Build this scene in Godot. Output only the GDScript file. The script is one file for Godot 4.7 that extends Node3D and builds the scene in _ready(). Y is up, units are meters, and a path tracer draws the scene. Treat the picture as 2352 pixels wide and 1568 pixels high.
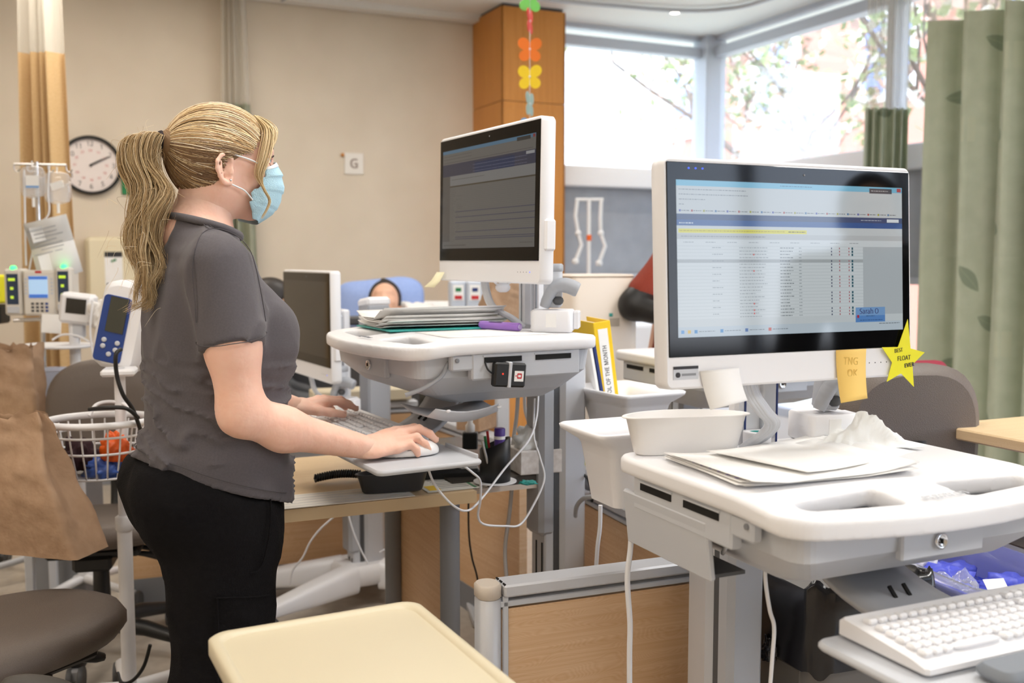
extends Node3D
# A hospital unit: a nurse at a computer cart, other carts, beds and windows round her.

const F := 2287.0
const EYE := 1.32
const PITCH := 4.7
const ROOM := 25.0
var M := {}
var names := {}
var rng := RandomNumberGenerator.new()
var unit_box: Mesh

# ---------- mesh builder ----------
class MB:
	var st := SurfaceTool.new()
	var xf := Transform3D.IDENTITY
	var grp := 0
	func _init(smooth := true) -> void:
		st.begin(Mesh.PRIMITIVE_TRIANGLES)
		grp = 0 if smooth else 4294967295
		st.set_smooth_group(grp)
	func flat() -> MB:
		grp = 4294967295
		st.set_smooth_group(4294967295)
		return self
	func smooth(g := 0) -> MB:
		grp = g
		st.set_smooth_group(g)
		return self
	func tri(a: Vector3, b: Vector3, c: Vector3) -> void:
		st.add_vertex(xf * a); st.add_vertex(xf * c); st.add_vertex(xf * b)
	func quad(a: Vector3, b: Vector3, c: Vector3, d: Vector3) -> void:
		tri(a, b, c); tri(a, c, d)
	func quad_uv(a: Vector3, b: Vector3, c: Vector3, d: Vector3, r := Rect2(0, 0, 1, 1)) -> void:
		# a bottom left, b bottom right, c top right, d top left
		var p := [a, b, c, d]
		var t := [Vector2(r.position.x, r.end.y), r.end, Vector2(r.end.x, r.position.y), r.position]
		for i in [0, 2, 1, 0, 3, 2]:
			st.set_uv(t[i]); st.add_vertex(xf * (p[i] as Vector3))
	func box(c: Vector3, s: Vector3, bev := 0.0, turn := Basis.IDENTITY) -> MB:
		flat()
		var h := s / 2.0
		bev = minf(bev, minf(h.x, minf(h.y, h.z)) * 0.95)
		var q := func(x: float, y: float, z: float) -> Vector3: return c + turn * Vector3(x, y, z)
		var i := h - Vector3.ONE * bev
		# faces
		for k in 3:
			for sg in [-1.0, 1.0]:
				var pts: Array[Vector3] = []
				for e in [[-1, -1], [1, -1], [1, 1], [-1, 1]]:
					var v := Vector3.ZERO
					v[k] = sg * h[k]
					v[(k + 1) % 3] = e[0] * i[(k + 1) % 3]
					v[(k + 2) % 3] = e[1] * i[(k + 2) % 3]
					pts.append(c + turn * v)
				if sg > 0: quad(pts[0], pts[1], pts[2], pts[3])
				else: quad(pts[3], pts[2], pts[1], pts[0])
		if bev > 0.0:
			for k in 3:
				var a := (k + 1) % 3
				var b := (k + 2) % 3
				for sa in [-1.0, 1.0]:
					for sb in [-1.0, 1.0]:
						var v := []
						for e in [[-1, 0], [1, 0], [1, 1], [-1, 1]]:
							var w := Vector3.ZERO
							w[k] = e[0] * i[k]
							w[a] = sa * (h[a] if e[1] == 0 else i[a])
							w[b] = sb * (i[b] if e[1] == 0 else h[b])
							v.append(c + turn * w)
						if sa * sb < 0: quad(v[0], v[1], v[2], v[3])
						else: quad(v[3], v[2], v[1], v[0])
			for sx in [-1.0, 1.0]:
				for sy in [-1.0, 1.0]:
					for sz in [-1.0, 1.0]:
						var x: Vector3 = q.call(sx * h.x, sy * i.y, sz * i.z)
						var y: Vector3 = q.call(sx * i.x, sy * h.y, sz * i.z)
						var z: Vector3 = q.call(sx * i.x, sy * i.y, sz * h.z)
						if sx * sy * sz > 0: tri(x, y, z)
						else: tri(x, z, y)
		return self
	# rings of equal length, joined; closed round each ring
	func loft(rings: Array, caps := true, around := true, soft_caps := false) -> MB:
		var n: int = rings[0].size()
		for r in rings.size() - 1:
			var p: PackedVector3Array = rings[r]
			var w: PackedVector3Array = rings[r + 1]
			for k in (n if around else n - 1):
				var l := (k + 1) % n
				quad(p[k], p[l], w[l], w[k])
		if caps:
			if grp == 0 and not soft_caps: st.set_smooth_group(5)
			for e in 2:
				var p: PackedVector3Array = rings[0 if e == 0 else rings.size() - 1]
				var m := Vector3.ZERO
				for v in p: m += v / n
				for k in n:
					if e == 0: tri(m, p[(k + 1) % n], p[k])
					else: tri(m, p[k], p[(k + 1) % n])
			st.set_smooth_group(grp)
		return self
	func tube(pts: Array, r, sides := 8, caps := true, flat_by := 1.0) -> MB:
		# r: a number or an array of radii
		var rings := []
		var up := Vector3.UP
		var t0: Vector3 = (pts[1] - pts[0]).normalized()
		if absf(t0.dot(up)) > 0.95: up = Vector3.RIGHT
		var side: Vector3 = t0.cross(up).normalized()
		for i in pts.size():
			var t: Vector3 = (pts[mini(i + 1, pts.size() - 1)] - pts[maxi(i - 1, 0)]).normalized()
			side = (side - t * side.dot(t)).normalized()
			var o := side.cross(t)
			var rr: float = r[i] if r is Array or r is PackedFloat32Array else r
			var ring := PackedVector3Array()
			for k in sides:
				var a := TAU * k / sides
				ring.append(pts[i] + side * cos(a) * rr - o * sin(a) * rr * flat_by)
			rings.append(ring)
		return loft(rings, caps)
	func rod(a: Vector3, b: Vector3, r := 0.01, r2 := -1.0, sides := 10) -> MB:
		return tube([a, b], [r, r if r2 < 0 else r2], sides)
	func lathe(profile: Array, segs := 24, at := Transform3D.IDENTITY, caps := true) -> MB:
		var rings := []
		for p in profile:
			var ring := PackedVector3Array()
			for k in segs:
				var a := -TAU * k / segs
				ring.append(at * Vector3(p.x * cos(a), p.y, p.x * sin(a)))
			rings.append(ring)
		return loft(rings, caps)
	# outline in x,z (as Vector2), extruded in y, edges bevelled by bev
	func slab(poly: PackedVector2Array, y0: float, y1: float, bev := 0.0, at := Transform3D.IDENTITY) -> MB:
		if Geometry2D.is_polygon_clockwise(poly):
			poly = poly.duplicate(); poly.reverse()
		var n := poly.size()
		var inner := PackedVector2Array()
		for k in n:
			var e1 := (poly[k] - poly[(k + n - 1) % n]).normalized()
			var e2 := (poly[(k + 1) % n] - poly[k]).normalized()
			var nn := (Vector2(-e1.y, e1.x) + Vector2(-e2.y, e2.x)).normalized()
			var c := maxf(0.4, nn.dot(Vector2(-e1.y, e1.x)))
			inner.append(poly[k] + nn * bev / c)
		var levels := [[poly, y0], [poly, y1]] if bev <= 0.0 else [[inner, y0], [poly, y0 + bev], [poly, y1 - bev], [inner, y1]]
		var rings := []
		for l in levels:
			var ring := PackedVector3Array()
			for k in n: ring.append(at * Vector3(l[0][n - 1 - k].x, l[1], l[0][n - 1 - k].y))
			rings.append(ring)
		loft(rings, false)
		var ids := Geometry2D.triangulate_polygon(inner if bev > 0.0 else poly)
		var cap := inner if bev > 0.0 else poly
		var g := [y0, y1]
		if grp == 0: st.set_smooth_group(6)
		for e in 2:
			for t in range(0, ids.size(), 3):
				var a := at * Vector3(cap[ids[t]].x, g[e], cap[ids[t]].y)
				var b := at * Vector3(cap[ids[t + 1]].x, g[e], cap[ids[t + 1]].y)
				var c := at * Vector3(cap[ids[t + 2]].x, g[e], cap[ids[t + 2]].y)
				var up := (at.basis.y * (1.0 if e == 1 else -1.0))
				if (b - a).cross(c - a).dot(up) > 0: tri(a, b, c)
				else: tri(a, c, b)
		st.set_smooth_group(grp)
		return self
	func ball(c: Vector3, r: Vector3, seg := 16, turn := Basis.IDENTITY) -> MB:
		var rings := []
		var rows := maxi(6, seg / 2)
		for i in range(1, rows):
			var t := PI * i / rows - PI / 2
			var ring := PackedVector3Array()
			for k in seg:
				var a := -TAU * k / seg
				ring.append(c + turn * (Vector3(cos(a) * cos(t), sin(t), sin(a) * cos(t)) * r))
			rings.append(ring)
		return loft(rings, true, true, true)
	# a sheet from a grid of points rows x columns, with thickness t
	func sheet(rows: Array, t := 0.0) -> MB:
		for i in rows.size() - 1:
			for k in rows[i].size() - 1:
				quad(rows[i][k], rows[i][k + 1], rows[i + 1][k + 1], rows[i + 1][k])
		if t > 0.0:
			var n: Vector3 = (rows[0][1] - rows[0][0]).cross(rows[1][0] - rows[0][0]).normalized() * t
			for i in rows.size() - 1:
				for k in rows[i].size() - 1:
					quad(rows[i + 1][k] - n, rows[i + 1][k + 1] - n, rows[i][k + 1] - n, rows[i][k] - n)
			var last: int = rows.size() - 1
			for k in rows[0].size() - 1:
				quad(rows[0][k] - n, rows[0][k + 1] - n, rows[0][k + 1], rows[0][k])
				quad(rows[last][k], rows[last][k + 1], rows[last][k + 1] - n, rows[last][k] - n)
			for i in rows.size() - 1:
				var e: int = rows[i].size() - 1
				quad(rows[i + 1][0] - n, rows[i][0] - n, rows[i][0], rows[i + 1][0])
				quad(rows[i][e] - n, rows[i + 1][e] - n, rows[i + 1][e], rows[i][e])
		return self
	func done() -> ArrayMesh:
		st.generate_normals()
		return st.commit()

# ---------- naming and placing ----------
func numbered(called: String) -> String:
	var n: int = names.get(called, 0)
	names[called] = n + 1
	return called if n == 0 else "%s_%03d" % [called, n]

func thing(called: String, label: String, category: String, at := Vector3.ZERO, turn := 0.0, group := "") -> Node3D:
	var o := Node3D.new()
	o.name = numbered(called)
	add_child(o)
	o.position = at
	o.rotation_degrees.y = turn
	o.set_meta("label", label)
	o.set_meta("category", category)
	if group: o.set_meta("group", group)
	return o

func part(parent: Node, called: String, mb, mat: Material, label := "") -> MeshInstance3D:
	var o := MeshInstance3D.new()
	o.mesh = mb.done() if mb is MB else mb
	o.material_override = mat
	o.name = called
	parent.add_child(o, true)
	if label: o.set_meta("label", label)
	return o

func solo(called: String, label: String, category: String, mb, mat: Material, group := "", at := Vector3.ZERO, turn := 0.0) -> MeshInstance3D:
	var o := part(self, numbered(called), mb, mat)
	o.position = at
	o.rotation_degrees.y = turn
	o.set_meta("label", label)
	o.set_meta("category", category)
	if group: o.set_meta("group", group)
	return o

func structure(called: String, mb, mat: Material, at := Vector3.ZERO, turn := 0.0) -> MeshInstance3D:
	var o := part(self, called, mb, mat)
	o.position = at
	o.rotation_degrees.y = turn
	o.set_meta("kind", "structure")
	return o

func copy(o: Node3D, at: Vector3, turn: float, label: String) -> Node3D:
	var c: Node3D = o.duplicate()
	var base := String(o.name).rstrip("0123456789").rstrip("_")
	c.name = numbered(base)
	add_child(c)
	c.position = at
	c.rotation_degrees.y = turn
	c.set_meta("label", label)
	return c

# a point seen at x, y of the photograph at distance d in front of the lens, or at height h
func ray(x: float, y: float) -> Vector3:
	var p := deg_to_rad(PITCH)
	var v := (784.0 - y) / F
	return Vector3((x - 1176.0) / F, v * cos(p) - sin(p), -(cos(p) + v * sin(p)))
func pd(x: float, y: float, d: float) -> Vector3:
	var r := ray(x, y)
	return Vector3(0, EYE, 0) + r * (d / -r.z)
func ph(x: float, y: float, h: float) -> Vector3:
	var r := ray(x, y)
	return Vector3(0, EYE, 0) + r * ((h - EYE) / r.y)
# room axes: u runs along the back wall to the right, v towards the viewer
func rp(u: float, y: float, v: float) -> Vector3:
	return Basis(Vector3.UP, deg_to_rad(ROOM)) * Vector3(u, y, v)

func curve(pts: Array, steps := 8) -> Array:
	var out := []
	for i in pts.size() - 1:
		var a: Vector3 = pts[maxi(i - 1, 0)]
		var d: Vector3 = pts[mini(i + 2, pts.size() - 1)]
		for k in steps:
			out.append((pts[i] as Vector3).cubic_interpolate(pts[i + 1], a, d, float(k) / steps))
	out.append(pts[pts.size() - 1])
	return out

func rrect(w: float, d: float, r: float, seg := 5, c := Vector2.ZERO) -> PackedVector2Array:
	var out := PackedVector2Array()
	for q in 4:
		var o := Vector2(w / 2 - r, d / 2 - r) * Vector2([1, -1, -1, 1][q], [1, 1, -1, -1][q])
		for k in seg + 1:
			var a := PI / 2 * (q + float(k) / seg)
			out.append(c + o + Vector2(cos(a), sin(a)) * r)
	return out

func ring3(poly: PackedVector2Array, y: float, s := 1.0, c := Vector2.ZERO) -> PackedVector3Array:
	# ring for loft(), outside out when y rises
	var out := PackedVector3Array()
	for k in poly.size():
		var p := poly[poly.size() - 1 - k]
		out.append(Vector3(p.x * s + c.x, y, p.y * s + c.y))
	return out

func letters(parent: Node, text: String, size: float, at: Vector3, turn: Basis, mat: Material, bold := false, called := "lettering", serif := false) -> MeshInstance3D:
	var t := TextMesh.new()
	var f := SystemFont.new()
	f.font_names = PackedStringArray(["Droid Serif" if serif else "Droid Sans"])
	f.font_weight = 700 if bold else 400
	t.font = f
	t.text = text
	t.font_size = 32
	t.pixel_size = size / 32.0
	t.depth = 0.0006
	t.curve_step = 4.0
	var o := MeshInstance3D.new()
	o.mesh = t
	o.material_override = mat
	o.name = called
	parent.add_child(o, true)
	o.transform = Transform3D(turn, at)
	return o

# ---------- materials ----------
func mat(c: String, rough := 0.5, metal := 0.0) -> StandardMaterial3D:
	var m := StandardMaterial3D.new()
	m.albedo_color = Color(c)
	m.roughness = rough
	m.metallic = metal
	return m

func noise_tex(freq: float, a: String, b: String, size := 512, oct := 4, sd := 1, bumpy := 0.0) -> NoiseTexture2D:
	var n := FastNoiseLite.new()
	n.frequency = freq
	n.fractal_octaves = oct
	n.seed = sd
	n.noise_type = FastNoiseLite.TYPE_SIMPLEX_SMOOTH
	var t := NoiseTexture2D.new()
	t.width = size
	t.height = size
	t.seamless = true
	t.noise = n
	if bumpy > 0.0:
		t.as_normal_map = true
		t.bump_strength = bumpy
	else:
		var g := Gradient.new()
		g.set_color(0, Color(a))
		g.set_color(1, Color(b))
		t.color_ramp = g
	return t

func textured(tex: Texture2D, scale: Vector3, rough := 0.6, normal: Texture2D = null, depth := 1.0) -> StandardMaterial3D:
	var m := StandardMaterial3D.new()
	m.albedo_texture = tex
	m.roughness = rough
	m.uv1_triplanar = true
	m.uv1_scale = scale
	if normal:
		m.normal_enabled = true
		m.normal_texture = normal
		m.normal_scale = depth
	return m

func glow(c: String, power: float) -> StandardMaterial3D:
	var m := mat(c, 0.4)
	m.emission_enabled = true
	m.emission = Color(c)
	m.emission_energy_multiplier = power
	return m

func wood_tex(dark: String, light: String, sd: int, rings := 26.0) -> ImageTexture:
	# long grain along x
	var w := 512
	var h := 512
	var im := Image.create(w, h, false, Image.FORMAT_RGB8)
	var n := FastNoiseLite.new()
	n.seed = sd
	n.frequency = 0.01
	n.fractal_octaves = 3
	var a := Color(dark)
	var b := Color(light)
	for y in h:
		for x in w:
			var ax := TAU * x / w
			var px := cos(ax) * 26.0
			var pz := sin(ax) * 26.0
			var v := n.get_noise_3d(px, y * 0.9, pz)
			var g := absf(fposmod((v * 1.3 + y / float(h)) * rings, 1.0) - 0.5) * 2.0
			var fine := n.get_noise_3d(px * 1.5 + 90.0, y * 14.0, pz * 1.5)
			im.set_pixel(x, y, a.lerp(b, clampf(0.55 + 0.3 * g + 0.35 * fine, 0.0, 1.0)))
	return ImageTexture.create_from_image(im)

func make_materials() -> void:
	var fine := noise_tex(0.09, "", "", 256, 3, 5, 3.0)
	var weave := noise_tex(0.2, "", "", 256, 2, 8, 5.0)
	M.white = mat("e9e9ec", 0.42)
	M.white_gloss = mat("eeeef0", 0.22)
	M.pale = mat("c3c6cc", 0.45)
	M.grey = mat("a9acb2", 0.45)
	M.mid = mat("87898e", 0.5)
	M.dark = mat("4c4d50", 0.5)
	M.black = mat("151516", 0.45)
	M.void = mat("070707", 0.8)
	M.metal = mat("c4c4c6", 0.3, 0.85)
	M.alu = mat("c6c8cd", 0.42, 0.25)
	M.chrome = mat("d8d8da", 0.14, 1.0)
	M.screen_glass = mat("050506", 0.06)
	M.screen_glass.metallic_specular = 0.36
	M.wall = textured(noise_tex(0.02, "d3c6b3", "dbcfbd", 256, 3, 2), Vector3(0.4, 0.4, 0.4), 0.75)
	M.ceiling = textured(noise_tex(0.3, "dedbd6", "efede9", 256, 2, 3), Vector3(1.5, 1.5, 1.5), 0.9)
	M.floor = textured(noise_tex(0.05, "aea498", "c2b9ac", 512, 5, 4), Vector3(0.7, 0.7, 0.7), 0.28)
	var wt := wood_tex("c9996a", "e2bf98", 3)
	M.maple = textured(wt, Vector3(0.9, 1.6, 0.9), 0.42)
	M.maple_top = textured(wood_tex("c8aa80", "dcc29c", 9, 34.0), Vector3(0.9, 1.8, 1.8), 0.4)
	M.column = textured(wood_tex("b57228", "d39145", 7, 40.0), Vector3(0.9, 0.9, 0.9), 0.4)
	M.column.uv1_triplanar = false
	M.shirt = textured(noise_tex(0.05, "504c50", "5a565b", 256, 4, 12), Vector3(14, 14, 14), 0.92, weave, 0.2)
	M.shirt.uv1_world_triplanar = true
	M.shirt.rim_enabled = true
	M.shirt.rim = 0.25
	M.seam = mat("4c484c", 0.9)
	M.pants = textured(noise_tex(0.06, "0f0e10", "151416", 256, 3, 13), Vector3(4, 4, 4), 0.9, weave, 0.25)
	M.pants.metallic_specular = 0.25
	M.skin = textured(noise_tex(0.03, "ecb9a2", "f2c9b6", 256, 4, 14), Vector3(3, 3, 3), 0.5, fine, 0.15)
	M.skin.subsurf_scatter_enabled = true
	M.skin.subsurf_scatter_strength = 0.12
	M.skin2 = mat("dcae94", 0.55)
	M.hair = StandardMaterial3D.new()
	M.hair.vertex_color_use_as_albedo = true
	M.hair.roughness = 0.38
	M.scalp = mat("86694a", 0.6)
	M.darkhair = mat("1d1613", 0.5)
	M.mask_blue = textured(noise_tex(0.1, "a9d0e2", "b9dbe9", 256, 3, 15), Vector3(6, 6, 6), 0.8, weave, 0.3)
	M.mask_white = mat("e8eef2", 0.8)
	M.taupe = textured(noise_tex(0.2, "5a5049", "685d55", 256, 2, 16), Vector3(6, 6, 6), 0.55, weave, 0.25)
	M.kraft = textured(noise_tex(0.03, "9c7d62", "ae9074", 256, 5, 17), Vector3(3, 3, 3), 0.75, fine, 0.2)
	M.kraft_tape = mat("a67a52", 0.4)
	M.cream = mat("cfc4a8", 0.4)
	M.beige = mat("d5c9ae", 0.5)
	M.putty = mat("d6cabd", 0.5)
	M.navy = mat("1f3f86", 0.35)
	M.lcd = mat("3c3d34", 0.3)
	M.yellow = mat("f0c81e", 0.5)
	M.neon = mat("f0ea20", 0.6)
	M.neon.subsurf_scatter_enabled = false
	M.note = mat("f2ecc9", 0.75)
	M.orange_note = mat("f6cf74", 0.75)
	M.paper = textured(noise_tex(0.02, "efeeec", "f6f5f3", 256, 2, 18), Vector3(2, 2, 2), 0.85)
	M.tissue = mat("f2f4f4", 0.9)
	M.ink = mat("2b2b30", 0.6)
	M.inkblue = mat("23356f", 0.6)
	M.teal = mat("2f9a93", 0.45)
	M.purple = mat("9a6fc8", 0.4)
	M.violet = mat("4a2f86", 0.4)
	M.red = mat("c3262d", 0.5)
	M.maroon = mat("6e1f2a", 0.7)
	M.rust = textured(noise_tex(0.1, "7a2c1c", "8c3725", 256, 3, 19), Vector3(6, 6, 6), 0.9)
	M.orange = mat("e8641c", 0.4)
	M.blue_bin = mat("2b3fc4", 0.4)
	M.glove = mat("4a55c8", 0.5)
	M.pillow = textured(noise_tex(0.05, "8ea6de", "9db3e6", 256, 3, 20), Vector3(3, 3, 3), 0.85)
	M.linen = mat("eceae8", 0.9)
	M.binbag = mat("18171a", 0.22)
	M.bin_grey = mat("6d6a66", 0.5)
	M.green_sign = mat("167a45", 0.5)
	M.green_led = glow("3dff7a", 2.5)
	M.blue_led = glow("3a55ff", 2.0)
	M.red_led = glow("ff2a1a", 3.0)
	M.cable = mat("e3e4e8", 0.4)
	M.cable_grey = mat("b4b6ba", 0.45)
	M.glass = mat("f2f8ff", 0.02)
	M.glass.transparency = BaseMaterial3D.TRANSPARENCY_ALPHA
	M.glass.albedo_color.a = 0.06
	M.film = mat("eef2f8", 0.1)
	M.film.transparency = BaseMaterial3D.TRANSPARENCY_ALPHA
	M.film.albedo_color.a = 0.22
	M.net = mat("ddd8cc", 0.9)
	M.net.transparency = BaseMaterial3D.TRANSPARENCY_ALPHA
	M.net.albedo_color.a = 0.5
	M.tan_cloth = textured(noise_tex(0.08, "c6a474", "d4b588", 256, 3, 21), Vector3(4, 4, 4), 0.9)
	M.frame = mat("bcc1cb", 0.45, 0.1)
	M.spandrel = textured(noise_tex(0.02, "9a9ea6", "a5a9b1", 256, 3, 22), Vector3(1, 1, 1), 0.5)
	M.bark = mat("6e5f55", 0.9)
	M.brick_far = mat("b98272", 0.9)
	M.far_white = mat("e8e8e8", 0.8)
	M.far_pane = mat("7d93c4", 0.1)
	M.grass = mat("b9b9a6", 0.95)
	M.leafy = StandardMaterial3D.new()
	M.leafy.vertex_color_use_as_albedo = true
	M.leafy.roughness = 0.8
	M.curtain = leaf_curtain_material()

func leaf_curtain_material() -> StandardMaterial3D:
	var im := Image.create(512, 512, false, Image.FORMAT_RGB8)
	var n := FastNoiseLite.new()
	n.frequency = 0.02
	n.seed = 31
	for y in 512:
		for x in 512:
			var v := n.get_noise_2d(x, y) * 0.5 + (0.05 if (x / 2 + y / 3) % 3 == 0 else 0.0)
			im.set_pixel(x, y, Color("a3a894").lerp(Color("b4b8a5"), clampf(0.5 + v, 0, 1)))
	# printed leaves and faint rectangles
	var r := RandomNumberGenerator.new()
	r.seed = 4
	for i in 6:
		var c := Vector2(r.randi_range(40, 470), 40 + i * 84)
		var a := r.randf_range(-0.9, 0.9) + (PI if i % 2 else 0.0)
		for y in range(-34, 35):
			for x in range(-34, 35):
				var q := Vector2(x, y).rotated(-a)
				if absf(q.y) < 13.0 * (1.0 - pow(q.x / 32.0, 2.0)):
					im.set_pixel(posmod(int(c.x) + x, 512), posmod(int(c.y) + y, 512), Color("828b79") if absf(q.y) > 1.2 else Color("8b947f"))
	for i in 7:
		var c := Vector2i(r.randi_range(20, 440), r.randi_range(20, 440))
		for k in 2:
			im.fill_rect(Rect2i(c.x + k * 22, c.y, 15, 46), Color("b0b39e"))
	var m := StandardMaterial3D.new()
	m.albedo_texture = ImageTexture.create_from_image(im)
	m.roughness = 0.9
	m.backlight_enabled = true
	m.backlight = Color(0.45, 0.48, 0.38)
	return m

# ---------- camera, light, sky ----------
func _ready() -> void:
	rng.seed = 7
	var cam := Camera3D.new()
	cam.name = "camera"
	add_child(cam)
	cam.position = Vector3(0, EYE, 0)
	cam.rotation_degrees.x = -PITCH
	var lens := CameraAttributesPhysical.new()
	lens.frustum_focal_length = 35.0
	lens.frustum_focus_distance = 2.05
	lens.exposure_aperture = 3.5
	cam.attributes = lens
	cam.fov = 37.85
	cam.current = true
	var we := WorldEnvironment.new()
	we.name = "environment"
	var env := Environment.new()
	env.tonemap_mode = Environment.TONE_MAPPER_LINEAR
	env.tonemap_exposure = 1.0
	env.background_mode = Environment.BG_SKY
	var sky := Sky.new()
	var sm := ProceduralSkyMaterial.new()
	sm.sky_top_color = Color("b9d2f2")
	sm.sky_horizon_color = Color("eef4ff")
	sm.ground_bottom_color = Color("8a8c86")
	sm.ground_horizon_color = Color("c9cdd0")
	sm.sky_energy_multiplier = 2.6
	sm.ground_energy_multiplier = 0.9
	sky.sky_material = sm
	env.sky = sky
	env.sdfgi_enabled = true
	env.ssao_enabled = true
	env.ssil_enabled = true
	we.environment = env
	add_child(we)
	var sun := DirectionalLight3D.new()
	sun.name = "sun"
	sun.shadow_enabled = true
	sun.light_energy = 2.0
	sun.light_color = Color("fff3e0")
	sun.light_angular_distance = 0.6
	add_child(sun)
	sun.look_at_from_position(rp(-5, 9, 5), rp(0, 0, 0))
	make_materials()
	# ceiling lights: a glowing panel and a light of its size under each
	for p in [[0.2, -4.9, 3.0, "fff3e4", "over the clock wall"], [1.9, -4.3, 3.4, "fffaf3", "over the patient bed"], [-1.6, -2.0, 3.6, "fff5e8", "over the office chairs"], [0.7, -1.9, 2.9, "fffaf3", "over the nurse"], [2.9, -1.5, 5.8, "fffcf8", "over the near cart"], [0.7, 0.9, 3.0, "fffaf3", "behind the viewer"], [2.9, 1.2, 4.6, "fffcf8", "by the side windows"], [-1.6, 1.0, 2.8, "fff5e8", "in the rear left corner"]]:
		ceiling_light(p[0], p[1], p[2], p[3], p[4])
	build_room()
	build_outside()
	build_figures()
	build_carts()
	build_centre()
	build_left()
	build_right()
	build_back()

func ceiling_light(u: float, v: float, power: float, tint: String, where: String) -> void:
	var t := thing("ceiling_light", "recessed white ceiling light panel " + where, "light", rp(u, 2.92, v), ROOM, "ceiling light panels")
	part(t, "frame", MB.new().box(Vector3(0, -0.004, 0.3), Vector3(1.24, 0.012, 0.03)).box(Vector3(0, -0.004, -0.3), Vector3(1.24, 0.012, 0.03)).box(Vector3(0.605, -0.004, 0), Vector3(0.03, 0.012, 0.6)).box(Vector3(-0.605, -0.004, 0), Vector3(0.03, 0.012, 0.6)), M.white)
	part(t, "light_diffuser", MB.new().box(Vector3(0, 0.0, 0), Vector3(1.18, 0.008, 0.57)), glow(tint, 2.2))
	var l := AreaLight3D.new()
	l.name = "lamp_light"
	l.area_size = Vector2(1.15, 0.55)
	l.light_energy = power * 0.7
	l.light_color = Color(tint)
	l.area_range = 20.0
	l.area_attenuation = 2.0
	l.shadow_enabled = true
	t.add_child(l)
	l.position.y = -0.02
	l.rotation_degrees.x = -90

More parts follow.
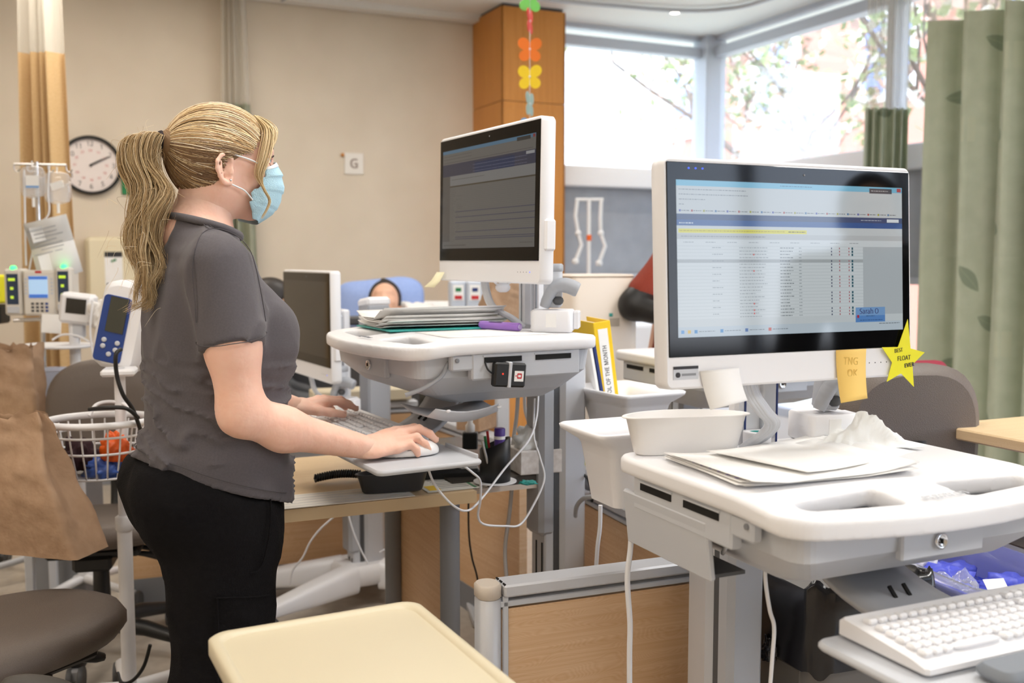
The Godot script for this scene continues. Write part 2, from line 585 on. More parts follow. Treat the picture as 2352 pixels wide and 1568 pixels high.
# ---------- the room ----------
func build_room() -> void:
	var wb := func(c: Vector3, s: Vector3) -> MB: return MB.new().box(c, s)
	var mid := Vector3(0.9, 0, -0.9)
	structure("floor", wb.call(Vector3(0.9, -0.06, -0.9), Vector3(7.6, 0.12, 11.6)), M.floor, Vector3.ZERO, ROOM)
	structure("ceiling", wb.call(Vector3(0.9, 3.02, -0.9), Vector3(7.6, 0.2, 11.6)), M.ceiling, Vector3.ZERO, ROOM)
	structure("wall_back", wb.call(Vector3(0.03, 1.46, -6.36), Vector3(5.2, 2.92, 0.2)), M.wall, Vector3.ZERO, ROOM)
	structure("wall_left", wb.call(Vector3(-2.6, 1.46, -0.9), Vector3(0.2, 2.92, 11.2)), M.wall, Vector3.ZERO, ROOM)
	structure("wall_front", wb.call(Vector3(0.9, 1.46, 4.6), Vector3(7.3, 2.92, 0.2)), M.wall, Vector3.ZERO, ROOM)
	structure("baseboard_back", wb.call(Vector3(0.03, 0.05, -6.25), Vector3(5.2, 0.1, 0.02)), M.mid, Vector3.ZERO, ROOM)
	# the timber-clad column, each panel of cladding with a joint between
	var c := Node3D.new()
	c.name = "wall_column"
	c.set_meta("kind", "structure")
	add_child(c)
	c.position = rp(2.855, 0, -6.03)
	c.rotation_degrees.y = ROOM
	part(c, "core", MB.new().box(Vector3(0, 1.46, 0), Vector3(0.42, 2.92, 0.46)), M.dark)
	for k in 3:
		var y0: float = [0.0, 1.0, 2.32][k]
		var y1: float = [0.996, 2.316, 2.9][k]
		for face in 4:
			var mb := MB.new()
			mb.xf = Transform3D(Basis(Vector3.UP, PI / 2 * face), Vector3.ZERO)
			var hw: float = 0.225 if face % 2 == 0 else 0.24
			var dz: float = 0.24 if face % 2 == 0 else 0.225
			mb.flat()
			column_panel(mb, hw, y0, y1, dz)
			part(c, "panel", mb, M.column)
	# windows: the left one across the end of the bay, the right one along the side wall
	window_run("window_1", Vector3(3.08, 0, -6.09), 0.0, 1.35, [0.0, 1.35], [true])
	window_run("window_2", Vector3(4.43, 0, -6.09), -90.0, 10.7, [0.0, 1.75, 3.2, 4.7, 6.2, 7.7, 9.2, 10.7], [true, true, true, false, false, false, false])
	# corner posts
	structure("trim_1", MB.new().box(Vector3(4.42, 1.46, -6.08), Vector3(0.17, 2.92, 0.17), 0.005), M.frame, Vector3.ZERO, ROOM)
	# bay beam over the windows and the curtain tracks on the ceiling
	structure("trim_2", MB.new().box(Vector3(1.0, 2.905, -6.2), Vector3(3.3, 0.05, 0.1)), M.ceiling, Vector3.ZERO, ROOM)
	var track := MB.new().tube(curve([rp(1.2, 2.895, -5.6), rp(2.3, 2.895, -5.55), rp(3.2, 2.895, -5.5), rp(3.9, 2.895, -5.3), rp(4.05, 2.895, -4.6), rp(4.08, 2.895, -2.0)], 10), 0.014, 6)
	structure("trim_3", track, M.pale)
	var track2 := MB.new().tube(curve([rp(-2.4, 2.895, -3.9), rp(-0.6, 2.895, -3.9), rp(-0.1, 2.895, -4.3), rp(0.0, 2.895, -6.2)], 10), 0.014, 6)
	structure("trim_4", track2, M.pale)
	var track3 := MB.new().tube(curve([rp(1.35, 2.895, -2.6), rp(1.4, 2.895, -4.6), rp(1.35, 2.895, -6.2)], 10), 0.02, 6)
	structure("trim_5", track3, M.grey)
	var dl := thing("downlight", "small round recessed downlight glowing in the ceiling by the window", "light", ph(1550, 28, 2.918))
	part(dl, "ring", MB.new().lathe([Vector2(0.028, 0.002), Vector2(0.03, -0.008), Vector2(0.045, -0.006), Vector2(0.046, 0.002)], 20, Transform3D.IDENTITY, false), M.white)
	part(dl, "light_bulb", MB.new().lathe([Vector2(0.028, 0.0), Vector2(0.028, -0.004)], 16), glow("fff4dd", 14.0))
	var l := SpotLight3D.new()
	l.name = "spot_light"
	l.light_energy = 0.8
	l.light_size = 0.03
	l.spot_angle = 50
	l.spot_range = 12
	l.spot_attenuation = 2.0
	l.light_color = Color("fff0d8")
	l.shadow_enabled = true
	dl.add_child(l)
	l.position.y = -0.02
	l.rotation_degrees.x = -90

func column_panel(mb: MB, hw: float, y0: float, y1: float, dz: float) -> void:
	# grain runs upright: texture x along height
	var p := [Vector3(-hw, y0, dz), Vector3(hw, y0, dz), Vector3(hw, y1, dz), Vector3(-hw, y1, dz)]
	var t := [Vector2(y0, 0), Vector2(y0, hw * 2.4), Vector2(y1, hw * 2.4), Vector2(y1, 0)]
	for i in [0, 2, 1, 0, 3, 2]:
		mb.st.set_uv(t[i]); mb.st.add_vertex(mb.xf * (p[i] as Vector3))
	for e in [[0, 1], [1, 2], [2, 3], [3, 0]]:
		var a: Vector3 = p[e[0]]
		var b: Vector3 = p[e[1]]
		var q := [b, a, a - Vector3(0, 0, 0.014), b - Vector3(0, 0, 0.014)]
		for i in [0, 2, 1, 0, 3, 2]:
			mb.st.set_uv(Vector2(0.2, 0.2)); mb.st.add_vertex(mb.xf * (q[i] as Vector3))

func window_run(called: String, at: Vector3, turn: float, length: float, posts: Array, spandrel: Array) -> void:
	# local x along the wall, z towards the room
	var w := Node3D.new()
	w.name = called
	w.set_meta("kind", "structure")
	add_child(w)
	w.position = rp(at.x, 0, at.z)
	w.rotation_degrees.y = ROOM + turn
	for x in posts:
		part(w, "mullion", MB.new().box(Vector3(x, 1.46, -0.03), Vector3(0.055, 2.92, 0.12), 0.004), M.frame)
	for i in posts.size() - 1:
		var a: float = posts[i] + 0.027
		var b: float = posts[i + 1] - 0.027
		var m := (a + b) / 2
		var s := b - a
		part(w, "transom", MB.new().box(Vector3(m, 2.805, -0.02), Vector3(s, 0.07, 0.1), 0.006), M.frame)
		part(w, "head_rail", MB.new().box(Vector3(m, 2.905, -0.02), Vector3(s, 0.03, 0.08)), M.frame)
		part(w, "low_wall", MB.new().box(Vector3(m, 0.14, -0.05), Vector3(s, 0.28, 0.16)), M.white)
		part(w, "bottom_rail", MB.new().box(Vector3(m, 0.31, -0.02), Vector3(s, 0.06, 0.1), 0.004), M.frame)
		part(w, "pane", MB.new().box(Vector3(m, 2.865, -0.03), Vector3(s, 0.05, 0.008)), M.glass)
		if spandrel[i]:
			part(w, "sill", MB.new().box(Vector3(m, 1.89, 0.0), Vector3(s, 0.14, 0.16), 0.008), M.white)
			part(w, "spandrel_panel", MB.new().box(Vector3(m, 1.52, -0.03), Vector3(s, 0.6, 0.06)), M.spandrel)
			part(w, "rail", MB.new().box(Vector3(m, 1.2, -0.02), Vector3(s, 0.04, 0.08)), M.frame)
			part(w, "pane", MB.new().box(Vector3(m, 2.365, -0.03), Vector3(s, 0.81, 0.008)), M.glass)
			part(w, "pane", MB.new().box(Vector3(m, 0.76, -0.03), Vector3(s, 0.84, 0.008)), M.glass)
		else:
			part(w, "pane", MB.new().box(Vector3(m, 1.555, -0.03), Vector3(s, 2.43, 0.008)), M.glass)

# ---------- outside ----------
func tree(at: Vector3, h: float, leaves: int, tint: Array, label: String, sd: int, spread := 1.0) -> void:
	var r := RandomNumberGenerator.new()
	r.seed = sd
	var t := thing("tree", label, "tree", at)
	var wood := MB.new()
	var tips: Array[Vector3] = []
	var todo := [[Vector3.ZERO, Vector3(r.randf_range(-0.1, 0.1), 1, r.randf_range(-0.1, 0.1)), h * 0.38, h * 0.016, 0]]
	while todo.size():
		var b = todo.pop_back()
		var p: Vector3 = b[0]
		var dir: Vector3 = (b[1] as Vector3).normalized()
		var end: Vector3 = p + dir * b[2]
		var bend: Vector3 = p.lerp(end, 0.5) + Vector3(r.randf_range(-1, 1), 0, r.randf_range(-1, 1)) * b[2] * 0.07
		wood.tube([p, bend, end], [b[3], b[3] * 0.8, b[3] * 0.6], 5, false)
		if b[4] >= 2:
			tips.append(bend)
			tips.append(end)
		if b[4] < 4:
			for k in (3 if b[4] < 3 else 2):
				var side := Vector3(r.randf_range(-1, 1), r.randf_range(0.0, 0.7), r.randf_range(-1, 1)) * spread
				todo.append([end if k < 2 else bend, dir * 0.7 + side * 0.8, b[2] * r.randf_range(0.55, 0.8), b[3] * 0.55, b[4] + 1])
	part(t, "branches", wood, M.bark)
	var lf := MB.new(false)
	for i in leaves:
		var c: Vector3 = tips[r.randi() % tips.size()] + Vector3(r.randfn(), r.randfn(), r.randfn()) * h * 0.03
		var a := Vector3(r.randfn(), r.randfn(), r.randfn()).normalized() * h * 0.011
		var b := a.cross(Vector3(r.randfn(), r.randfn(), r.randfn())).normalized() * h * 0.007
		var col: Color = (tint[r.randi() % tint.size()] as Color).srgb_to_linear()
		lf.st.set_color(col * r.randf_range(0.7, 1.2))
		lf.quad(c - a, c + b, c + a, c - b)
	var f := part(t, "foliage", lf, M.leafy)
	f.set_meta("kind", "stuff")

func build_outside() -> void:
	solo("lawn", "sunlit strip of grass and paving outside the windows", "ground", MB.new().box(Vector3.ZERO, Vector3(60, 0.1, 60)), M.grass, "", rp(8, -0.4, -16), ROOM)
	# white building with a sloping roof line seen through the left window
	var t := thing("white_building", "bright white building with a sloping roof line beyond the left window", "building", rp(3.6, -0.35, -15.0), ROOM)
	var poly := PackedVector2Array([Vector2(-1.6, 0), Vector2(6.5, 0), Vector2(6.5, 5.6), Vector2(-1.6, 4.1)])
	var up := Transform3D(Basis(Vector3.RIGHT, PI / 2), Vector3.ZERO).scaled_local(Vector3(1, 1, -1))
	part(t, "wall", MB.new().flat().slab(poly, 0, 4.0, 0, Transform3D(Basis(Vector3.RIGHT, Vector3.FORWARD, Vector3.UP), Vector3.ZERO)), M.far_white)
	part(t, "roof_edge", MB.new().box(Vector3(2.45, 5.35, -1.2), Vector3(8.4, 0.5, 1.4), 0, Basis(Vector3.BACK, 0.183)), M.mid)
	part(t, "upper_wall", MB.new().box(Vector3(2.6, 6.6, -3.5), Vector3(7.6, 3.6, 2.0)), M.far_white)
	# brick building with white windows beyond the right window
	var b := thing("brick_building", "pink brick building with white framed windows beyond the right window", "building", rp(14.0, -0.35, -9.0), ROOM - 90)
	part(b, "wall", MB.new().box(Vector3(0, 4.5, -2.0), Vector3(26, 9, 4)), M.brick_far)
	part(b, "eaves", MB.new().box(Vector3(0, 9.1, -1.6), Vector3(27, 0.3, 5)), M.far_white)
	for i in 8:
		for k in 2:
			var w := part(b, "window", MB.new().box(Vector3(-11 + i * 3.1, 2.2 + k * 3.2, 0.02), Vector3(1.4, 1.7, 0.1)), M.far_white)
			part(w, "pane", MB.new().box(Vector3(-11.3 + i * 3.1, 2.2 + k * 3.2, 0.06), Vector3(0.5, 1.4, 0.06)), M.far_pane)
			part(w, "pane", MB.new().box(Vector3(-10.7 + i * 3.1, 2.2 + k * 3.2, 0.06), Vector3(0.5, 1.4, 0.06)), M.far_pane)
	var g := [Color("9fb070"), Color("b7b58a"), Color("7c8f5a"), Color("c8b39a")]
	var p := [Color("c9a79a"), Color("a9b285"), Color("d6cfc0"), Color("8d9a6a")]
	tree(rp(2.75, -0.35, -9.3), 5.6, 1500, g, "slim green tree beside the timber column outside the left window", 11, 0.7)
	tree(rp(6.8, -0.35, -8.2), 5.8, 1700, p, "thin branching tree outside, right of the window corner post", 12)
	tree(rp(7.6, -0.35, -5.6), 6.2, 1900, p, "bare pinkish tree in front of the brick building", 13)
	tree(rp(7.2, -0.35, -2.4), 5.8, 2400, g, "leafy tree outside the side windows behind the green curtain", 14)
	tree(rp(8.4, -0.35, 1.2), 6.4, 3000, g, "tall leafy tree outside, mirrored in the nearest monitor's glass", 15)
	tree(rp(10.6, -0.35, 6.4), 6.0, 3000, g, "dense leafy tree outside the windows beside the viewer", 16)
	tree(rp(4.6, -0.35, -11.5), 4.0, 1500, g, "low bushy tree in front of the white building outside", 17)

# ---------- rounded bodies: a distance field meshed as surface nets ----------
class Prim:
	var kind := 0
	var a := Vector3.ZERO
	var ba := Vector3.ZERO
	var l2 := 1.0
	var ra := 0.1
	var rb := 0.1
	var n := Vector3.ZERO
	var s := 1.0
	var k := 0.02
	var lo := Vector3.ZERO
	var hi := Vector3.ZERO
	var inv := Basis.IDENTITY
	var small := 0.1
	var rows := []
	func d(p: Vector3) -> float:
		if kind == 0 or kind == 3:
			var q := p - a
			if s != 1.0: q += n * (q.dot(n) * (1.0 / s - 1.0))
			var h := clampf(q.dot(ba) / l2, 0.0, 1.0)
			var e := (q - ba * h).length() - (ra + (rb - ra) * h)
			if kind == 3: e = maxf(e, (p - a - ba).dot(n))
			return e * (1.0 if s == 1.0 else 0.5 + 0.5 * s)
		if kind == 1:
			var q := inv * (p - a)
			return (q.length() - 1.0) * small
		# a stack of ovals: rows of [y, back, front, half width]
		var y := p.y
		var m := rows.size()
		var i := 0
		while i < m - 2 and rows[i + 1][0] < y: i += 1
		var r0: Array = rows[i]
		var r1: Array = rows[i + 1]
		var t := clampf((y - r0[0]) / (r1[0] - r0[0]), 0.0, 1.0)
		t = t * t * (3.0 - 2.0 * t) * 0.5 + t * 0.5
		var xb: float = lerpf(r0[1], r1[1], t)
		var xfr: float = lerpf(r0[2], r1[2], t)
		var zh: float = lerpf(r0[3], r1[3], t)
		var rx := (xfr - xb) * 0.5
		var u := (p.x - (xfr + xb) * 0.5) / rx
		var v := p.z / zh
		var e := (sqrt(u * u + v * v) - 1.0) * minf(rx, zh)
		return maxf(e, maxf(rows[0][0] - y, y - rows[m - 1][0]))

func cone(a: Vector3, b: Vector3, ra: float, rb: float, k := 0.015, n := Vector3.ZERO, s := 1.0) -> Prim:
	var p := Prim.new()
	p.a = a
	p.ba = b - a
	p.l2 = maxf(p.ba.length_squared(), 1e-8)
	p.ra = ra
	p.rb = rb
	p.k = k
	if n != Vector3.ZERO:
		p.n = n.normalized()
		p.s = s
	var r := Vector3.ONE * maxf(ra, rb)
	p.lo = a.min(b) - r
	p.hi = a.max(b) + r
	return p

func cut_cone(a: Vector3, b: Vector3, ra: float, rb: float, k := 0.02) -> Prim:
	var p := cone(a, b, ra, rb, k)
	p.kind = 3
	p.n = (b - a).normalized()
	return p

func oval(c: Vector3, r: Vector3, k := 0.015, turn := Basis.IDENTITY) -> Prim:
	var p := Prim.new()
	p.kind = 1
	p.a = c
	p.k = k
	p.inv = (turn * Basis.from_scale(r)).inverse()
	p.small = minf(r.x, minf(r.y, r.z))
	var m := Vector3.ONE * maxf(r.x, maxf(r.y, r.z)) if turn != Basis.IDENTITY else r
	p.lo = c - m
	p.hi = c + m
	return p

func stack(rows: Array, k := 0.03) -> Prim:
	var p := Prim.new()
	p.kind = 2
	p.rows = rows
	p.k = k
	p.lo = Vector3(1e9, rows[0][0], 1e9)
	p.hi = Vector3(-1e9, rows[rows.size() - 1][0], -1e9)
	for r in rows:
		p.lo = p.lo.min(Vector3(r[1], p.lo.y, -r[3]))
		p.hi = p.hi.max(Vector3(r[2], p.hi.y, r[3]))
	return p

func field(prims: Array, p: Vector3) -> float:
	var d := 1e3
	for q in prims:
		var e: float = q.d(p)
		var k: float = q.k
		var h := maxf(k - absf(d - e), 0.0)
		d = minf(d, e) - h * h * 0.25 / k
	return d

func settle(prims: Array, p: Vector3, out := 0.0) -> Vector3:
	# the nearest point of the surface, moved outwards by out
	for i in 4:
		var d := field(prims, p)
		var g := Vector3(field(prims, p + Vector3(0.002, 0, 0)) - d, field(prims, p + Vector3(0, 0.002, 0)) - d, field(prims, p + Vector3(0, 0, 0.002)) - d)
		if g.length() < 1e-7: break
		p -= g.normalized() * (d - out) * 0.9
	return p

func skin_over(mb: MB, prims: Array, cell: float, neg := [], post = null) -> void:
	var lo := Vector3.ONE * 1e9
	var hi := Vector3.ONE * -1e9
	for p in prims:
		lo = lo.min(p.lo)
		hi = hi.max(p.hi)
	lo -= Vector3.ONE * cell * 2.5
	hi += Vector3.ONE * cell * 2.5
	var nx := int(ceil((hi.x - lo.x) / cell / 4.0)) * 4 + 1
	var ny := int(ceil((hi.y - lo.y) / cell / 4.0)) * 4 + 1
	var nz := int(ceil((hi.z - lo.z) / cell / 4.0)) * 4 + 1
	var val := PackedFloat32Array()
	val.resize(nx * ny * nz)
	val.fill(1e6)
	var blocks := []
	var diag := cell * 4.0 * 0.87
	for bx in range(0, nx - 1, 4):
		for by in range(0, ny - 1, 4):
			for bz in range(0, nz - 1, 4):
				var b0 := lo + Vector3(bx, by, bz) * cell
				var b1 := b0 + Vector3.ONE * cell * 4.0
				var near := []
				for p in prims:
					var g: float = p.k + cell * 2.0
					if b0.x < p.hi.x + g and b0.y < p.hi.y + g and b0.z < p.hi.z + g and b1.x > p.lo.x - g and b1.y > p.lo.y - g and b1.z > p.lo.z - g:
						near.append(p)
				if near.is_empty(): continue
				var c := (b0 + b1) * 0.5
				var dc := field(near, c)
				if absf(dc) > diag * 1.7 + 0.012 and neg.is_empty(): continue
				if dc > diag * 2.5 + 0.012: continue
				blocks.append([bx, by, bz])
				for x in 5:
					for y in 5:
						var at := ((bx + x) * ny + by + y) * nz + bz
						for z in 5:
							if val[at + z] < 1e5: continue
							var q := b0 + Vector3(x, y, z) * cell
							var v := field(near, q)
							for w in neg: v = maxf(v, -w.d(q))
							if post != null: v = post.call(q, v)
							val[at + z] = v
	var vid := {}
	var pos := PackedVector3Array()
	var sx := ny * nz
	var sy := nz
	var corner := [0, 1, sy, sy + 1, sx, sx + 1, sx + sy, sx + sy + 1]
	var off := []
	for i in 8: off.append(Vector3((i >> 2) & 1, (i >> 1) & 1, i & 1))
	var edges := [[0, 1], [2, 3], [4, 5], [6, 7], [0, 2], [1, 3], [4, 6], [5, 7], [0, 4], [1, 5], [2, 6], [3, 7]]
	for b in blocks:
		for x in 4:
			for y in 4:
				for z in 4:
					var at: int = ((b[0] + x) * ny + b[1] + y) * nz + b[2] + z
					var inside := 0
					for i in 8:
						if val[at + corner[i]] < 0.0: inside += 1
					if inside == 0 or inside == 8: continue
					var sum := Vector3.ZERO
					var n := 0
					for e in edges:
						var va := val[at + corner[e[0]]]
						var vb := val[at + corner[e[1]]]
						if (va < 0.0) != (vb < 0.0):
							var t := va / (va - vb)
							sum += (off[e[0]] as Vector3).lerp(off[e[1]], t)
							n += 1
					vid[at] = pos.size()
					pos.append(lo + (Vector3(b[0] + x, b[1] + y, b[2] + z) + sum / n) * cell)
	for b in blocks:
		for x in 4:
			for y in 4:
				for z in 4:
					var at: int = ((b[0] + x) * ny + b[1] + y) * nz + b[2] + z
					var here := val[at] < 0.0
					for ax in 3:
						var step: int = [sx, sy, 1][ax]
						var o1: int = [sy, 1, sx][ax]
						var o2: int = [1, sx, sy][ax]
						if here == (val[at + step] < 0.0): continue
						if not (vid.has(at) and vid.has(at - o1) and vid.has(at - o2) and vid.has(at - o1 - o2)): continue
						var q := [pos[vid[at]], pos[vid[at - o1]], pos[vid[at - o1 - o2]], pos[vid[at - o2]]]
						if here: mb.quad(q[0], q[1], q[2], q[3])
						else: mb.quad(q[3], q[2], q[1], q[0])

# ---------- people ----------
func chain(out: Array, pts: Array, radii: Array, k := 0.006) -> void:
	for i in pts.size() - 1:
		out.append(cone(pts[i], pts[i + 1], radii[i], radii[i + 1], k))

func head_prims(c: Vector3, s := 1.0) -> Array:
	# c: middle of the skull, x forward
	var q := func(x: float, y: float, z: float) -> Vector3: return c + Vector3(x, y, z) * s
	return [
		oval(q.call(0.005, 0.005, 0), Vector3(0.098, 0.088, 0.076) * s, 0.03),
		oval(q.call(0.045, -0.045, 0), Vector3(0.06, 0.078, 0.057) * s, 0.03),
		cone(q.call(-0.005, -0.072, 0.038), q.call(0.066, -0.106, 0.008), 0.026 * s, 0.021 * s, 0.03),
		cone(q.call(-0.005, -0.072, -0.038), q.call(0.066, -0.106, -0.008), 0.026 * s, 0.021 * s, 0.03),
		cone(q.call(0.1, -0.012, 0), q.call(0.115, -0.05, 0), 0.009 * s, 0.012 * s, 0.014),
		cone(q.call(0.09, 0.012, 0.036), q.call(0.1, 0.008, 0.008), 0.012 * s, 0.011 * s, 0.014),
		cone(q.call(0.09, 0.012, -0.036), q.call(0.1, 0.008, -0.008), 0.012 * s, 0.011 * s, 0.014),
		oval(q.call(0.072, -0.042, 0.042), Vector3(0.022, 0.018, 0.018) * s, 0.02),
		oval(q.call(0.072, -0.042, -0.042), Vector3(0.022, 0.018, 0.018) * s, 0.02),
		cone(q.call(0.095, -0.082, 0.018), q.call(0.095, -0.082, -0.018), 0.009 * s, 0.009 * s, 0.012),
	]

func add_ear(out: Array, c: Vector3, side: float) -> void:
	var e := func(a: float, b: float, z: float) -> Vector3: return c + Vector3(a, b, z * side)
	out.append(oval(e.call(-0.001, 0.0, 0.0), Vector3(0.016, 0.027, 0.006), 0.006, Basis(Vector3.UP, -0.35 * side)))
	chain(out, [e.call(0.013, 0.006, 0.004), e.call(0.013, 0.02, 0.007), e.call(0.004, 0.0305, 0.009), e.call(-0.009, 0.028, 0.013), e.call(-0.0185, 0.015, 0.016), e.call(-0.019, 0.0, 0.015), e.call(-0.013, -0.015, 0.011), e.call(-0.003, -0.027, 0.008), e.call(0.008, -0.028, 0.005), e.call(0.013, -0.018, 0.003)], [0.003, 0.0036, 0.004, 0.0042, 0.0042, 0.004, 0.004, 0.006, 0.0055, 0.004], 0.003)
	chain(out, [e.call(-0.009, 0.016, 0.010), e.call(-0.011, 0.002, 0.011), e.call(-0.006, -0.012, 0.009)], [0.003, 0.0035, 0.003], 0.003)
	out.append(cone(e.call(0.013, -0.002, 0.006), e.call(0.011, -0.009, 0.006), 0.004, 0.004, 0.003))

func build_figures() -> void:
	nurse()
	other_people()

func shirt_fold(p: Vector3, low: float, fold: FastNoiseLite, wr: FastNoiseLite) -> float:
	var r1 := 1.0 - absf(fold.get_noise_3d(p.x * 1.4 + p.z, p.y * (1.0 + 1.3 * low) - p.x * 0.9, p.z * 1.2) * 2.4)
	var r2 := 1.0 - absf(wr.get_noise_3d(p.x * 0.9, p.y * (0.8 + 0.7 * low) + p.x * 0.7, p.z) * 2.6)
	return maxf(r1, 0.0) ** 2 * (0.007 + 0.009 * low) + maxf(r2, 0.0) ** 2 * (0.0012 + 0.0008 * low) - 0.005

func nurse() -> void:
	var woman := thing("person", "person with a blonde ponytail, grey t-shirt and blue mask typing at a cart", "person", Vector3(-0.64, 0, -2.1), 30.0)
	var hc := Vector3(0.03, 1.54, 0)
	# --- skin: one figure ---
	var neck := cone(Vector3(-0.035, 1.36, 0), Vector3(0.02, 1.48, 0), 0.062, 0.054, 0.04)
	var sk := MB.new()
	var body := [
		stack([[0.80, -0.12, 0.11, 0.15], [0.95, -0.1, 0.1, 0.12], [1.1, -0.11, 0.11, 0.13], [1.25, -0.1, 0.09, 0.15], [1.33, -0.08, 0.06, 0.13], [1.37, -0.07, 0.05, 0.07]], 0.04),
		cone(Vector3(-0.02, 1.31, 0.14), Vector3(-0.02, 1.36, 0.03), 0.045, 0.055, 0.04), cone(Vector3(-0.02, 1.31, -0.14), Vector3(-0.02, 1.36, -0.03), 0.045, 0.055, 0.04),
		neck,
		cone(Vector3(-0.01, 1.31, 0.155), Vector3(0.0, 1.15, 0.19), 0.052, 0.05, 0.03), cone(Vector3(0.0, 1.15, 0.19), Vector3(0.012, 1.02, 0.198), 0.05, 0.043, 0.03),
		cone(Vector3(0.012, 1.02, 0.198), Vector3(0.1, 0.978, 0.178), 0.042, 0.042, 0.03), cone(Vector3(0.1, 0.978, 0.178), Vector3(0.3, 0.913, 0.135), 0.042, 0.026, 0.03),
		cone(Vector3(-0.01, 1.31, -0.155), Vector3(0.04, 1.03, -0.235), 0.05, 0.042, 0.03),
		cone(Vector3(0.04, 1.03, -0.235), Vector3(0.12, 1.0, -0.25), 0.041, 0.041, 0.03), cone(Vector3(0.12, 1.0, -0.25), Vector3(0.275, 0.952, -0.273), 0.04, 0.025, 0.03),
		cone(Vector3(0.0, 0.84, 0.09), Vector3(0.0, 0.45, 0.1), 0.085, 0.055, 0.03), cone(Vector3(0.0, 0.45, 0.1), Vector3(-0.03, 0.1, 0.1), 0.055, 0.04, 0.03),
		cone(Vector3(0.02, 0.84, -0.09), Vector3(0.05, 0.45, -0.1), 0.085, 0.055, 0.03), cone(Vector3(0.05, 0.45, -0.1), Vector3(0.03, 0.1, -0.1), 0.055, 0.04, 0.03),
	]
	skin_over(sk, body, 0.011)
	var head := head_prims(hc)
	head.append(cone(Vector3(-0.02, 1.40, 0), Vector3(0.018, 1.49, 0), 0.056, 0.052, 0.04))
	add_ear(head, Vector3(0.022, 1.503, 0.073), 1.0)
	add_ear(head, Vector3(0.022, 1.503, -0.073), -1.0)
	skin_over(sk, head, 0.0036, [oval(hc + Vector3(0.097, -0.012, 0.033), Vector3(0.014, 0.011, 0.016)), oval(hc + Vector3(0.097, -0.012, -0.033), Vector3(0.014, 0.011, 0.016))])
	# right hand over the mouse
	var up := Vector3(-0.1, 0.9, 0.42).normalized()
	var rh := [cone(Vector3(0.288, 0.913, 0.136), Vector3(0.312, 0.915, 0.134), 0.025, 0.028, 0.015, up, 0.8), cone(Vector3(0.312, 0.915, 0.136), Vector3(0.36, 0.922, 0.126), 0.036, 0.04, 0.015, up, 0.42)]
	chain(rh, [Vector3(0.335, 0.907, 0.148), Vector3(0.36, 0.91, 0.157), Vector3(0.39, 0.916, 0.161), Vector3(0.402, 0.905, 0.163), Vector3(0.406, 0.893, 0.163)], [0.013, 0.0105, 0.0085, 0.0078, 0.0068])
	chain(rh, [Vector3(0.34, 0.915, 0.135), Vector3(0.37, 0.924, 0.141), Vector3(0.41, 0.929, 0.148), Vector3(0.428, 0.912, 0.152), Vector3(0.438, 0.897, 0.153)], [0.013, 0.0112, 0.0092, 0.0084, 0.0073])
	chain(rh, [Vector3(0.345, 0.925, 0.12), Vector3(0.38, 0.936, 0.122), Vector3(0.425, 0.943, 0.127), Vector3(0.45, 0.93, 0.13), Vector3(0.465, 0.915, 0.131)], [0.013, 0.0115, 0.0095, 0.0086, 0.0074])
	chain(rh, [Vector3(0.345, 0.926, 0.102), Vector3(0.38, 0.937, 0.1), Vector3(0.425, 0.942, 0.102), Vector3(0.45, 0.932, 0.104), Vector3(0.468, 0.919, 0.105)], [0.013, 0.0112, 0.0092, 0.0084, 0.0072])
	chain(rh, [Vector3(0.308, 0.913, 0.112), Vector3(0.34, 0.908, 0.09), Vector3(0.37, 0.903, 0.083), Vector3(0.392, 0.899, 0.083)], [0.018, 0.0125, 0.0105, 0.0085])
	skin_over(sk, rh, 0.0032)
	# left hand on the keys
	var lup := Vector3(0.1, 1.0, 0.1).normalized()
	var lh := [cone(Vector3(0.262, 0.954, -0.273), Vector3(0.285, 0.954, -0.275), 0.024, 0.027, 0.015, lup, 0.8), cone(Vector3(0.285, 0.953, -0.277), Vector3(0.333, 0.956, -0.288), 0.034, 0.037, 0.015, lup, 0.42)]
	chain(lh, [Vector3(0.315, 0.957, -0.265), Vector3(0.345, 0.963, -0.262), Vector3(0.39, 0.957, -0.268), Vector3(0.415, 0.946, -0.273), Vector3(0.433, 0.935, -0.277)], [0.013, 0.011, 0.009, 0.0082, 0.0072])
	chain(lh, [Vector3(0.315, 0.957, -0.283), Vector3(0.348, 0.965, -0.283), Vector3(0.395, 0.96, -0.289), Vector3(0.42, 0.947, -0.294), Vector3(0.436, 0.934, -0.297)], [0.013, 0.011, 0.009, 0.0082, 0.0072])
	chain(lh, [Vector3(0.312, 0.956, -0.3), Vector3(0.34, 0.963, -0.303), Vector3(0.383, 0.957, -0.311), Vector3(0.406, 0.945, -0.317), Vector3(0.42, 0.932, -0.32)], [0.012, 0.0105, 0.0088, 0.008, 0.007])
	chain(lh, [Vector3(0.308, 0.953, -0.312), Vector3(0.328, 0.957, -0.32), Vector3(0.362, 0.95, -0.331), Vector3(0.38, 0.941, -0.337), Vector3(0.393, 0.93, -0.34)], [0.011, 0.0095, 0.008, 0.0073, 0.0064])
	chain(lh, [Vector3(0.288, 0.95, -0.258), Vector3(0.318, 0.944, -0.241), Vector3(0.35, 0.937, -0.237), Vector3(0.384, 0.929, -0.239)], [0.017, 0.0125, 0.0108, 0.009])
	skin_over(sk, lh, 0.0032)
	var b := part(woman, "body", sk, M.skin)
	# nails
	for nl in [[0.407, 0.8955, 0.163, 0.004], [0.4415, 0.9, 0.1535, 0.0045], [0.468, 0.9185, 0.1315, 0.0045], [0.436, 0.939, -0.2775, 0.0045], [0.386, 0.9345, -0.2355, 0.006]]:
		part(b, "nail", MB.new().ball(Vector3(nl[0], nl[1], nl[2]), Vector3(nl[3], nl[3] * 0.8, nl[3] * 0.9), 10), mat("e6b9a8", 0.3))
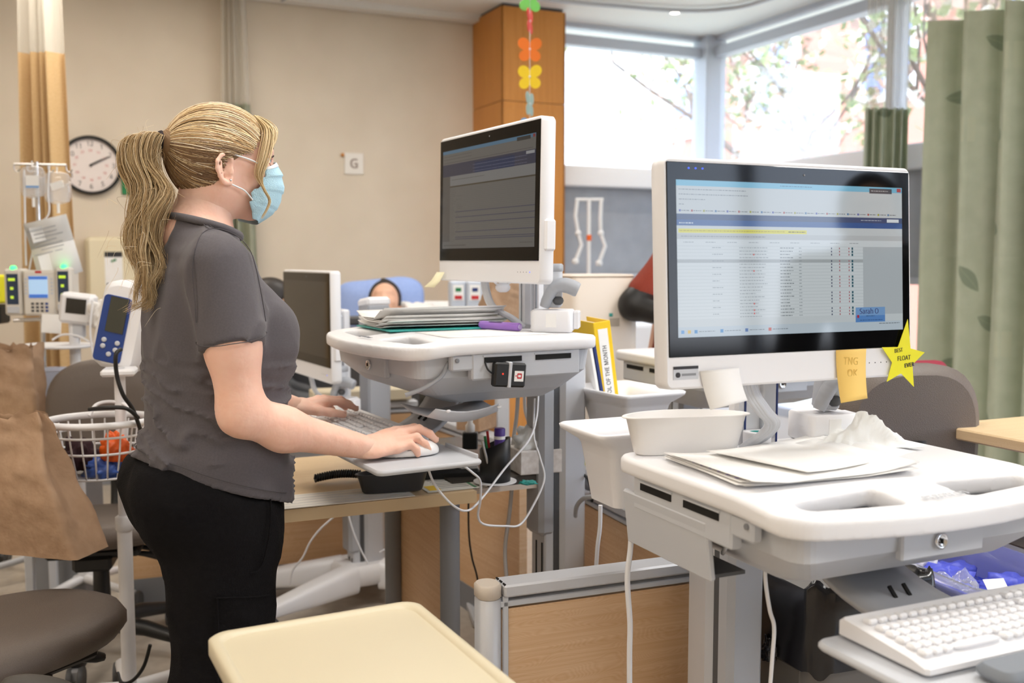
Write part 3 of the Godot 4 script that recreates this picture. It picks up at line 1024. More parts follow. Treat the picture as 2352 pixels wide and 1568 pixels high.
	for sd in [1.0, -1.0]:
		var ey := part(b, "eye", MB.new().ball(hc + Vector3(0.088, -0.012, 0.031 * sd), Vector3.ONE * 0.0115, 16), mat("e9e4e0", 0.15))
		part(ey, "iris", MB.new().ball(hc + Vector3(0.0955, -0.011, 0.0325 * sd), Vector3(0.0048, 0.0055, 0.0055), 12), mat("4a6270", 0.1))
		var lid := MB.new()
		lid.tube(curve([hc + Vector3(0.1, -0.008, 0.02 * sd), hc + Vector3(0.101, -0.003, 0.031 * sd), hc + Vector3(0.092, -0.005, 0.044 * sd)], 5), 0.0022, 6)
		lid.tube(curve([hc + Vector3(0.1, -0.014, 0.02 * sd), hc + Vector3(0.0995, -0.021, 0.031 * sd), hc + Vector3(0.09, -0.013, 0.044 * sd)], 5), 0.0018, 6)
		part(b, "eyelid", lid, M.skin)
		var lash := MB.new()
		for i in 12:
			var z := 0.02 + i * 0.002
			var p := hc + Vector3(0.102 - i * 0.0007, -0.004, z * sd)
			lash.tube([p, p + Vector3(0.005, 0.0005, 0.001 * sd), p + Vector3(0.008, 0.004, 0.002 * sd)], [0.0005, 0.0004, 0.0002], 3)
		part(b, "eyelash", lash, M.darkhair)
		var brow := MB.new()
		for i in 46:
			var u := i / 45.0
			var p := settle(head, hc + Vector3(0.108 - 0.02 * u, 0.014 + 0.004 * sin(u * 3.0), (0.014 + 0.032 * u) * sd), 0.0008)
			brow.tube([p, p + Vector3(-0.002, 0.0022 * rng.randf_range(0.0, 1.3), 0.006 * sd)], [0.0008, 0.0003], 3)
		part(b, "eyebrow", brow, mat("7d5f48", 0.7))
	part(woman, "earring", MB.new().ball(Vector3(0.031, 1.481, 0.0815), Vector3.ONE * 0.003, 10), M.chrome, "tiny round stud earring")
	# --- t-shirt ---
	var tor := stack([[0.76, -0.165, 0.155, 0.195], [0.80, -0.168, 0.158, 0.197], [0.85, -0.168, 0.16, 0.196], [0.92, -0.155, 0.163, 0.188], [0.97, -0.138, 0.163, 0.178], [1.05, -0.136, 0.16, 0.17], [1.134, -0.137, 0.166, 0.174], [1.20, -0.134, 0.156, 0.176], [1.25, -0.127, 0.13, 0.178], [1.29, -0.116, 0.104, 0.172], [1.33, -0.102, 0.08, 0.14], [1.36, -0.09, 0.066, 0.105], [1.39, -0.08, 0.055, 0.078], [1.43, -0.07, 0.045, 0.062]], 0.045)
	var sh := [tor,
		cone(Vector3(-0.02, 1.318, 0.135), Vector3(-0.02, 1.36, 0.05), 0.05, 0.05, 0.05), cone(Vector3(-0.02, 1.318, -0.135), Vector3(-0.02, 1.36, -0.05), 0.05, 0.05, 0.05),
		cone(Vector3(0.1, 1.17, 0.075), Vector3(0.095, 1.145, 0.075), 0.07, 0.072, 0.05), cone(Vector3(0.1, 1.17, -0.075), Vector3(0.095, 1.145, -0.075), 0.07, 0.072, 0.05),
		cut_cone(Vector3(-0.012, 1.305, 0.155), Vector3(0.0, 1.148, 0.196), 0.066, 0.067, 0.035),
		cut_cone(Vector3(-0.012, 1.305, -0.155), Vector3(0.028, 1.13, -0.21), 0.066, 0.067, 0.035)]
	var wr := FastNoiseLite.new()
	wr.seed = 3
	wr.frequency = 7.0
	wr.fractal_octaves = 2
	var fold := FastNoiseLite.new()
	fold.seed = 8
	fold.frequency = 4.0
	fold.fractal_octaves = 1
	var post := func(p: Vector3, d: float) -> float:
		# creases: soft ridges running down and round towards the waist
		var low := clampf((1.12 - p.y) / 0.2, 0.0, 1.0)
		if absf(d) < 0.03:
			d -= shirt_fold(p, low, fold, wr)
		d = maxf(d, (0.857 - 0.36 * p.x) - p.y)
		d = maxf(d, p.y - (1.389 - 0.3 * p.x))
		return d
	var smb := MB.new()
	skin_over(smb, sh, 0.0065, [], post)
	var shirt := part(woman, "t_shirt", smb, M.shirt)
	var col := MB.new()
	var cp := []
	for i in 33:
		var a := TAU * i / 32.0
		var r0 := 0.02
		var r1 := 0.2
		for n in 16:
			var rm := (r0 + r1) / 2.0
			var x := -0.016 + rm * cos(a)
			if field(sh, Vector3(x, 1.384 - 0.3 * x, rm * sin(a))) < 0.0: r0 = rm
			else: r1 = rm
		var xx := -0.016 + r0 * cos(a)
		cp.append(Vector3(xx, 1.386 - 0.3 * xx, r0 * sin(a)))
	col.tube(cp, 0.0065, 8, false, 1.3)
	part(shirt, "collar", col, M.shirt)
	var lines := [
		[Vector3(-0.025, 1.395, 0.09), Vector3(-0.022, 1.385, 0.105), Vector3(-0.018, 1.37, 0.135)],
		[Vector3(-0.033, 1.395, 0.09), Vector3(-0.03, 1.385, 0.105), Vector3(-0.026, 1.37, 0.135)],
		[Vector3(0.075, 1.2, 0.2), Vector3(0.065, 1.28, 0.2), Vector3(0.03, 1.34, 0.18), Vector3(-0.02, 1.37, 0.14), Vector3(-0.06, 1.34, 0.18), Vector3(-0.085, 1.27, 0.2), Vector3(-0.08, 1.2, 0.2)]]
	for l in lines:
		var pts := []
		for p in curve(l, 10): pts.append(settle(sh, p, 0.0012))
		part(shirt, "seam", MB.new().tube(pts, 0.0009, 5), M.seam)
	var hem := []
	for i in 25:
		var a := TAU * i / 24.0
		var q := Vector3(0.0, 1.168, 0.19) + Vector3(cos(a) * 0.09, 0.012 * cos(a), sin(a) * 0.09)
		hem.append(settle([sh[5]], q, 0.001))
	part(shirt, "sleeve_stitch", MB.new().tube(hem, 0.0009, 4, false), M.seam)
	var hem2 := []
	for i in 49:
		var a := TAU * i / 48.0
		var x := cos(a) * 0.17
		hem2.append(settle([tor], Vector3(x, 0.88 - 0.36 * x, sin(a) * 0.2), 0.003))
	part(shirt, "hem_stitch", MB.new().tube(hem2, 0.0009, 4, false), M.seam)
	# --- trousers and shoes ---
	var pt := MB.new()
	var cloth := FastNoiseLite.new()
	cloth.seed = 21
	cloth.frequency = 3.5
	cloth.fractal_octaves = 2
	var ppost := func(p: Vector3, d: float) -> float:
		if absf(d) > 0.04: return d
		var r := 1.0 - absf(cloth.get_noise_3d(p.x * 1.5, p.y * 1.2 + p.x, p.z * 1.5) * 2.5)
		return d - maxf(r, 0.0) ** 2 * (0.003 + 0.006 * clampf((0.75 - p.y) / 0.3, 0, 1)) + 0.002 + 0.03 * smoothstep(-0.012, 0.02, p.y - (0.857 - 0.36 * p.x))
	skin_over(pt, [
		stack([[0.70, -0.12, 0.135, 0.17], [0.77, -0.155, 0.145, 0.186], [0.845, -0.178, 0.148, 0.19], [0.9, -0.16, 0.145, 0.18], [0.97, -0.12, 0.13, 0.16]], 0.04),
		cone(Vector3(-0.07, 0.84, 0.085), Vector3(-0.065, 0.82, 0.085), 0.105, 0.105, 0.05), cone(Vector3(-0.07, 0.84, -0.085), Vector3(-0.065, 0.82, -0.085), 0.105, 0.105, 0.05),
		cone(Vector3(-0.005, 0.76, 0.088), Vector3(-0.015, 0.45, 0.1), 0.118, 0.098, 0.03), cone(Vector3(-0.015, 0.45, 0.1), Vector3(-0.03, 0.1, 0.1), 0.098, 0.085, 0.03),
		cone(Vector3(0.025, 0.76, -0.088), Vector3(0.045, 0.45, -0.1), 0.115, 0.096, 0.03), cone(Vector3(0.045, 0.45, -0.1), Vector3(0.03, 0.1, -0.1), 0.096, 0.085, 0.03)], 0.01, [], ppost)
	var tr := part(woman, "trousers", pt, M.pants)
	for l in [[Vector3(0.09, 0.84, 0.19), Vector3(0.07, 0.78, 0.2), Vector3(0.045, 0.71, 0.2), Vector3(0.02, 0.70, 0.21)], [Vector3(-0.05, 0.66, 0.22), Vector3(0.0, 0.655, 0.22), Vector3(0.08, 0.64, 0.2)], [Vector3(-0.05, 0.66, 0.22), Vector3(-0.05, 0.55, 0.22), Vector3(-0.05, 0.45, 0.2)]]:
		var pts := []
		for p in curve(l, 8): pts.append(settle([cone(Vector3(-0.005, 0.76, 0.088), Vector3(-0.015, 0.45, 0.1), 0.122, 0.102), stack([[0.70, -0.12, 0.135, 0.17], [0.77, -0.155, 0.145, 0.188], [0.845, -0.178, 0.148, 0.192], [0.97, -0.12, 0.13, 0.16]])], p, 0.003))
		part(tr, "pocket_seam", MB.new().tube(pts, 0.0018, 5), M.pants)
	for s in [[-0.02, 0.1], [0.04, -0.1]]:
		var so := MB.new()
		skin_over(so, [cone(Vector3(s[0] - 0.04, 0.05, s[1]), Vector3(s[0] + 0.12, 0.04, s[1]), 0.045, 0.038, 0.02), cone(Vector3(s[0] - 0.02, 0.09, s[1]), Vector3(s[0] - 0.02, 0.05, s[1]), 0.045, 0.045, 0.02)], 0.012, [], func(p: Vector3, d: float) -> float: return maxf(d, 0.004 - p.y))
		part(woman, "shoe", so, M.dark)
	nurse_hair(woman, hc, head)
	nurse_mask(woman)

func nurse_mask(woman: Node3D) -> void:
	var mid := [[0.145, 1.529], [0.16, 1.505], [0.166, 1.475], [0.158, 1.442], [0.14, 1.416], [0.105, 1.395]]
	var side := [[0.11, 1.512, 0.061], [0.107, 1.495, 0.064], [0.098, 1.474, 0.066], [0.076, 1.458, 0.068], [0.075, 1.434, 0.066], [0.082, 1.405, 0.056]]
	var at := func(t: float, s: float) -> Vector3:
		var f := t * 5.0
		var i := mini(int(f), 4)
		var u := f - i
		var m := Vector2(mid[i][0], mid[i][1]).lerp(Vector2(mid[i + 1][0], mid[i + 1][1]), u)
		var e := Vector3(side[i][0], side[i][1], side[i][2]).lerp(Vector3(side[i + 1][0], side[i + 1][1], side[i + 1][2]), u)
		var w := pow(absf(s), 1.9)
		var p := Vector3(lerpf(m.x, e.x, w), lerpf(m.y, e.y, pow(absf(s), 1.3)), e.z * signf(s) * sin(absf(s) * PI / 2.0) * 1.0)
		# three pleats that open in the middle
		var pleat := fposmod(t * 4.0, 1.0)
		p.x += (pleat - 0.5) * 0.007 * (0.4 + 0.6 * absf(s)) * (1.0 if t > 0.12 and t < 0.9 else 0.0)
		p.x += sin(s * 9.0 + t * 7.0) * 0.0012
		return p
	var rows := []
	var white := []
	for i in 49:
		var row := []
		for k in 41: row.append(at.call(1.0 - i / 48.0, -1.0 + k / 20.0))
		rows.append(row)
	var mk := part(woman, "face_mask", MB.new().sheet(rows, 0.0016), M.mask_blue, "pale blue pleated face mask")
	for i in 7:
		var row := []
		for k in 41: row.append(at.call(0.07 - i * 0.0117, -1.0 + k / 20.0) + Vector3(0.0012, 0.0006, 0))
		white.append(row)
	part(mk, "top_band", MB.new().sheet(white, 0.0016), M.mask_white)
	for s in [1.0, -1.0]:
		var loop := MB.new()
		loop.tube(curve([at.call(0.04, s), Vector3(0.08, 1.522, 0.077 * s), Vector3(0.04, 1.532, 0.084 * s), Vector3(0.015, 1.533, 0.082 * s)], 8), 0.0016, 6)
		part(mk, "ear_loop", loop, M.mask_white)
		loop = MB.new()
		loop.tube(curve([at.call(0.72, s), Vector3(0.062, 1.461, 0.073 * s), Vector3(0.045, 1.468, 0.08 * s), Vector3(0.028, 1.475, 0.08 * s)], 8), 0.0016, 6)
		part(mk, "ear_loop", loop, M.mask_white)

func hair_strand(mb: MB, pts: Array, r: float, c: Color) -> void:
	mb.st.set_color(c)
	var radii := []
	for i in pts.size(): radii.append(r * (1.0 - 0.75 * pow(float(i) / (pts.size() - 1), 3.0)))
	mb.tube(pts, radii, 3, false)

func nurse_hair(woman: Node3D, hc: Vector3, head: Array) -> void:
	var r := RandomNumberGenerator.new()
	r.seed = 5
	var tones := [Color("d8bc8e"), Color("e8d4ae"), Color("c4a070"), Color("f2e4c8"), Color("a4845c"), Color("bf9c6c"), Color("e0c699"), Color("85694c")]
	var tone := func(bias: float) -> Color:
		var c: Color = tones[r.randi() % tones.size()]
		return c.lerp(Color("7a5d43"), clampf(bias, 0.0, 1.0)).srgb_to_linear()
	var c0 := hc + Vector3(-0.002, 0.004, 0)
	var shell := Vector3(0.108, 0.096, 0.084)
	var tie := Vector3(-0.082, 1.557, 0.004)
	# under-layer of hair over the skull
	var cap := MB.new()
	skin_over(cap, [oval(c0, shell * 0.965, 0.02), oval(c0 + Vector3(-0.042, -0.04, 0), Vector3(0.05, 0.055, 0.056), 0.03), cone(c0 + Vector3(-0.06, 0.01, 0), tie + Vector3(0.006, 0, 0), 0.04, 0.012, 0.05)], 0.006, [], func(p: Vector3, d: float) -> float:
		var q := p - c0
		# hairline: in front of the ear, round it, down to the nape
		var line := q.x * 0.95 - q.y * 0.42 - 0.048 + maxf(0.0, -q.y) * 1.2
		if q.y < -0.035: line = maxf(line, -q.y - 0.092 - q.x * 0.25)
		return maxf(d, line))
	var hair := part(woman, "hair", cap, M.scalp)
	var mb := MB.new()
	var put := func(p: Vector3, lift: float) -> Vector3:
		var q := (p - c0)
		var e := Vector3(q.x / shell.x, q.y / (shell.y if q.y > 0.0 else 0.112), q.z / shell.z).length()
		return c0 + q / e * (1.0 + lift)
	for i in 3000:
		# start on the hairline: angle 0 = middle of the forehead, 1 = nape
		var u := r.randf()
		if r.randf() < 0.35: u = r.randf_range(0.6, 1.0)
		var sgn := 1.0 if r.randf() < 0.72 else -1.0
		var line := [Vector3(0.09, 0.068, 0.004), Vector3(0.085, 0.055, 0.035), Vector3(0.068, 0.03, 0.066), Vector3(0.055, 0.0, 0.08), Vector3(0.02, -0.004, 0.088), Vector3(-0.01, -0.02, 0.086), Vector3(-0.02, -0.055, 0.074), Vector3(-0.035, -0.085, 0.055), Vector3(-0.05, -0.1, 0.02)]
		var f := u * (line.size() - 1.001)
		var k := int(f)
		var s: Vector3 = (line[k] as Vector3).lerp(line[k + 1], f - k)
		# many start further back along their own path
		s = Vector3(s.x, s.y, s.z * sgn) + Vector3(r.randfn(), r.randfn(), r.randfn()) * 0.004
		var a := (c0 + s)
		var pts := []
		var lift := r.randf_range(-0.01, 0.045)
		var t0 := 0.0 if r.randf() < 0.6 else r.randf_range(0.0, 0.5)
		var sag := r.randf_range(0.0, 0.02)
		for j in 15:
			var t: float = lerpf(t0, 1.0, j / 14.0)
			var p := a.lerp(tie, t)
			p.y += sin(t * PI) * (0.03 * (1.0 - u) - sag * (1.0 if u > 0.3 else 0.2))
			if t < 0.86: p = put.call(p, lift + 0.03 * sin(t * PI) * (1.0 - u))
			else: p = (put.call(a.lerp(tie, 0.86), lift) as Vector3).lerp(tie + Vector3(0, r.randfn() * 0.002, r.randfn() * 0.002), (t - 0.86) / 0.14)
			pts.append(p)
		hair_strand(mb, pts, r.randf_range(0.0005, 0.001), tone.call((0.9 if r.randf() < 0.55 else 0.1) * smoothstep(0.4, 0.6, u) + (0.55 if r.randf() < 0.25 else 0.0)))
	# ponytail: clumps of strands that wave together
	var spine := curve([tie, Vector3(-0.106, 1.568, 0.01), Vector3(-0.13, 1.548, 0.018), Vector3(-0.136, 1.495, 0.024), Vector3(-0.116, 1.44, 0.03), Vector3(-0.124, 1.385, 0.036), Vector3(-0.142, 1.335, 0.044), Vector3(-0.122, 1.285, 0.052), Vector3(-0.132, 1.245, 0.056), Vector3(-0.165, 1.222, 0.06)], 6)
	for cl in 60:
		var ang := r.randf() * TAU
		var rad := sqrt(r.randf())
		var ph := r.randfn() * 0.5
		var amp := r.randf_range(0.006, 0.017)
		var stop := r.randf_range(0.62, 1.0)
		if r.randf() < 0.2: stop = r.randf_range(0.45, 0.65)
		var turnout := r.randf_range(-0.02, 0.03)
		var shade := r.randf_range(0.0, 0.12) + (0.45 if r.randf() < 0.2 else 0.0)
		for i in 30:
			var pts := []
			var da := r.randfn() * 0.25
			var dr := r.randfn() * 0.12
			var jit := Vector3(r.randfn(), r.randfn(), r.randfn()) * 0.0012
			var e := clampf(stop + r.randfn() * 0.04, 0.3, 1.0)
			for j in 26:
				var t: float = j / 25.0 * e
				var fi := t * (spine.size() - 1)
				var ii := mini(int(fi), spine.size() - 2)
				var c: Vector3 = (spine[ii] as Vector3).lerp(spine[ii + 1], fi - ii)
				var wid := 0.008 + 0.027 * smoothstep(0.02, 0.22, t) - 0.016 * smoothstep(0.5, 1.0, t)
				var w := (rad + dr) * wid
				var wave := sin(t * 21.0 + ph) * amp * smoothstep(0.2, 0.5, t)
				c += Vector3(cos(ang + da) * w + wave, sin(ang + da) * w * 0.35 * smoothstep(0.0, 0.2, t), sin(ang + da) * w * 1.0 + cos(t * 15.0 + ph) * amp * 0.6 * smoothstep(0.2, 0.5, t))
				c.x += turnout * smoothstep(0.6, 1.0, t)
				pts.append(c + jit * (0.3 + 2.0 * t))
			hair_strand(mb, pts, r.randf_range(0.0004, 0.0009), (tone.call(shade) as Color).lerp(Color("d9bf92").srgb_to_linear(), 0.45))
	# locks hanging in front of the ear and over the temple
	for lock in [[[Vector3(0.07, 0.083, 0.02), Vector3(0.086, 0.05, 0.055), Vector3(0.074, 0.0, 0.074), Vector3(0.06, -0.045, 0.078), Vector3(0.07, -0.075, 0.08), Vector3(0.082, -0.1, 0.076), Vector3(0.064, -0.135, 0.076)], 70, 0.0035], [[Vector3(0.075, 0.082, 0.02), Vector3(0.095, 0.055, 0.045), Vector3(0.09, 0.02, 0.062), Vector3(0.075, -0.02, 0.075), Vector3(0.066, -0.05, 0.079)], 90, 0.0042], [[Vector3(0.082, 0.08, 0.0), Vector3(0.108, 0.045, -0.03), Vector3(0.1, 0.0, -0.06)], 50, 0.006]]:
		for i in int(lock[1]):
			var o := Vector3(r.randfn(), r.randfn() * 0.3, r.randfn()) * float(lock[2])
			var pts := []
			var cv := curve(lock[0], 5)
			var cut := cv.size() - r.randi_range(0, 5)
			for j in cut:
				var t: float = float(j) / (cv.size() - 1)
				var wid: float = (0.25 + 1.5 * sin(minf(t * 1.6, 1.0) * PI)) if t < 0.62 else 0.35
				pts.append(hc + cv[j] + o * wid)
			hair_strand(mb, pts, r.randf_range(0.0005, 0.001), tone.call(0.0).lerp(Color("e2cc9c").srgb_to_linear(), 0.5))
	# stray hairs
	for i in 90:
		var p: Vector3 = spine[r.randi_range(8, spine.size() - 8)] + Vector3(r.randfn() * 0.03, r.randfn() * 0.02, 0.02 + r.randfn() * 0.02)
		var q := p + Vector3(r.randf_range(-0.035, 0.012), r.randf_range(-0.06, 0.0), r.randfn() * 0.015)
		hair_strand(mb, curve([p, p.lerp(q, 0.5) + Vector3(r.randfn() * 0.01, 0.012, 0), q], 5), 0.00028, tone.call(0.0))
	var hs := part(hair, "strands", mb, M.hair)
	hs.set_meta("kind", "stuff")
	var band := MB.new()
	band.tube(curve([tie + Vector3(-0.006, 0.019, 0), tie + Vector3(-0.004, 0.008, 0.013), tie + Vector3(-0.003, -0.008, 0.014), tie + Vector3(-0.004, -0.02, 0), tie + Vector3(-0.003, -0.008, -0.014), tie + Vector3(-0.004, 0.008, -0.013), tie + Vector3(-0.006, 0.019, 0)], 5), 0.007, 8)
	part(hair, "hair_tie", band, mat("2a2023", 0.9))

# a plain clothed figure: joints given from head to foot in its own axes (x forward, z to its right)
func person(called: String, label: String, at: Vector3, turn: float, j: Dictionary, top: Material, legs: Material, hair_mat: Material, fine := 0.014) -> Node3D:
	var t := thing(called, label, "person", at, turn)
	var sk := MB.new()
	var hc: Vector3 = j.head
	var neck: Vector3 = j.neck
	var hp := head_prims(hc)
	add_ear(hp, hc + Vector3(-0.01, -0.035, 0.073), 1.0)
	add_ear(hp, hc + Vector3(-0.01, -0.035, -0.073), -1.0)
	skin_over(sk, hp, 0.007)
	var inner := [cone(neck, hc + Vector3(-0.01, -0.05, 0), 0.06, 0.055, 0.03), cone(neck, j.hip, 0.09, 0.1, 0.05)]
	for s in ["r", "l"]:
		inner.append(cone(neck, j[s + "_shoulder"], 0.05, 0.045, 0.05))
		inner.append(cone(j[s + "_shoulder"], j[s + "_elbow"], 0.045, 0.038, 0.03))
		inner.append(cone(j[s + "_elbow"], j[s + "_hand"], 0.038, 0.025, 0.03))
		if j.has(s + "_knee"):
			inner.append(cone(j.hip, j[s + "_knee"], 0.07, 0.05, 0.05))
			inner.append(cone(j[s + "_knee"], j[s + "_foot"], 0.05, 0.035, 0.03))
	skin_over(sk, inner, fine)
	for s in ["r", "l"]:
		var w: Vector3 = j[s + "_hand"]
		var dir: Vector3 = (w - j[s + "_elbow"]).normalized()
		var acr := dir.cross(Vector3.UP).normalized()
		var hand := [cone(w, w + dir * 0.07, 0.03, 0.036, 0.015, dir.cross(acr), 0.45)]
		for f in 4:
			var o := acr * (0.027 - 0.018 * f)
			chain(hand, [w + dir * 0.06 + o, w + dir * 0.105 + o - Vector3(0, 0.008, 0), w + dir * (0.14 - 0.012 * absf(f - 1.4)) + o - Vector3(0, 0.024, 0)], [0.0105, 0.009, 0.0075])
		chain(hand, [w + dir * 0.02 + acr * 0.025, w + dir * 0.05 + acr * 0.05, w + dir * 0.085 + acr * 0.055], [0.015, 0.011, 0.009])
		skin_over(sk, hand, 0.0045)
	var b := part(t, "body", sk, j.get("skin", M.skin2))
	var tp := MB.new()
	var cl := [cone(neck + Vector3(0, -0.05, 0), j.hip, 0.115, 0.125, 0.06, Vector3(1, 0, 0), 0.85)]
	for s in ["r", "l"]:
		cl.append(cone(neck + Vector3(0, -0.04, 0), j[s + "_shoulder"], 0.07, 0.062, 0.06))
		cl.append(cone(j[s + "_shoulder"], (j[s + "_shoulder"] as Vector3).lerp(j[s + "_elbow"], 1.0 if j.get("long", false) else 0.78), 0.07, 0.062, 0.04))
		if j.get("long", false):
			cl.append(cone(j[s + "_elbow"], (j[s + "_elbow"] as Vector3).lerp(j[s + "_hand"], 0.9), 0.056, 0.04, 0.03))
	skin_over(tp, cl, fine)
	part(t, "top", tp, top)
	if j.has("r_knee"):
		var lg := MB.new()
		var ll := []
		for s in ["r", "l"]:
			var side := Vector3(0, 0, 0.09 if s == "r" else -0.09)
			ll.append(cone(j.hip + side, j[s + "_knee"], 0.105, 0.075, 0.05))
			ll.append(cone(j[s + "_knee"], j[s + "_foot"], 0.075, 0.06, 0.03))
		skin_over(lg, ll, fine)
		part(t, "trousers", lg, legs)
	var hm := MB.new()
	skin_over(hm, [oval(hc + Vector3(-0.01, 0.012, 0), Vector3(0.104, 0.098, 0.086), 0.02), cone(hc + Vector3(-0.06, -0.02, 0), hc + Vector3(-0.07, -0.09, 0), 0.06, 0.05, 0.03)], 0.009, [], func(p: Vector3, d: float) -> float:
		var q := p - hc
		return maxf(d, q.x - 0.05 - q.y * 0.55))
	part(b, "hair", hm, hair_mat)
	return t

func other_people() -> void:
	# someone sitting beyond the nurse, mostly hidden by her
	person("person", "person with dark hair sitting beyond the nurse, almost hidden by her shirt", pd(612, 760, 4.6) * Vector3(1, 0, 1), 10.0, {
		"head": Vector3(0.03, 1.13, 0), "neck": Vector3(0, 0.98, 0), "hip": Vector3(-0.05, 0.55, 0),
		"r_shoulder": Vector3(0, 0.94, 0.17), "l_shoulder": Vector3(0, 0.94, -0.17), "r_elbow": Vector3(0.06, 0.7, 0.22), "l_elbow": Vector3(0.06, 0.7, -0.22), "r_hand": Vector3(0.26, 0.66, 0.12), "l_hand": Vector3(0.26, 0.66, -0.12),
		"r_knee": Vector3(0.38, 0.52, 0.11), "l_knee": Vector3(0.38, 0.52, -0.11), "r_foot": Vector3(0.36, 0.06, 0.11), "l_foot": Vector3(0.36, 0.06, -0.11), "long": true}, M.dark, M.black, M.darkhair)
	# someone in rust red by the window, one elbow showing beside the near monitor
	var red := person("person", "person in a rust red top with black sleeves half hidden by the near monitor", Vector3(0.63, 0, -3.85), 0.0, {
		"head": Vector3(0.14, 1.44, 0.0), "neck": Vector3(0.05, 1.33, 0), "hip": Vector3(-0.02, 0.86, 0),
		"r_shoulder": Vector3(-0.04, 1.31, 0.16), "l_shoulder": Vector3(0.02, 1.31, -0.16), "r_elbow": Vector3(-0.175, 1.17, 0.2), "l_elbow": Vector3(0.05, 1.03, -0.22), "r_hand": Vector3(-0.1, 1.14, 0.28), "l_hand": Vector3(0.2, 0.98, -0.12),
		"r_knee": Vector3(0.04, 0.48, 0.11), "l_knee": Vector3(0.02, 0.48, -0.11), "r_foot": Vector3(-0.03, 0.06, 0.11), "l_foot": Vector3(-0.03, 0.06, -0.11)}, M.rust, M.black, M.darkhair)
	var cuff := MB.new()
	skin_over(cuff, [cone(Vector3(-0.16, 1.18, 0.197), Vector3(-0.18, 1.155, 0.2), 0.058, 0.058, 0.02), cone(Vector3(-0.18, 1.155, 0.2), Vector3(-0.1, 1.13, 0.28), 0.056, 0.045, 0.02)], 0.01)
	part(red, "sleeve", cuff, M.black, "black lower sleeve")
	# someone standing out of the frame to the right, seen as a dark shape in the near monitor's glass
	person("person", "standing person in dark clothes beside the viewer, mirrored in the near monitor", Vector3(1.78, 0, -1.4), 155.0, {
		"head": Vector3(0.03, 1.56, 0), "neck": Vector3(0, 1.42, 0), "hip": Vector3(0, 0.92, 0),
		"r_shoulder": Vector3(0, 1.37, 0.18), "l_shoulder": Vector3(0, 1.37, -0.18), "r_elbow": Vector3(0.0, 1.08, 0.24), "l_elbow": Vector3(0.0, 1.08, -0.24), "r_hand": Vector3(0.1, 0.85, 0.22), "l_hand": Vector3(0.1, 0.85, -0.22),
		"r_knee": Vector3(0.02, 0.5, 0.1), "l_knee": Vector3(0.02, 0.5, -0.1), "r_foot": Vector3(0.0, 0.06, 0.1), "l_foot": Vector3(0.0, 0.06, -0.1), "long": true}, M.dark, M.black, M.darkhair)

# ---------- computer carts ----------
var top_mesh: Mesh
var key_mesh: Mesh

func worktop_mesh() -> Mesh:
	# local: y 0 is the upper face, z towards the user; two hand holes, the front lip droops
	var hole := func(p: Vector3, cx: float) -> float:
		var q := Vector2(absf(p.x - cx) - 0.072, absf(p.z - 0.285) - 0.012 - 0.008 * clampf((p.x - cx) * signf(cx) / -0.07, -1, 1))
		return Vector2(maxf(q.x, 0), maxf(q.y, 0)).length() + minf(maxf(q.x, q.y), 0.0) - 0.016
	var f := func(p: Vector3, _d: float) -> float:
		var droop := 0.014 * smoothstep(0.2, 0.4, p.z)
		var y := p.y + droop
		# outline: straight sides, rounded front bulging to the user
		var front := 0.395 - 0.5 * p.x * p.x
		var q := Vector2(absf(p.x) - 0.262 + 0.035 * smoothstep(0.28, 0.45, p.z), maxf(p.z - front + 0.055, -0.112 - p.z))
		var o := Vector2(maxf(q.x, 0), maxf(q.y, 0)).length() + minf(maxf(q.x, q.y), 0.0) - 0.04
		o = maxf(o, -minf(hole.call(p, 0.15), hole.call(p, -0.15)))
		var e := Vector2(o + 0.008, absf(y + 0.016) - 0.016 + 0.008)
		return Vector2(maxf(e.x, 0), maxf(e.y, 0)).length() + minf(maxf(e.x, e.y), 0.0) - 0.008
	var guide := cone(Vector3(-0.2, -0.02, 0.15), Vector3(0.2, -0.02, 0.15), 0.1, 0.1)
	guide.lo = Vector3(-0.31, -0.075, -0.16)
	guide.hi = Vector3(0.31, 0.01, 0.46)
	guide.kind = 1
	guide.inv = Basis.from_scale(Vector3.ONE * 0.0001)
	guide.small = 0.0
	var mb := MB.new()
	skin_over(mb, [guide], 0.0055, [], f)
	return mb.done()

func rows_of_text(im: Image, r: RandomNumberGenerator, x: int, y: int, w: int, c: Color, h := 3) -> void:
	var at := x
	while at < x + w:
		var n := r.randi_range(4, 16)
		im.fill_rect(Rect2i(at, y, mini(n, x + w - at), h), c)
		at += n + 3

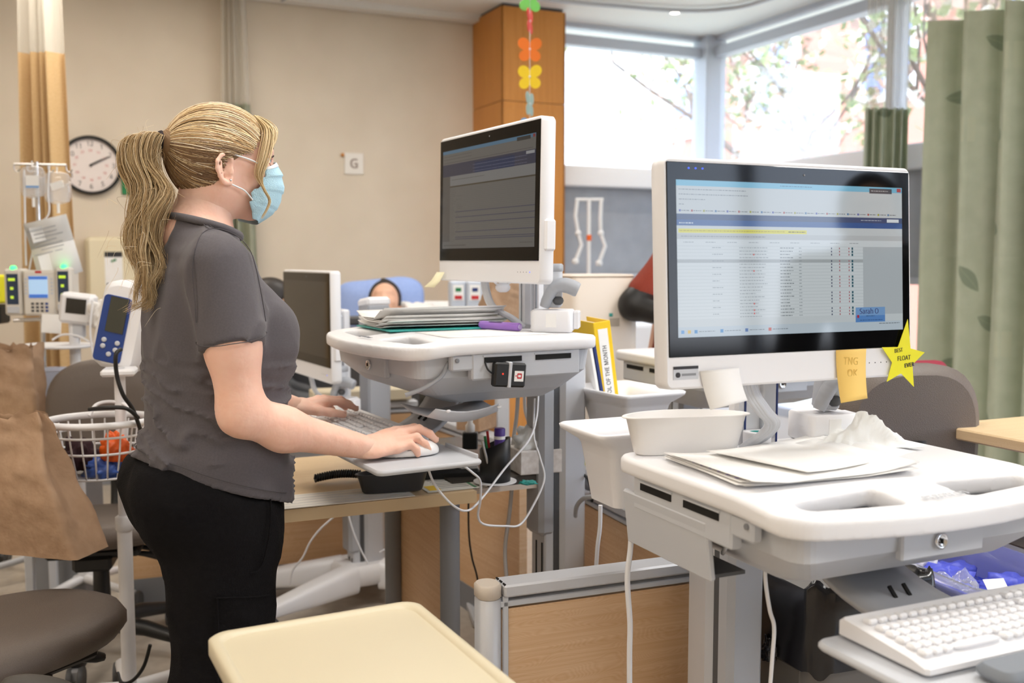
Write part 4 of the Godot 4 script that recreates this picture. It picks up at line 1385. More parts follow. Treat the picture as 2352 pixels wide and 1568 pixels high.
func screen_a() -> ImageTexture:
	var im := Image.create(1200, 700, false, Image.FORMAT_RGB8)
	var r := RandomNumberGenerator.new()
	r.seed = 2
	im.fill(Color("cfd6d8"))
	im.fill_rect(Rect2i(0, 0, 1200, 26), Color("7fc3e0"))
	rows_of_text(im, r, 520, 11, 170, Color("3d6f8a"))
	im.fill_rect(Rect2i(1010, 8, 130, 24), Color("4a4f58"))
	rows_of_text(im, r, 1020, 18, 100, Color("d8d8d8"))
	im.fill_rect(Rect2i(1170, 4, 24, 18), Color("c0484a"))
	for y in [40, 62, 84, 106]: rows_of_text(im, r, 12, y, [330, 340, 130, 26][[40, 62, 84, 106].find(y)], Color("7f878c"))
	for i in 20:
		im.fill_rect(Rect2i(12 + i * 58, 131, 9, 9), [Color("5b63b0"), Color("b0564c"), Color("a8a832"), Color("4b7ba8")][i % 4])
		rows_of_text(im, r, 24 + i * 58, 134, 38, Color("5d6468"))
	im.fill_rect(Rect2i(0, 150, 1200, 52), Color("3c5078"))
	im.fill_rect(Rect2i(0, 176, 1200, 26), Color("2f5c9c"))
	rows_of_text(im, r, 12, 188, 70, Color("dfe6ef"), 5)
	rows_of_text(im, r, 960, 162, 120, Color("c8d0da"))
	im.fill_rect(Rect2i(1110, 156, 70, 16), Color("e8eef2"))
	im.fill_rect(Rect2i(8, 216, 650, 18), Color("e6e03c"))
	rows_of_text(im, r, 12, 223, 530, Color("a89a20"))
	rows_of_text(im, r, 560, 223, 90, Color("4a4410"), 4)
	im.fill_rect(Rect2i(0, 238, 1200, 24), Color("c2c8ca"))
	rows_of_text(im, r, 20, 248, 420, Color("868d90"))
	im.fill_rect(Rect2i(0, 262, 1200, 358), Color("d9e1e4"))
	im.fill_rect(Rect2i(970, 292, 230, 328), Color("bcc4c8"))
	for i in 9: rows_of_text(im, r, 30 + i * 108, 274, 50, Color("9aa3a8"))
	for i in 22:
		var y := 292 + i * 15
		im.fill_rect(Rect2i(0, y, 970, 1), Color("b4bec2"))
		if i == 4: im.fill_rect(Rect2i(0, y, 970, 15), Color("b2b9bb"))
		if i % 2 == 0: rows_of_text(im, r, 170, y + 6, r.randi_range(30, 70), Color("8f999d"))
		rows_of_text(im, r, 305, y + 6, r.randi_range(80, 150), Color("8f999d"))
		rows_of_text(im, r, 515, y + 6, r.randi_range(50, 75), Color("5a6367"))
		rows_of_text(im, r, 615, y + 6, 16, Color("8f999d"))
		if i % 5 != 3:
			im.fill_rect(Rect2i(790, y + 4, 6, 8), Color("565c70"))
			im.fill_rect(Rect2i(835, y + 4, 5, 8), Color("b06068"))
			im.fill_rect(Rect2i(888, y + 4, 5, 8), Color("b06068"))
			im.fill_rect(Rect2i(905, y + 3, 9, 11), Color("33606e"))
		if i in [2, 7, 17, 19, 20]: im.fill_rect(Rect2i(375, y + 5, 7, 7), Color("d84a3c"))
	im.fill_rect(Rect2i(0, 620, 1200, 34), Color("d2dadd"))
	im.fill_rect(Rect2i(0, 654, 1200, 46), Color("c6d4de"))
	var cs := [Color("5aa0e0"), Color("e8c040"), Color("2f8fd0"), Color("2f8fd0"), Color("3a6ab0"), Color("d0503a")]
	for i in 6:
		var x: int = [14, 46, 78, 205, 330, 450][i]
		im.fill_rect(Rect2i(x, 668, 15, 15), cs[i])
		if i > 1: rows_of_text(im, r, x + 22, 674, 80, Color("78828a"))
	rows_of_text(im, r, 1060, 664, 120, Color("6a7278"))
	# the notice in the corner
	im.fill_rect(Rect2i(925, 585, 170, 72), Color("7fa8d8"))
	im.fill_rect(Rect2i(925, 625, 170, 32), Color("5f90cf"))
	rows_of_text(im, r, 985, 626, 50, Color("3b5c88"))
	rows_of_text(im, r, 950, 646, 130, Color("35588c"))
	im.fill_rect(Rect2i(934, 622, 11, 14), Color("b83048"))
	return ImageTexture.create_from_image(im)

func screen_b() -> ImageTexture:
	var im := Image.create(1000, 600, false, Image.FORMAT_RGB8)
	var r := RandomNumberGenerator.new()
	r.seed = 3
	im.fill(Color("8d8a86"))
	im.fill_rect(Rect2i(0, 0, 1000, 20), Color("6f9cbc"))
	im.fill_rect(Rect2i(820, 6, 130, 20), Color("4b4a4a"))
	im.fill_rect(Rect2i(972, 4, 22, 16), Color("b04a48"))
	for y in [34, 52]: rows_of_text(im, r, 14, y, 330, Color("5f5d5b"))
	rows_of_text(im, r, 14, 72, 960, Color("55545a"))
	im.fill_rect(Rect2i(0, 84, 1000, 74), Color("474d66"))
	im.fill_rect(Rect2i(380, 96, 420, 62), Color("27416f"))
	im.fill_rect(Rect2i(910, 88, 80, 16), Color("c8cacc"))
	for y in [108, 128, 146]: rows_of_text(im, r, 360, y, 560, Color("8b93ac"))
	im.fill_rect(Rect2i(0, 158, 92, 400), Color("75716e"))
	im.fill_rect(Rect2i(92, 158, 908, 60), Color("a3a3a2"))
	rows_of_text(im, r, 110, 180, 380, Color("6a6866"))
	im.fill_rect(Rect2i(92, 218, 908, 8), Color("5b5344"))
	for i in 30:
		var y := 232 + i * 11
		im.fill_rect(Rect2i(92, y, 908, 1), Color("7f7d7a"))
		rows_of_text(im, r, 100, y + 4, r.randi_range(30, 70), Color("6d6b68"), 2)
		if i in [13, 16, 19, 24, 27, 28]: im.fill_rect(Rect2i(160, y, 840, 5), Color("5d6075"))
		if i > 2 and r.randf() < 0.6: rows_of_text(im, r, 170, y + 4, r.randi_range(20, 80), Color("6d6b68"), 2)
	for i in 26: im.fill_rect(Rect2i(300 + i * 27, 240, 1, 318), Color("888683"))
	im.fill_rect(Rect2i(0, 560, 1000, 40), Color("8a8885"))
	rows_of_text(im, r, 20, 578, 270, Color("5c5a58"), 5)
	rows_of_text(im, r, 860, 572, 120, Color("5c5a58"))
	return ImageTexture.create_from_image(im)

func screen_mat(t: Texture2D, power: float) -> StandardMaterial3D:
	var m := mat("000000", 0.08)
	m.emission_enabled = true
	m.emission_texture = t
	m.emission = Color.BLACK
	m.emission_energy_multiplier = power
	return m

func add_monitor(cart: Node3D, y: float, tilt: float, screen: Material, cam_tilt := 0.0) -> Node3D:
	var m := Node3D.new()
	m.name = "monitor"
	cart.add_child(m, true)
	m.position = Vector3(0, y, 0)
	m.rotation_degrees.x = -tilt
	part(m, "housing", MB.new().slab(rrect(0.552, 0.392, 0.014, 5), -0.002, 0.036, 0.004, Transform3D(Basis(Vector3.RIGHT, PI / 2), Vector3(0, 0, -0.032))), M.white)
	var front := 0.0045
	part(m, "front_glass", MB.new().box(Vector3(0, 0.0235, front), Vector3(0.538, 0.329, 0.003), 0.001), M.screen_glass)
	var q := MB.new()
	q.quad_uv(Vector3(-0.251, -0.108, front + 0.0018), Vector3(0.251, -0.108, front + 0.0018), Vector3(0.251, 0.158, front + 0.0018), Vector3(-0.251, 0.158, front + 0.0018))
	part(m, "screen", q, screen)
	part(m, "camera_dot", MB.new().ball(Vector3(0.02, 0.174, front + 0.002), Vector3(0.002, 0.002, 0.001), 8), M.mid)
	for i in 4: part(m, "button", MB.new().ball(Vector3(0.17 + i * 0.014, -0.168, 0.004), Vector3(0.0012, 0.0012, 0.0008), 8), M.dark)
	part(m, "power_light", MB.new().ball(Vector3(0.228, -0.168, 0.004), Vector3(0.0016, 0.0016, 0.001), 8), M.blue_led)
	part(m, "rear_cover", MB.new().box(Vector3(0, -0.02, -0.05), Vector3(0.3, 0.22, 0.03), 0.01), M.white)
	part(m, "side_handle", MB.new().box(Vector3(0.276, -0.08, -0.02), Vector3(0.014, 0.075, 0.03), 0.005), M.white)
	return m

func castor(parent: Node3D, p: Vector3) -> void:
	var c := part(parent, "castor", MB.new().box(p + Vector3(0, 0.055, 0), Vector3(0.03, 0.04, 0.04), 0.006), M.mid)
	for s in [-0.016, 0.016]:
		part(c, "wheel", MB.new().lathe([Vector2(0.036, -0.008), Vector2(0.04, 0), Vector2(0.036, 0.008)], 18, Transform3D(Basis(Vector3.BACK, PI / 2), p + Vector3(s, 0.04, 0))), M.dark)

func make_cart(label: String, at: Vector3, turn: float, h: float, screen: Material, tray: float, o := {}) -> Node3D:
	var c := thing("computer_cart", label, "cart", at, turn)
	var sx: float = o.get("shift", 0.0)
	# base with four feet
	var hub := part(c, "base", MB.new().slab(rrect(0.2, 0.22, 0.05), 0.09, 0.17, 0.015, Transform3D(Basis.IDENTITY, Vector3(sx, 0, -0.2))), M.white)
	for s in [[-1, 1], [1, 1], [-1, -1], [1, -1]]:
		var a := Vector3(sx + s[0] * 0.06, 0.12, -0.2 + s[1] * 0.06)
		var b := Vector3(sx + s[0] * 0.19, 0.095, -0.2 + (0.42 if s[1] > 0 else -0.2))
		var dir := (b - a).normalized()
		var n := dir.cross(Vector3.UP).normalized()
		var rings := []
		for e in [[a, 0.045, 0.055], [a.lerp(b, 0.5), 0.04, 0.042], [b, 0.034, 0.022], [b + dir * 0.02, 0.024, 0.014]]:
			var ring := PackedVector3Array()
			for k in 24:
				var q := TAU * k / 24
				ring.append(e[0] + n * signf(cos(q)) * pow(absf(cos(q)), 0.5) * e[1] + Vector3.UP * signf(sin(q)) * pow(absf(sin(q)), 0.5) * e[2])
			rings.append(ring)
		part(hub, "foot", MB.new().loft(rings), M.white)
		castor(c, b * Vector3(1, 0, 1))
	# lift column: profile with a dark channel, and the pale cover beside it
	var y0 := 0.16
	var y1 := h - 0.1
	var cz := -0.2
	part(c, "column", MB.new().box(Vector3(sx, (y0 + y1) / 2, cz - 0.04), Vector3(0.1, y1 - y0, 0.082), 0.012), M.alu)
	part(c, "column_channel", MB.new().box(Vector3(sx, (y0 + y1) / 2, cz + 0.008), Vector3(0.075, y1 - y0, 0.02)), M.dark)
	part(c, "column_inner", MB.new().box(Vector3(sx, (y0 + y1) / 2, cz + 0.03), Vector3(0.072, y1 - y0 - 0.01, 0.03), 0.004), M.pale)
	part(c, "column_cover", MB.new().box(Vector3(sx, h - 0.34, cz + 0.038), Vector3(0.086, 0.44, 0.05), 0.012), M.grey)
	for k in 2: part(c, "slot", MB.new().box(Vector3(sx - 0.008 + 0.03 * k, h - 0.63, cz + 0.045), Vector3(0.005, 0.1, 0.004)), M.void)
	# tub under the worktop
	var tub := []
	for e in [[0.53, 0.47, -0.036, 0.085], [0.52, 0.46, -0.085, 0.085], [0.43, 0.37, -0.13, 0.08], [0.36, 0.27, -0.155, 0.06]]:
		tub.append(ring3(rrect(e[0], e[1], 0.03), h + e[2], 1.0, Vector2(sx, e[3])))
	tub.reverse()
	var body := part(c, "drawer_body", MB.new(false).loft(tub), M.pale)
	part(body, "front_panel", MB.new().box(Vector3(sx + 0.01, h - 0.072, 0.318), Vector3(0.17, 0.055, 0.016), 0.003), M.pale)
	var lock := part(body, "lock", MB.new().lathe([Vector2(0.011, 0), Vector2(0.013, 0.006), Vector2(0.009, 0.008), Vector2(0.008, 0.004), Vector2(0.003, 0.005)], 20, Transform3D(Basis(Vector3.RIGHT, PI / 2), Vector3(sx, h - 0.074, 0.325))), M.chrome)
	part(lock, "key_slot", MB.new().box(Vector3(sx, h - 0.074, 0.332), Vector3(0.002, 0.008, 0.003)), M.void)
	for s in [-1.0, 1.0]:
		var x: float = sx + s * 0.28
		var p := part(body, "side_panel", MB.new().box(Vector3(x, h - 0.06, 0.05), Vector3(0.024, 0.062, 0.29), 0.004), M.pale)
		for z in [0.115, -0.02]:
			part(p, "card_slot", MB.new().box(Vector3(x + s * 0.0115, h - 0.046, z), Vector3(0.004, 0.012, 0.098)), M.void)
			part(p, "slot_lip", MB.new().box(Vector3(x + s * 0.012, h - 0.037, z), Vector3(0.006, 0.003, 0.104)), M.pale)
		var br := part(body, "bracket", MB.new().box(Vector3(x, h - 0.05, 0.215), Vector3(0.02, 0.036, 0.06), 0.004), M.pale)
		part(br, "screw", MB.new().lathe([Vector2(0.005, 0), Vector2(0.005, 0.003), Vector2(0.002, 0.003)], 12, Transform3D(Basis(Vector3.BACK, -PI / 2 * s), Vector3(x + s * 0.01, h - 0.044, 0.232))), M.mid)
	var wt := part(c, "worktop", top_mesh, M.white)
	wt.position = Vector3(sx, h, 0)
	for s in [-1.0, 1.0]: part(wt, "hole_shade_plate", MB.new().box(Vector3(s * 0.15, -0.0355, 0.277), Vector3(0.17, 0.006, 0.04), 0.001), M.void)  # black plates paint the shade seen through the hand holes
	# mast behind the screen
	var mast := part(c, "mast", MB.new().box(Vector3(sx + 0.0, h + 0.17, -0.135), Vector3(0.1, 0.4, 0.03), 0.006), M.white)
	part(mast, "rail", MB.new().box(Vector3(sx + 0.02, h + 0.19, -0.115), Vector3(0.03, 0.36, 0.012), 0.002), M.pale)
	for k in 2: part(mast, "groove", MB.new().box(Vector3(sx - 0.03 + 0.075 * k, h + 0.17, -0.1205), Vector3(0.004, 0.36, 0.004)), M.inkblue if o.get("dark_groove", false) else M.mid)
	if screen:
		part(c, "monitor_arm", MB.new().box(Vector3(0.01, o.get("mon", h + 0.325) - 0.02, -0.09), Vector3(0.11, 0.11, 0.06), 0.01), M.pale)
		add_monitor(c, o.get("mon", h + 0.325), o.get("tilt", 1.0), screen)
		var hose := MB.new()
		var hp := curve([Vector3(-0.09, h + 0.15, -0.035), Vector3(-0.09, h + 0.1, -0.04), Vector3(-0.07, h + 0.055, -0.05), Vector3(-0.015, h + 0.028, -0.075), Vector3(0.0, h + 0.005, -0.1)], 10)
		if o.get("dark_groove", false):
			hp = curve([Vector3(-0.075, h + 0.17, -0.035), Vector3(-0.062, h + 0.115, -0.03), Vector3(-0.035, h + 0.08, -0.03), Vector3(-0.005, h + 0.055, -0.04), Vector3(-0.005, h + 0.03, -0.06), Vector3(-0.035, h + 0.002, -0.08)], 10)
		for k in 5:
			var pts := []
			for p in hp: pts.append(p + Vector3(0.006 * (k - 2), 0.0, 0.002 * absf(k - 2) * -1.0))
			hose.tube(pts, 0.006, 8)
		part(c, "cable_hose", hose, M.pale)
	# keyboard arm and tray
	if tray > 0.0:
		var arm := MB.new()
		var rows := []
		for i in 9:
			var t := i / 8.0
			var p := Vector3(sx, h - 0.14, 0.12).lerp(Vector3(sx, tray - 0.012, o.get("tray_z", 0.36) - 0.03), t) + Vector3(0, -0.02, -0.03) * sin(t * PI)
			rows.append([p + Vector3(-0.085, 0, 0), p + Vector3(-0.05, 0.004, 0), p + Vector3(0.05, 0.004, 0), p + Vector3(0.085, 0, 0)])
		rows.reverse()
		arm.sheet(rows, 0.012)
		var ar := part(c, "tray_arm", arm, M.grey)
		for k in 2: part(ar, "arm_slot", MB.new().box(rows[4][1] + Vector3(0.035 + 0.03 * k, 0.006, 0.0), Vector3(0.006, 0.004, 0.022), 0, Basis(Vector3.RIGHT, 0.75)), M.void)
		var tz: float = o.get("tray_z", 0.36)
		var tw: float = o.get("tray_w", 0.66)
		var tx: float = o.get("tray_x", 0.04)
		var tr := part(c, "keyboard_tray", MB.new().slab(rrect(tw, 0.25, 0.02), tray - 0.012, tray, 0.004, Transform3D(Basis.IDENTITY, Vector3(tx, 0, tz))), M.pale)
		part(tr, "stop_lip", MB.new().box(Vector3(tx + tw / 2 - 0.1, tray + 0.004, tz - 0.118), Vector3(0.16, 0.012, 0.006), 0.002), M.pale)
	return c

func storage_bin(parent: Node3D, c: Vector3, w: float, d: float, hgt: float) -> Node3D:
	var rings := []
	for e in [[0.72, -hgt], [0.86, -0.03], [0.9, -0.022], [1.14, 0.0], [1.16, 0.008], [1.12, 0.011], [0.94, -0.012], [0.88, -0.02], [0.7, -hgt + 0.01]]:
		rings.append(ring3(rrect(w * e[0], d * e[0], 0.02), c.y + e[1], 1.0, Vector2(c.x, c.z)))
	var b := part(parent, "storage_bin", MB.new().loft(rings), M.white)
	return b

func scanner(label: String, at: Vector3, turn: float, tip := 0.0) -> void:
	var t := thing("barcode_scanner", label, "scanner", at, turn)
	part(t, "dock", MB.new().slab(rrect(0.105, 0.095, 0.014), 0.0, 0.055, 0.004), M.white)
	part(t, "dock_side", MB.new().box(Vector3(0.06, 0.03, 0), Vector3(0.016, 0.045, 0.05), 0.003), M.white)
	part(t, "sticker", MB.new().box(Vector3(0.0, 0.03, 0.048), Vector3(0.026, 0.034, 0.001)), M.paper)
	var b := part(t, "scanner_head", MB.new().slab(rrect(0.046, 0.04, 0.01), 0.06, 0.165, 0.006, Transform3D(Basis(Vector3.BACK, tip), Vector3.ZERO)), M.pale)
	part(b, "cap", MB.new().slab(rrect(0.05, 0.044, 0.012), 0.148, 0.17, 0.004, Transform3D(Basis(Vector3.BACK, tip), Vector3.ZERO)), M.grey)
	part(b, "window", MB.new().box(Basis(Vector3.BACK, tip) * Vector3(-0.012, 0.13, 0.021), Vector3(0.012, 0.012, 0.002)), M.dark)
	var g := MB.new()
	g.tube(curve([Vector3(-0.02, 0.062, 0.02), Vector3(-0.008, 0.09, 0.022), Vector3(0.008, 0.112, 0.022), Vector3(0.035, 0.116, 0.02), Vector3(0.065, 0.104, 0.018)], 8), [0.012, 0.012, 0.013, 0.013, 0.014, 0.014, 0.014, 0.014, 0.015, 0.015, 0.015, 0.015, 0.015, 0.015, 0.016, 0.016, 0.016, 0.016, 0.017, 0.017, 0.018, 0.018, 0.018, 0.019, 0.019, 0.019, 0.019, 0.019, 0.019, 0.019, 0.019, 0.018, 0.016], 14)
	part(t, "handle", g, M.grey)
	part(t, "trigger", MB.new().ball(Vector3(0.015, 0.078, 0.02), Vector3(0.014, 0.012, 0.01), 12), M.dark)

func keyboard(label: String, at: Vector3, turn: float, tilt := 4.0) -> Node3D:
	var k := thing("keyboard", label, "keyboard", at, turn)
	var side := [Vector2(0.08, 0.004), Vector2(0.08, 0.012), Vector2(0.055, 0.018), Vector2(-0.05, 0.028), Vector2(-0.075, 0.03), Vector2(-0.085, 0.022), Vector2(-0.085, 0.004)]
	var rings := []
	for x in [-0.23, -0.225, 0.225, 0.23]:
		var ring := PackedVector3Array()
		var s := 0.94 if absf(x) > 0.227 else 1.0
		for p in side: ring.append(Vector3(x, 0.004 + (p.y - 0.004) * s, p.x * s))
		rings.append(ring)
	part(k, "case", MB.new(false).loft(rings), M.white)
	var sl := atan2(0.01, 0.105)
	for row in 6:
		var z := 0.052 - row * 0.0187 - (0.004 if row == 5 else 0.0)
		var y := 0.018 + (0.055 - z) * 0.095 + 0.003
		var x := -0.215
		for col in 20:
			var w := 0.0187
			if row == 0 and col in [3, 4, 5, 6, 7]:
				if col == 3:
					var sp := part(k, "space_bar", key_mesh, M.white)
					sp.transform = Transform3D(Basis(Vector3.RIGHT, -sl).scaled_local(Vector3(5.2, 1, 1)), Vector3(x + 0.044, y, z))
				x += w
				continue
			if col == 14 or col == 17: x += 0.006
			if row in [2, 3] and col in [14, 15, 16] and row == 2:
				x += w
				continue
			var kk := part(k, "key", key_mesh, M.white)
			kk.transform = Transform3D(Basis(Vector3.RIGHT, -sl), Vector3(x + 0.009, y, z))
			x += w
	return k

func mouse_at(label: String, at: Vector3, turn: float) -> void:
	var m := thing("computer_mouse", label, "mouse", at, turn)
	var mb := MB.new()
	skin_over(mb, [oval(Vector3(0, 0.008, 0.01), Vector3(0.031, 0.027, 0.06), 0.01), oval(Vector3(0, 0.008, -0.025), Vector3(0.029, 0.02, 0.036), 0.02)], 0.004, [], func(p: Vector3, d: float) -> float: return maxf(d, 0.001 - p.y))
	part(m, "shell", mb, M.white_gloss)
	part(m, "wheel", MB.new().lathe([Vector2(0.006, -0.003), Vector2(0.008, 0), Vector2(0.006, 0.003)], 12, Transform3D(Basis(Vector3.BACK, PI / 2), Vector3(0, 0.026, -0.03))), M.grey)
	part(m, "side_line", MB.new().tube(curve([Vector3(0.0305, 0.016, 0.02), Vector3(0.03, 0.017, -0.01), Vector3(0.024, 0.015, -0.04), Vector3(0.012, 0.012, -0.057)], 6), 0.0007, 5), M.mid)

func cable(label: String, pts: Array, r: float, m: Material, steps := 9) -> void:
	solo("cable", label, "cable", MB.new().tube(curve(pts, steps), r, 8), m, "")

func local(c: Node3D, p: Vector3) -> Vector3: return c.transform * p

func loose_sheets(called: String, label: String, category: String, at: Vector3, turn: float, w: float, d: float, n: int, sd: int, bend: float, thick := 0.0012) -> Node3D:
	var r := RandomNumberGenerator.new()
	r.seed = sd
	var t := thing(called, label, category, at, turn)
	for i in n:
		var rows := []
		var off := Vector3(r.randfn() * 0.006, 0, r.randfn() * 0.006)
		var yaw := r.randfn() * 0.035
		for a in 9:
			var row := []
			for b in 11:
				var x := (b / 10.0 - 0.5) * w
				var z := (0.5 - a / 8.0) * d
				var y := i * thick * 1.6 + 0.0006 + bend * (0.3 + 0.7 * i / n) * maxf(0.0, absf(x / w + 0.1 * sin(i)) - 0.28) + 0.0012 * (1.0 + sin(x * 31.0 + i * 2.0) * sin(z * 23.0 + i)) * i / n
				row.append(off + Basis(Vector3.UP, yaw) * Vector3(x, y, z))
			rows.append(row)
		part(t, "sheet", MB.new().sheet(rows, thick * 0.5), M.paper)
	return t

func build_carts() -> void:
	top_mesh = worktop_mesh()
	key_mesh = MB.new().box(Vector3.ZERO, Vector3(0.0165, 0.009, 0.0165), 0.003).done()
	var off := mat("0a0a0b", 0.05)
	# near cart on the right
	var A := make_cart("white computer cart nearest the viewer on the right, large bright monitor facing out", Vector3(0.505, 0, -1.787), 24.0, 0.965, screen_mat(screen_a(), 0.62), 0.783, {"shift": 0.02, "mon": 1.296, "tilt": 3.0, "tray_z": 0.47, "tray_w": 0.66, "tray_x": 0.09, "dark_groove": true})
	var mA: Node3D = A.get_node("monitor")
	for i in 3: part(mA, "status_light", MB.new().ball(Vector3(-0.225 + i * 0.014, 0.178, 0.006), Vector3(0.0018, 0.0015, 0.001), 8), M.blue_led)
	letters(mA, "Sarah O", 0.013, Vector3(0.168, -0.072, 0.0068), Basis.IDENTITY, M.inkblue)
	var lab := part(mA, "asset_label", MB.new().box(Vector3(-0.236, -0.168, 0.0045), Vector3(0.05, 0.022, 0.001)), M.pale)
	part(lab, "label_band", MB.new().box(Vector3(-0.236, -0.159, 0.0052), Vector3(0.05, 0.005, 0.0006)), M.ink)
	part(lab, "label_emblem", MB.new().ball(Vector3(-0.252, -0.171, 0.0052), Vector3(0.005, 0.005, 0.0006), 12), M.ink)
	part(lab, "label_print", MB.new().box(Vector3(-0.23, -0.171, 0.0052), Vector3(0.028, 0.004, 0.0006)), M.mid)
	storage_bin(A, Vector3(-0.09, 0.965, -0.36), 0.27, 0.17, 0.15)
	var sb := part(A, "cable_box", MB.new().box(Vector3(-0.262, 0.853, 0.0), Vector3(0.012, 0.1, 0.26), 0.003, Basis(Vector3.BACK, 0.12)), M.pale)
	part(sb, "box_floor", MB.new().box(Vector3(-0.225, 0.81, 0.0), Vector3(0.07, 0.006, 0.25)), M.dark)
	part(A, "hook", MB.new().box(Vector3(0.2, 0.872, 0.27), Vector3(0.045, 0.006, 0.05), 0.002), M.grey)
	letters(A, "ergotron", 0.024, Vector3(0.03, 0.9605, 0.322), Basis(Vector3.RIGHT, -PI / 2 + 0.06), M.pale)
	scanner("barcode scanner docked behind the nearest monitor", local(A, Vector3(0.165, 0.966, -0.105)), 14.0, -0.1)
	# the nurse's cart
	var B := make_cart("white computer cart the nurse works at, raised high", Vector3(-0.064, 0, -2.577), -60.5, 1.139, screen_mat(screen_b(), 0.32), 0.885, {"mon": 1.458, "tilt": 1.0, "tray_z": 0.335, "tray_w": 0.7, "tray_x": 0.03})
	letters(B, "ergotron", 0.02, Vector3(0.0, 1.1335, 0.335), Basis(Vector3.RIGHT, -PI / 2 + 0.06), M.mid)
	storage_bin(B, Vector3(0.1, 0.965, -0.37), 0.24, 0.18, 0.09)
	var hol := MB.new()
	var hr := []
	for i in 7:
		var t := i / 6.0
		hr.append([Vector3(0.13, 0.985 - 0.02 * sin(t * PI), 0.3 - t * 0.2), Vector3(0.2, 0.975 - 0.02 * sin(t * PI), 0.3 - t * 0.2), Vector3(0.26, 0.972 - 0.018 * sin(t * PI), 0.29 - t * 0.18), Vector3(0.28, 0.99 - 0.012 * sin(t * PI), 0.28 - t * 0.16)])
	hol.sheet(hr, 0.004)
	var ho := part(B, "holster", hol, M.pale)
	for z in [0.25, 0.12]: part(ho, "rivet", MB.new().ball(Vector3(0.283, 0.982, z), Vector3(0.003, 0.004, 0.006), 10), M.white)
	part(B, "label_clip", MB.new().tube(curve([Vector3(0.262, 1.09, 0.24), Vector3(0.268, 1.06, 0.26), Vector3(0.262, 1.035, 0.3), Vector3(0.25, 1.02, 0.34)], 6), 0.005, 6), M.grey)
	scanner("barcode scanner docked on the nurse's raised cart", local(B, Vector3(0.145, 1.14, -0.11)), -8.0)
	# third cart, behind the nurse, and a fourth without a screen
	var C := make_cart("white computer cart with a dark switched-off screen behind the nurse's hands", Vector3(-0.755, 0, -3.66), -60.5, 0.765, off, 0.0, {"mon": 1.085, "tilt": 0.0})
	part(C, "rear_post", MB.new().box(Vector3(0.06, 0.88, -0.24), Vector3(0.1, 0.55, 0.09), 0.008), M.grey)
	part(C, "post_cap", MB.new().box(Vector3(0.06, 1.16, -0.24), Vector3(0.105, 0.035, 0.095), 0.01, Basis(Vector3.BACK, 0.12)), M.white)
	part(C, "column_label", MB.new().box(Vector3(-0.04, 0.52, -0.153), Vector3(0.04, 0.1, 0.001)), M.paper)
	scanner("small barcode scanner docked on the cart with the dark screen", local(C, Vector3(0.13, 0.766, -0.08)), -20.0)
	var D := make_cart("white cart top without a screen, just left of the nearest monitor", Vector3(0.66, 0, -3.2), 24.0, 1.03, null, 0.0, {})
	var ins := part(D, "instruction_label", MB.new().box(Vector3(-0.03, 0.84, -0.15), Vector3(0.07, 0.16, 0.001)), M.paper)
	for i in 4: part(ins, "print_line", MB.new().box(Vector3(-0.03, 0.8 - i * 0.01, -0.1492), Vector3(0.055, 0.003, 0.0004)), M.ink)
	cart_items(A, B)

func bent(a: Vector3, b: Vector3, c: Vector3, d: Vector3) -> Array:
	# a note stuck at its top edge c-d and curling forward to its lower edge a-b
	var rows := []
	for i in 11:
		var t := i / 10.0
		var l := a.lerp(c, t)
		var r := b.lerp(d, t)
		l.z = a.z * pow(1.0 - t, 2.0)
		r.z = b.z * pow(1.0 - t, 2.0)
		rows.append([l, l.lerp(r, 0.5), r])
	return rows

func tissue_heap(label: String, at: Vector3, turn: float) -> void:
	var n := FastNoiseLite.new()
	n.seed = 6
	n.frequency = 9.0
	var rows := []
	for i in 33:
		var row := []
		for k in 41:
			var p := Vector2(k / 20.0 - 1.0, 1.0 - i / 16.0)
			var edge := 1.0 + 0.18 * n.get_noise_2d(p.angle() * 0.08, 3.0) * 3.0
			var q := p * Vector2(0.1, 0.065) * edge
			var hgt := 0.062 * exp(-pow((p.x - 0.45) / 0.42, 2.0) - pow(p.y / 0.6, 2.0)) + 0.024 * exp(-pow((p.x + 0.25) / 0.5, 2.0) - pow(p.y / 0.6, 2.0))
			var ridge := 1.0 - absf(n.get_noise_2d(q.x * 0.7 + 5.0, q.y * 1.2) * 2.8)
			row.append(Vector3(q.x, 0.003 + hgt * (0.55 + 0.6 * maxf(ridge, 0.0)) + 0.003 * maxf(ridge, 0.0), q.y))
		rows.append(row)
	solo("crumpled_tissue", label, "tissue", MB.new().sheet(rows, 0.0008), M.tissue, "", at, turn)

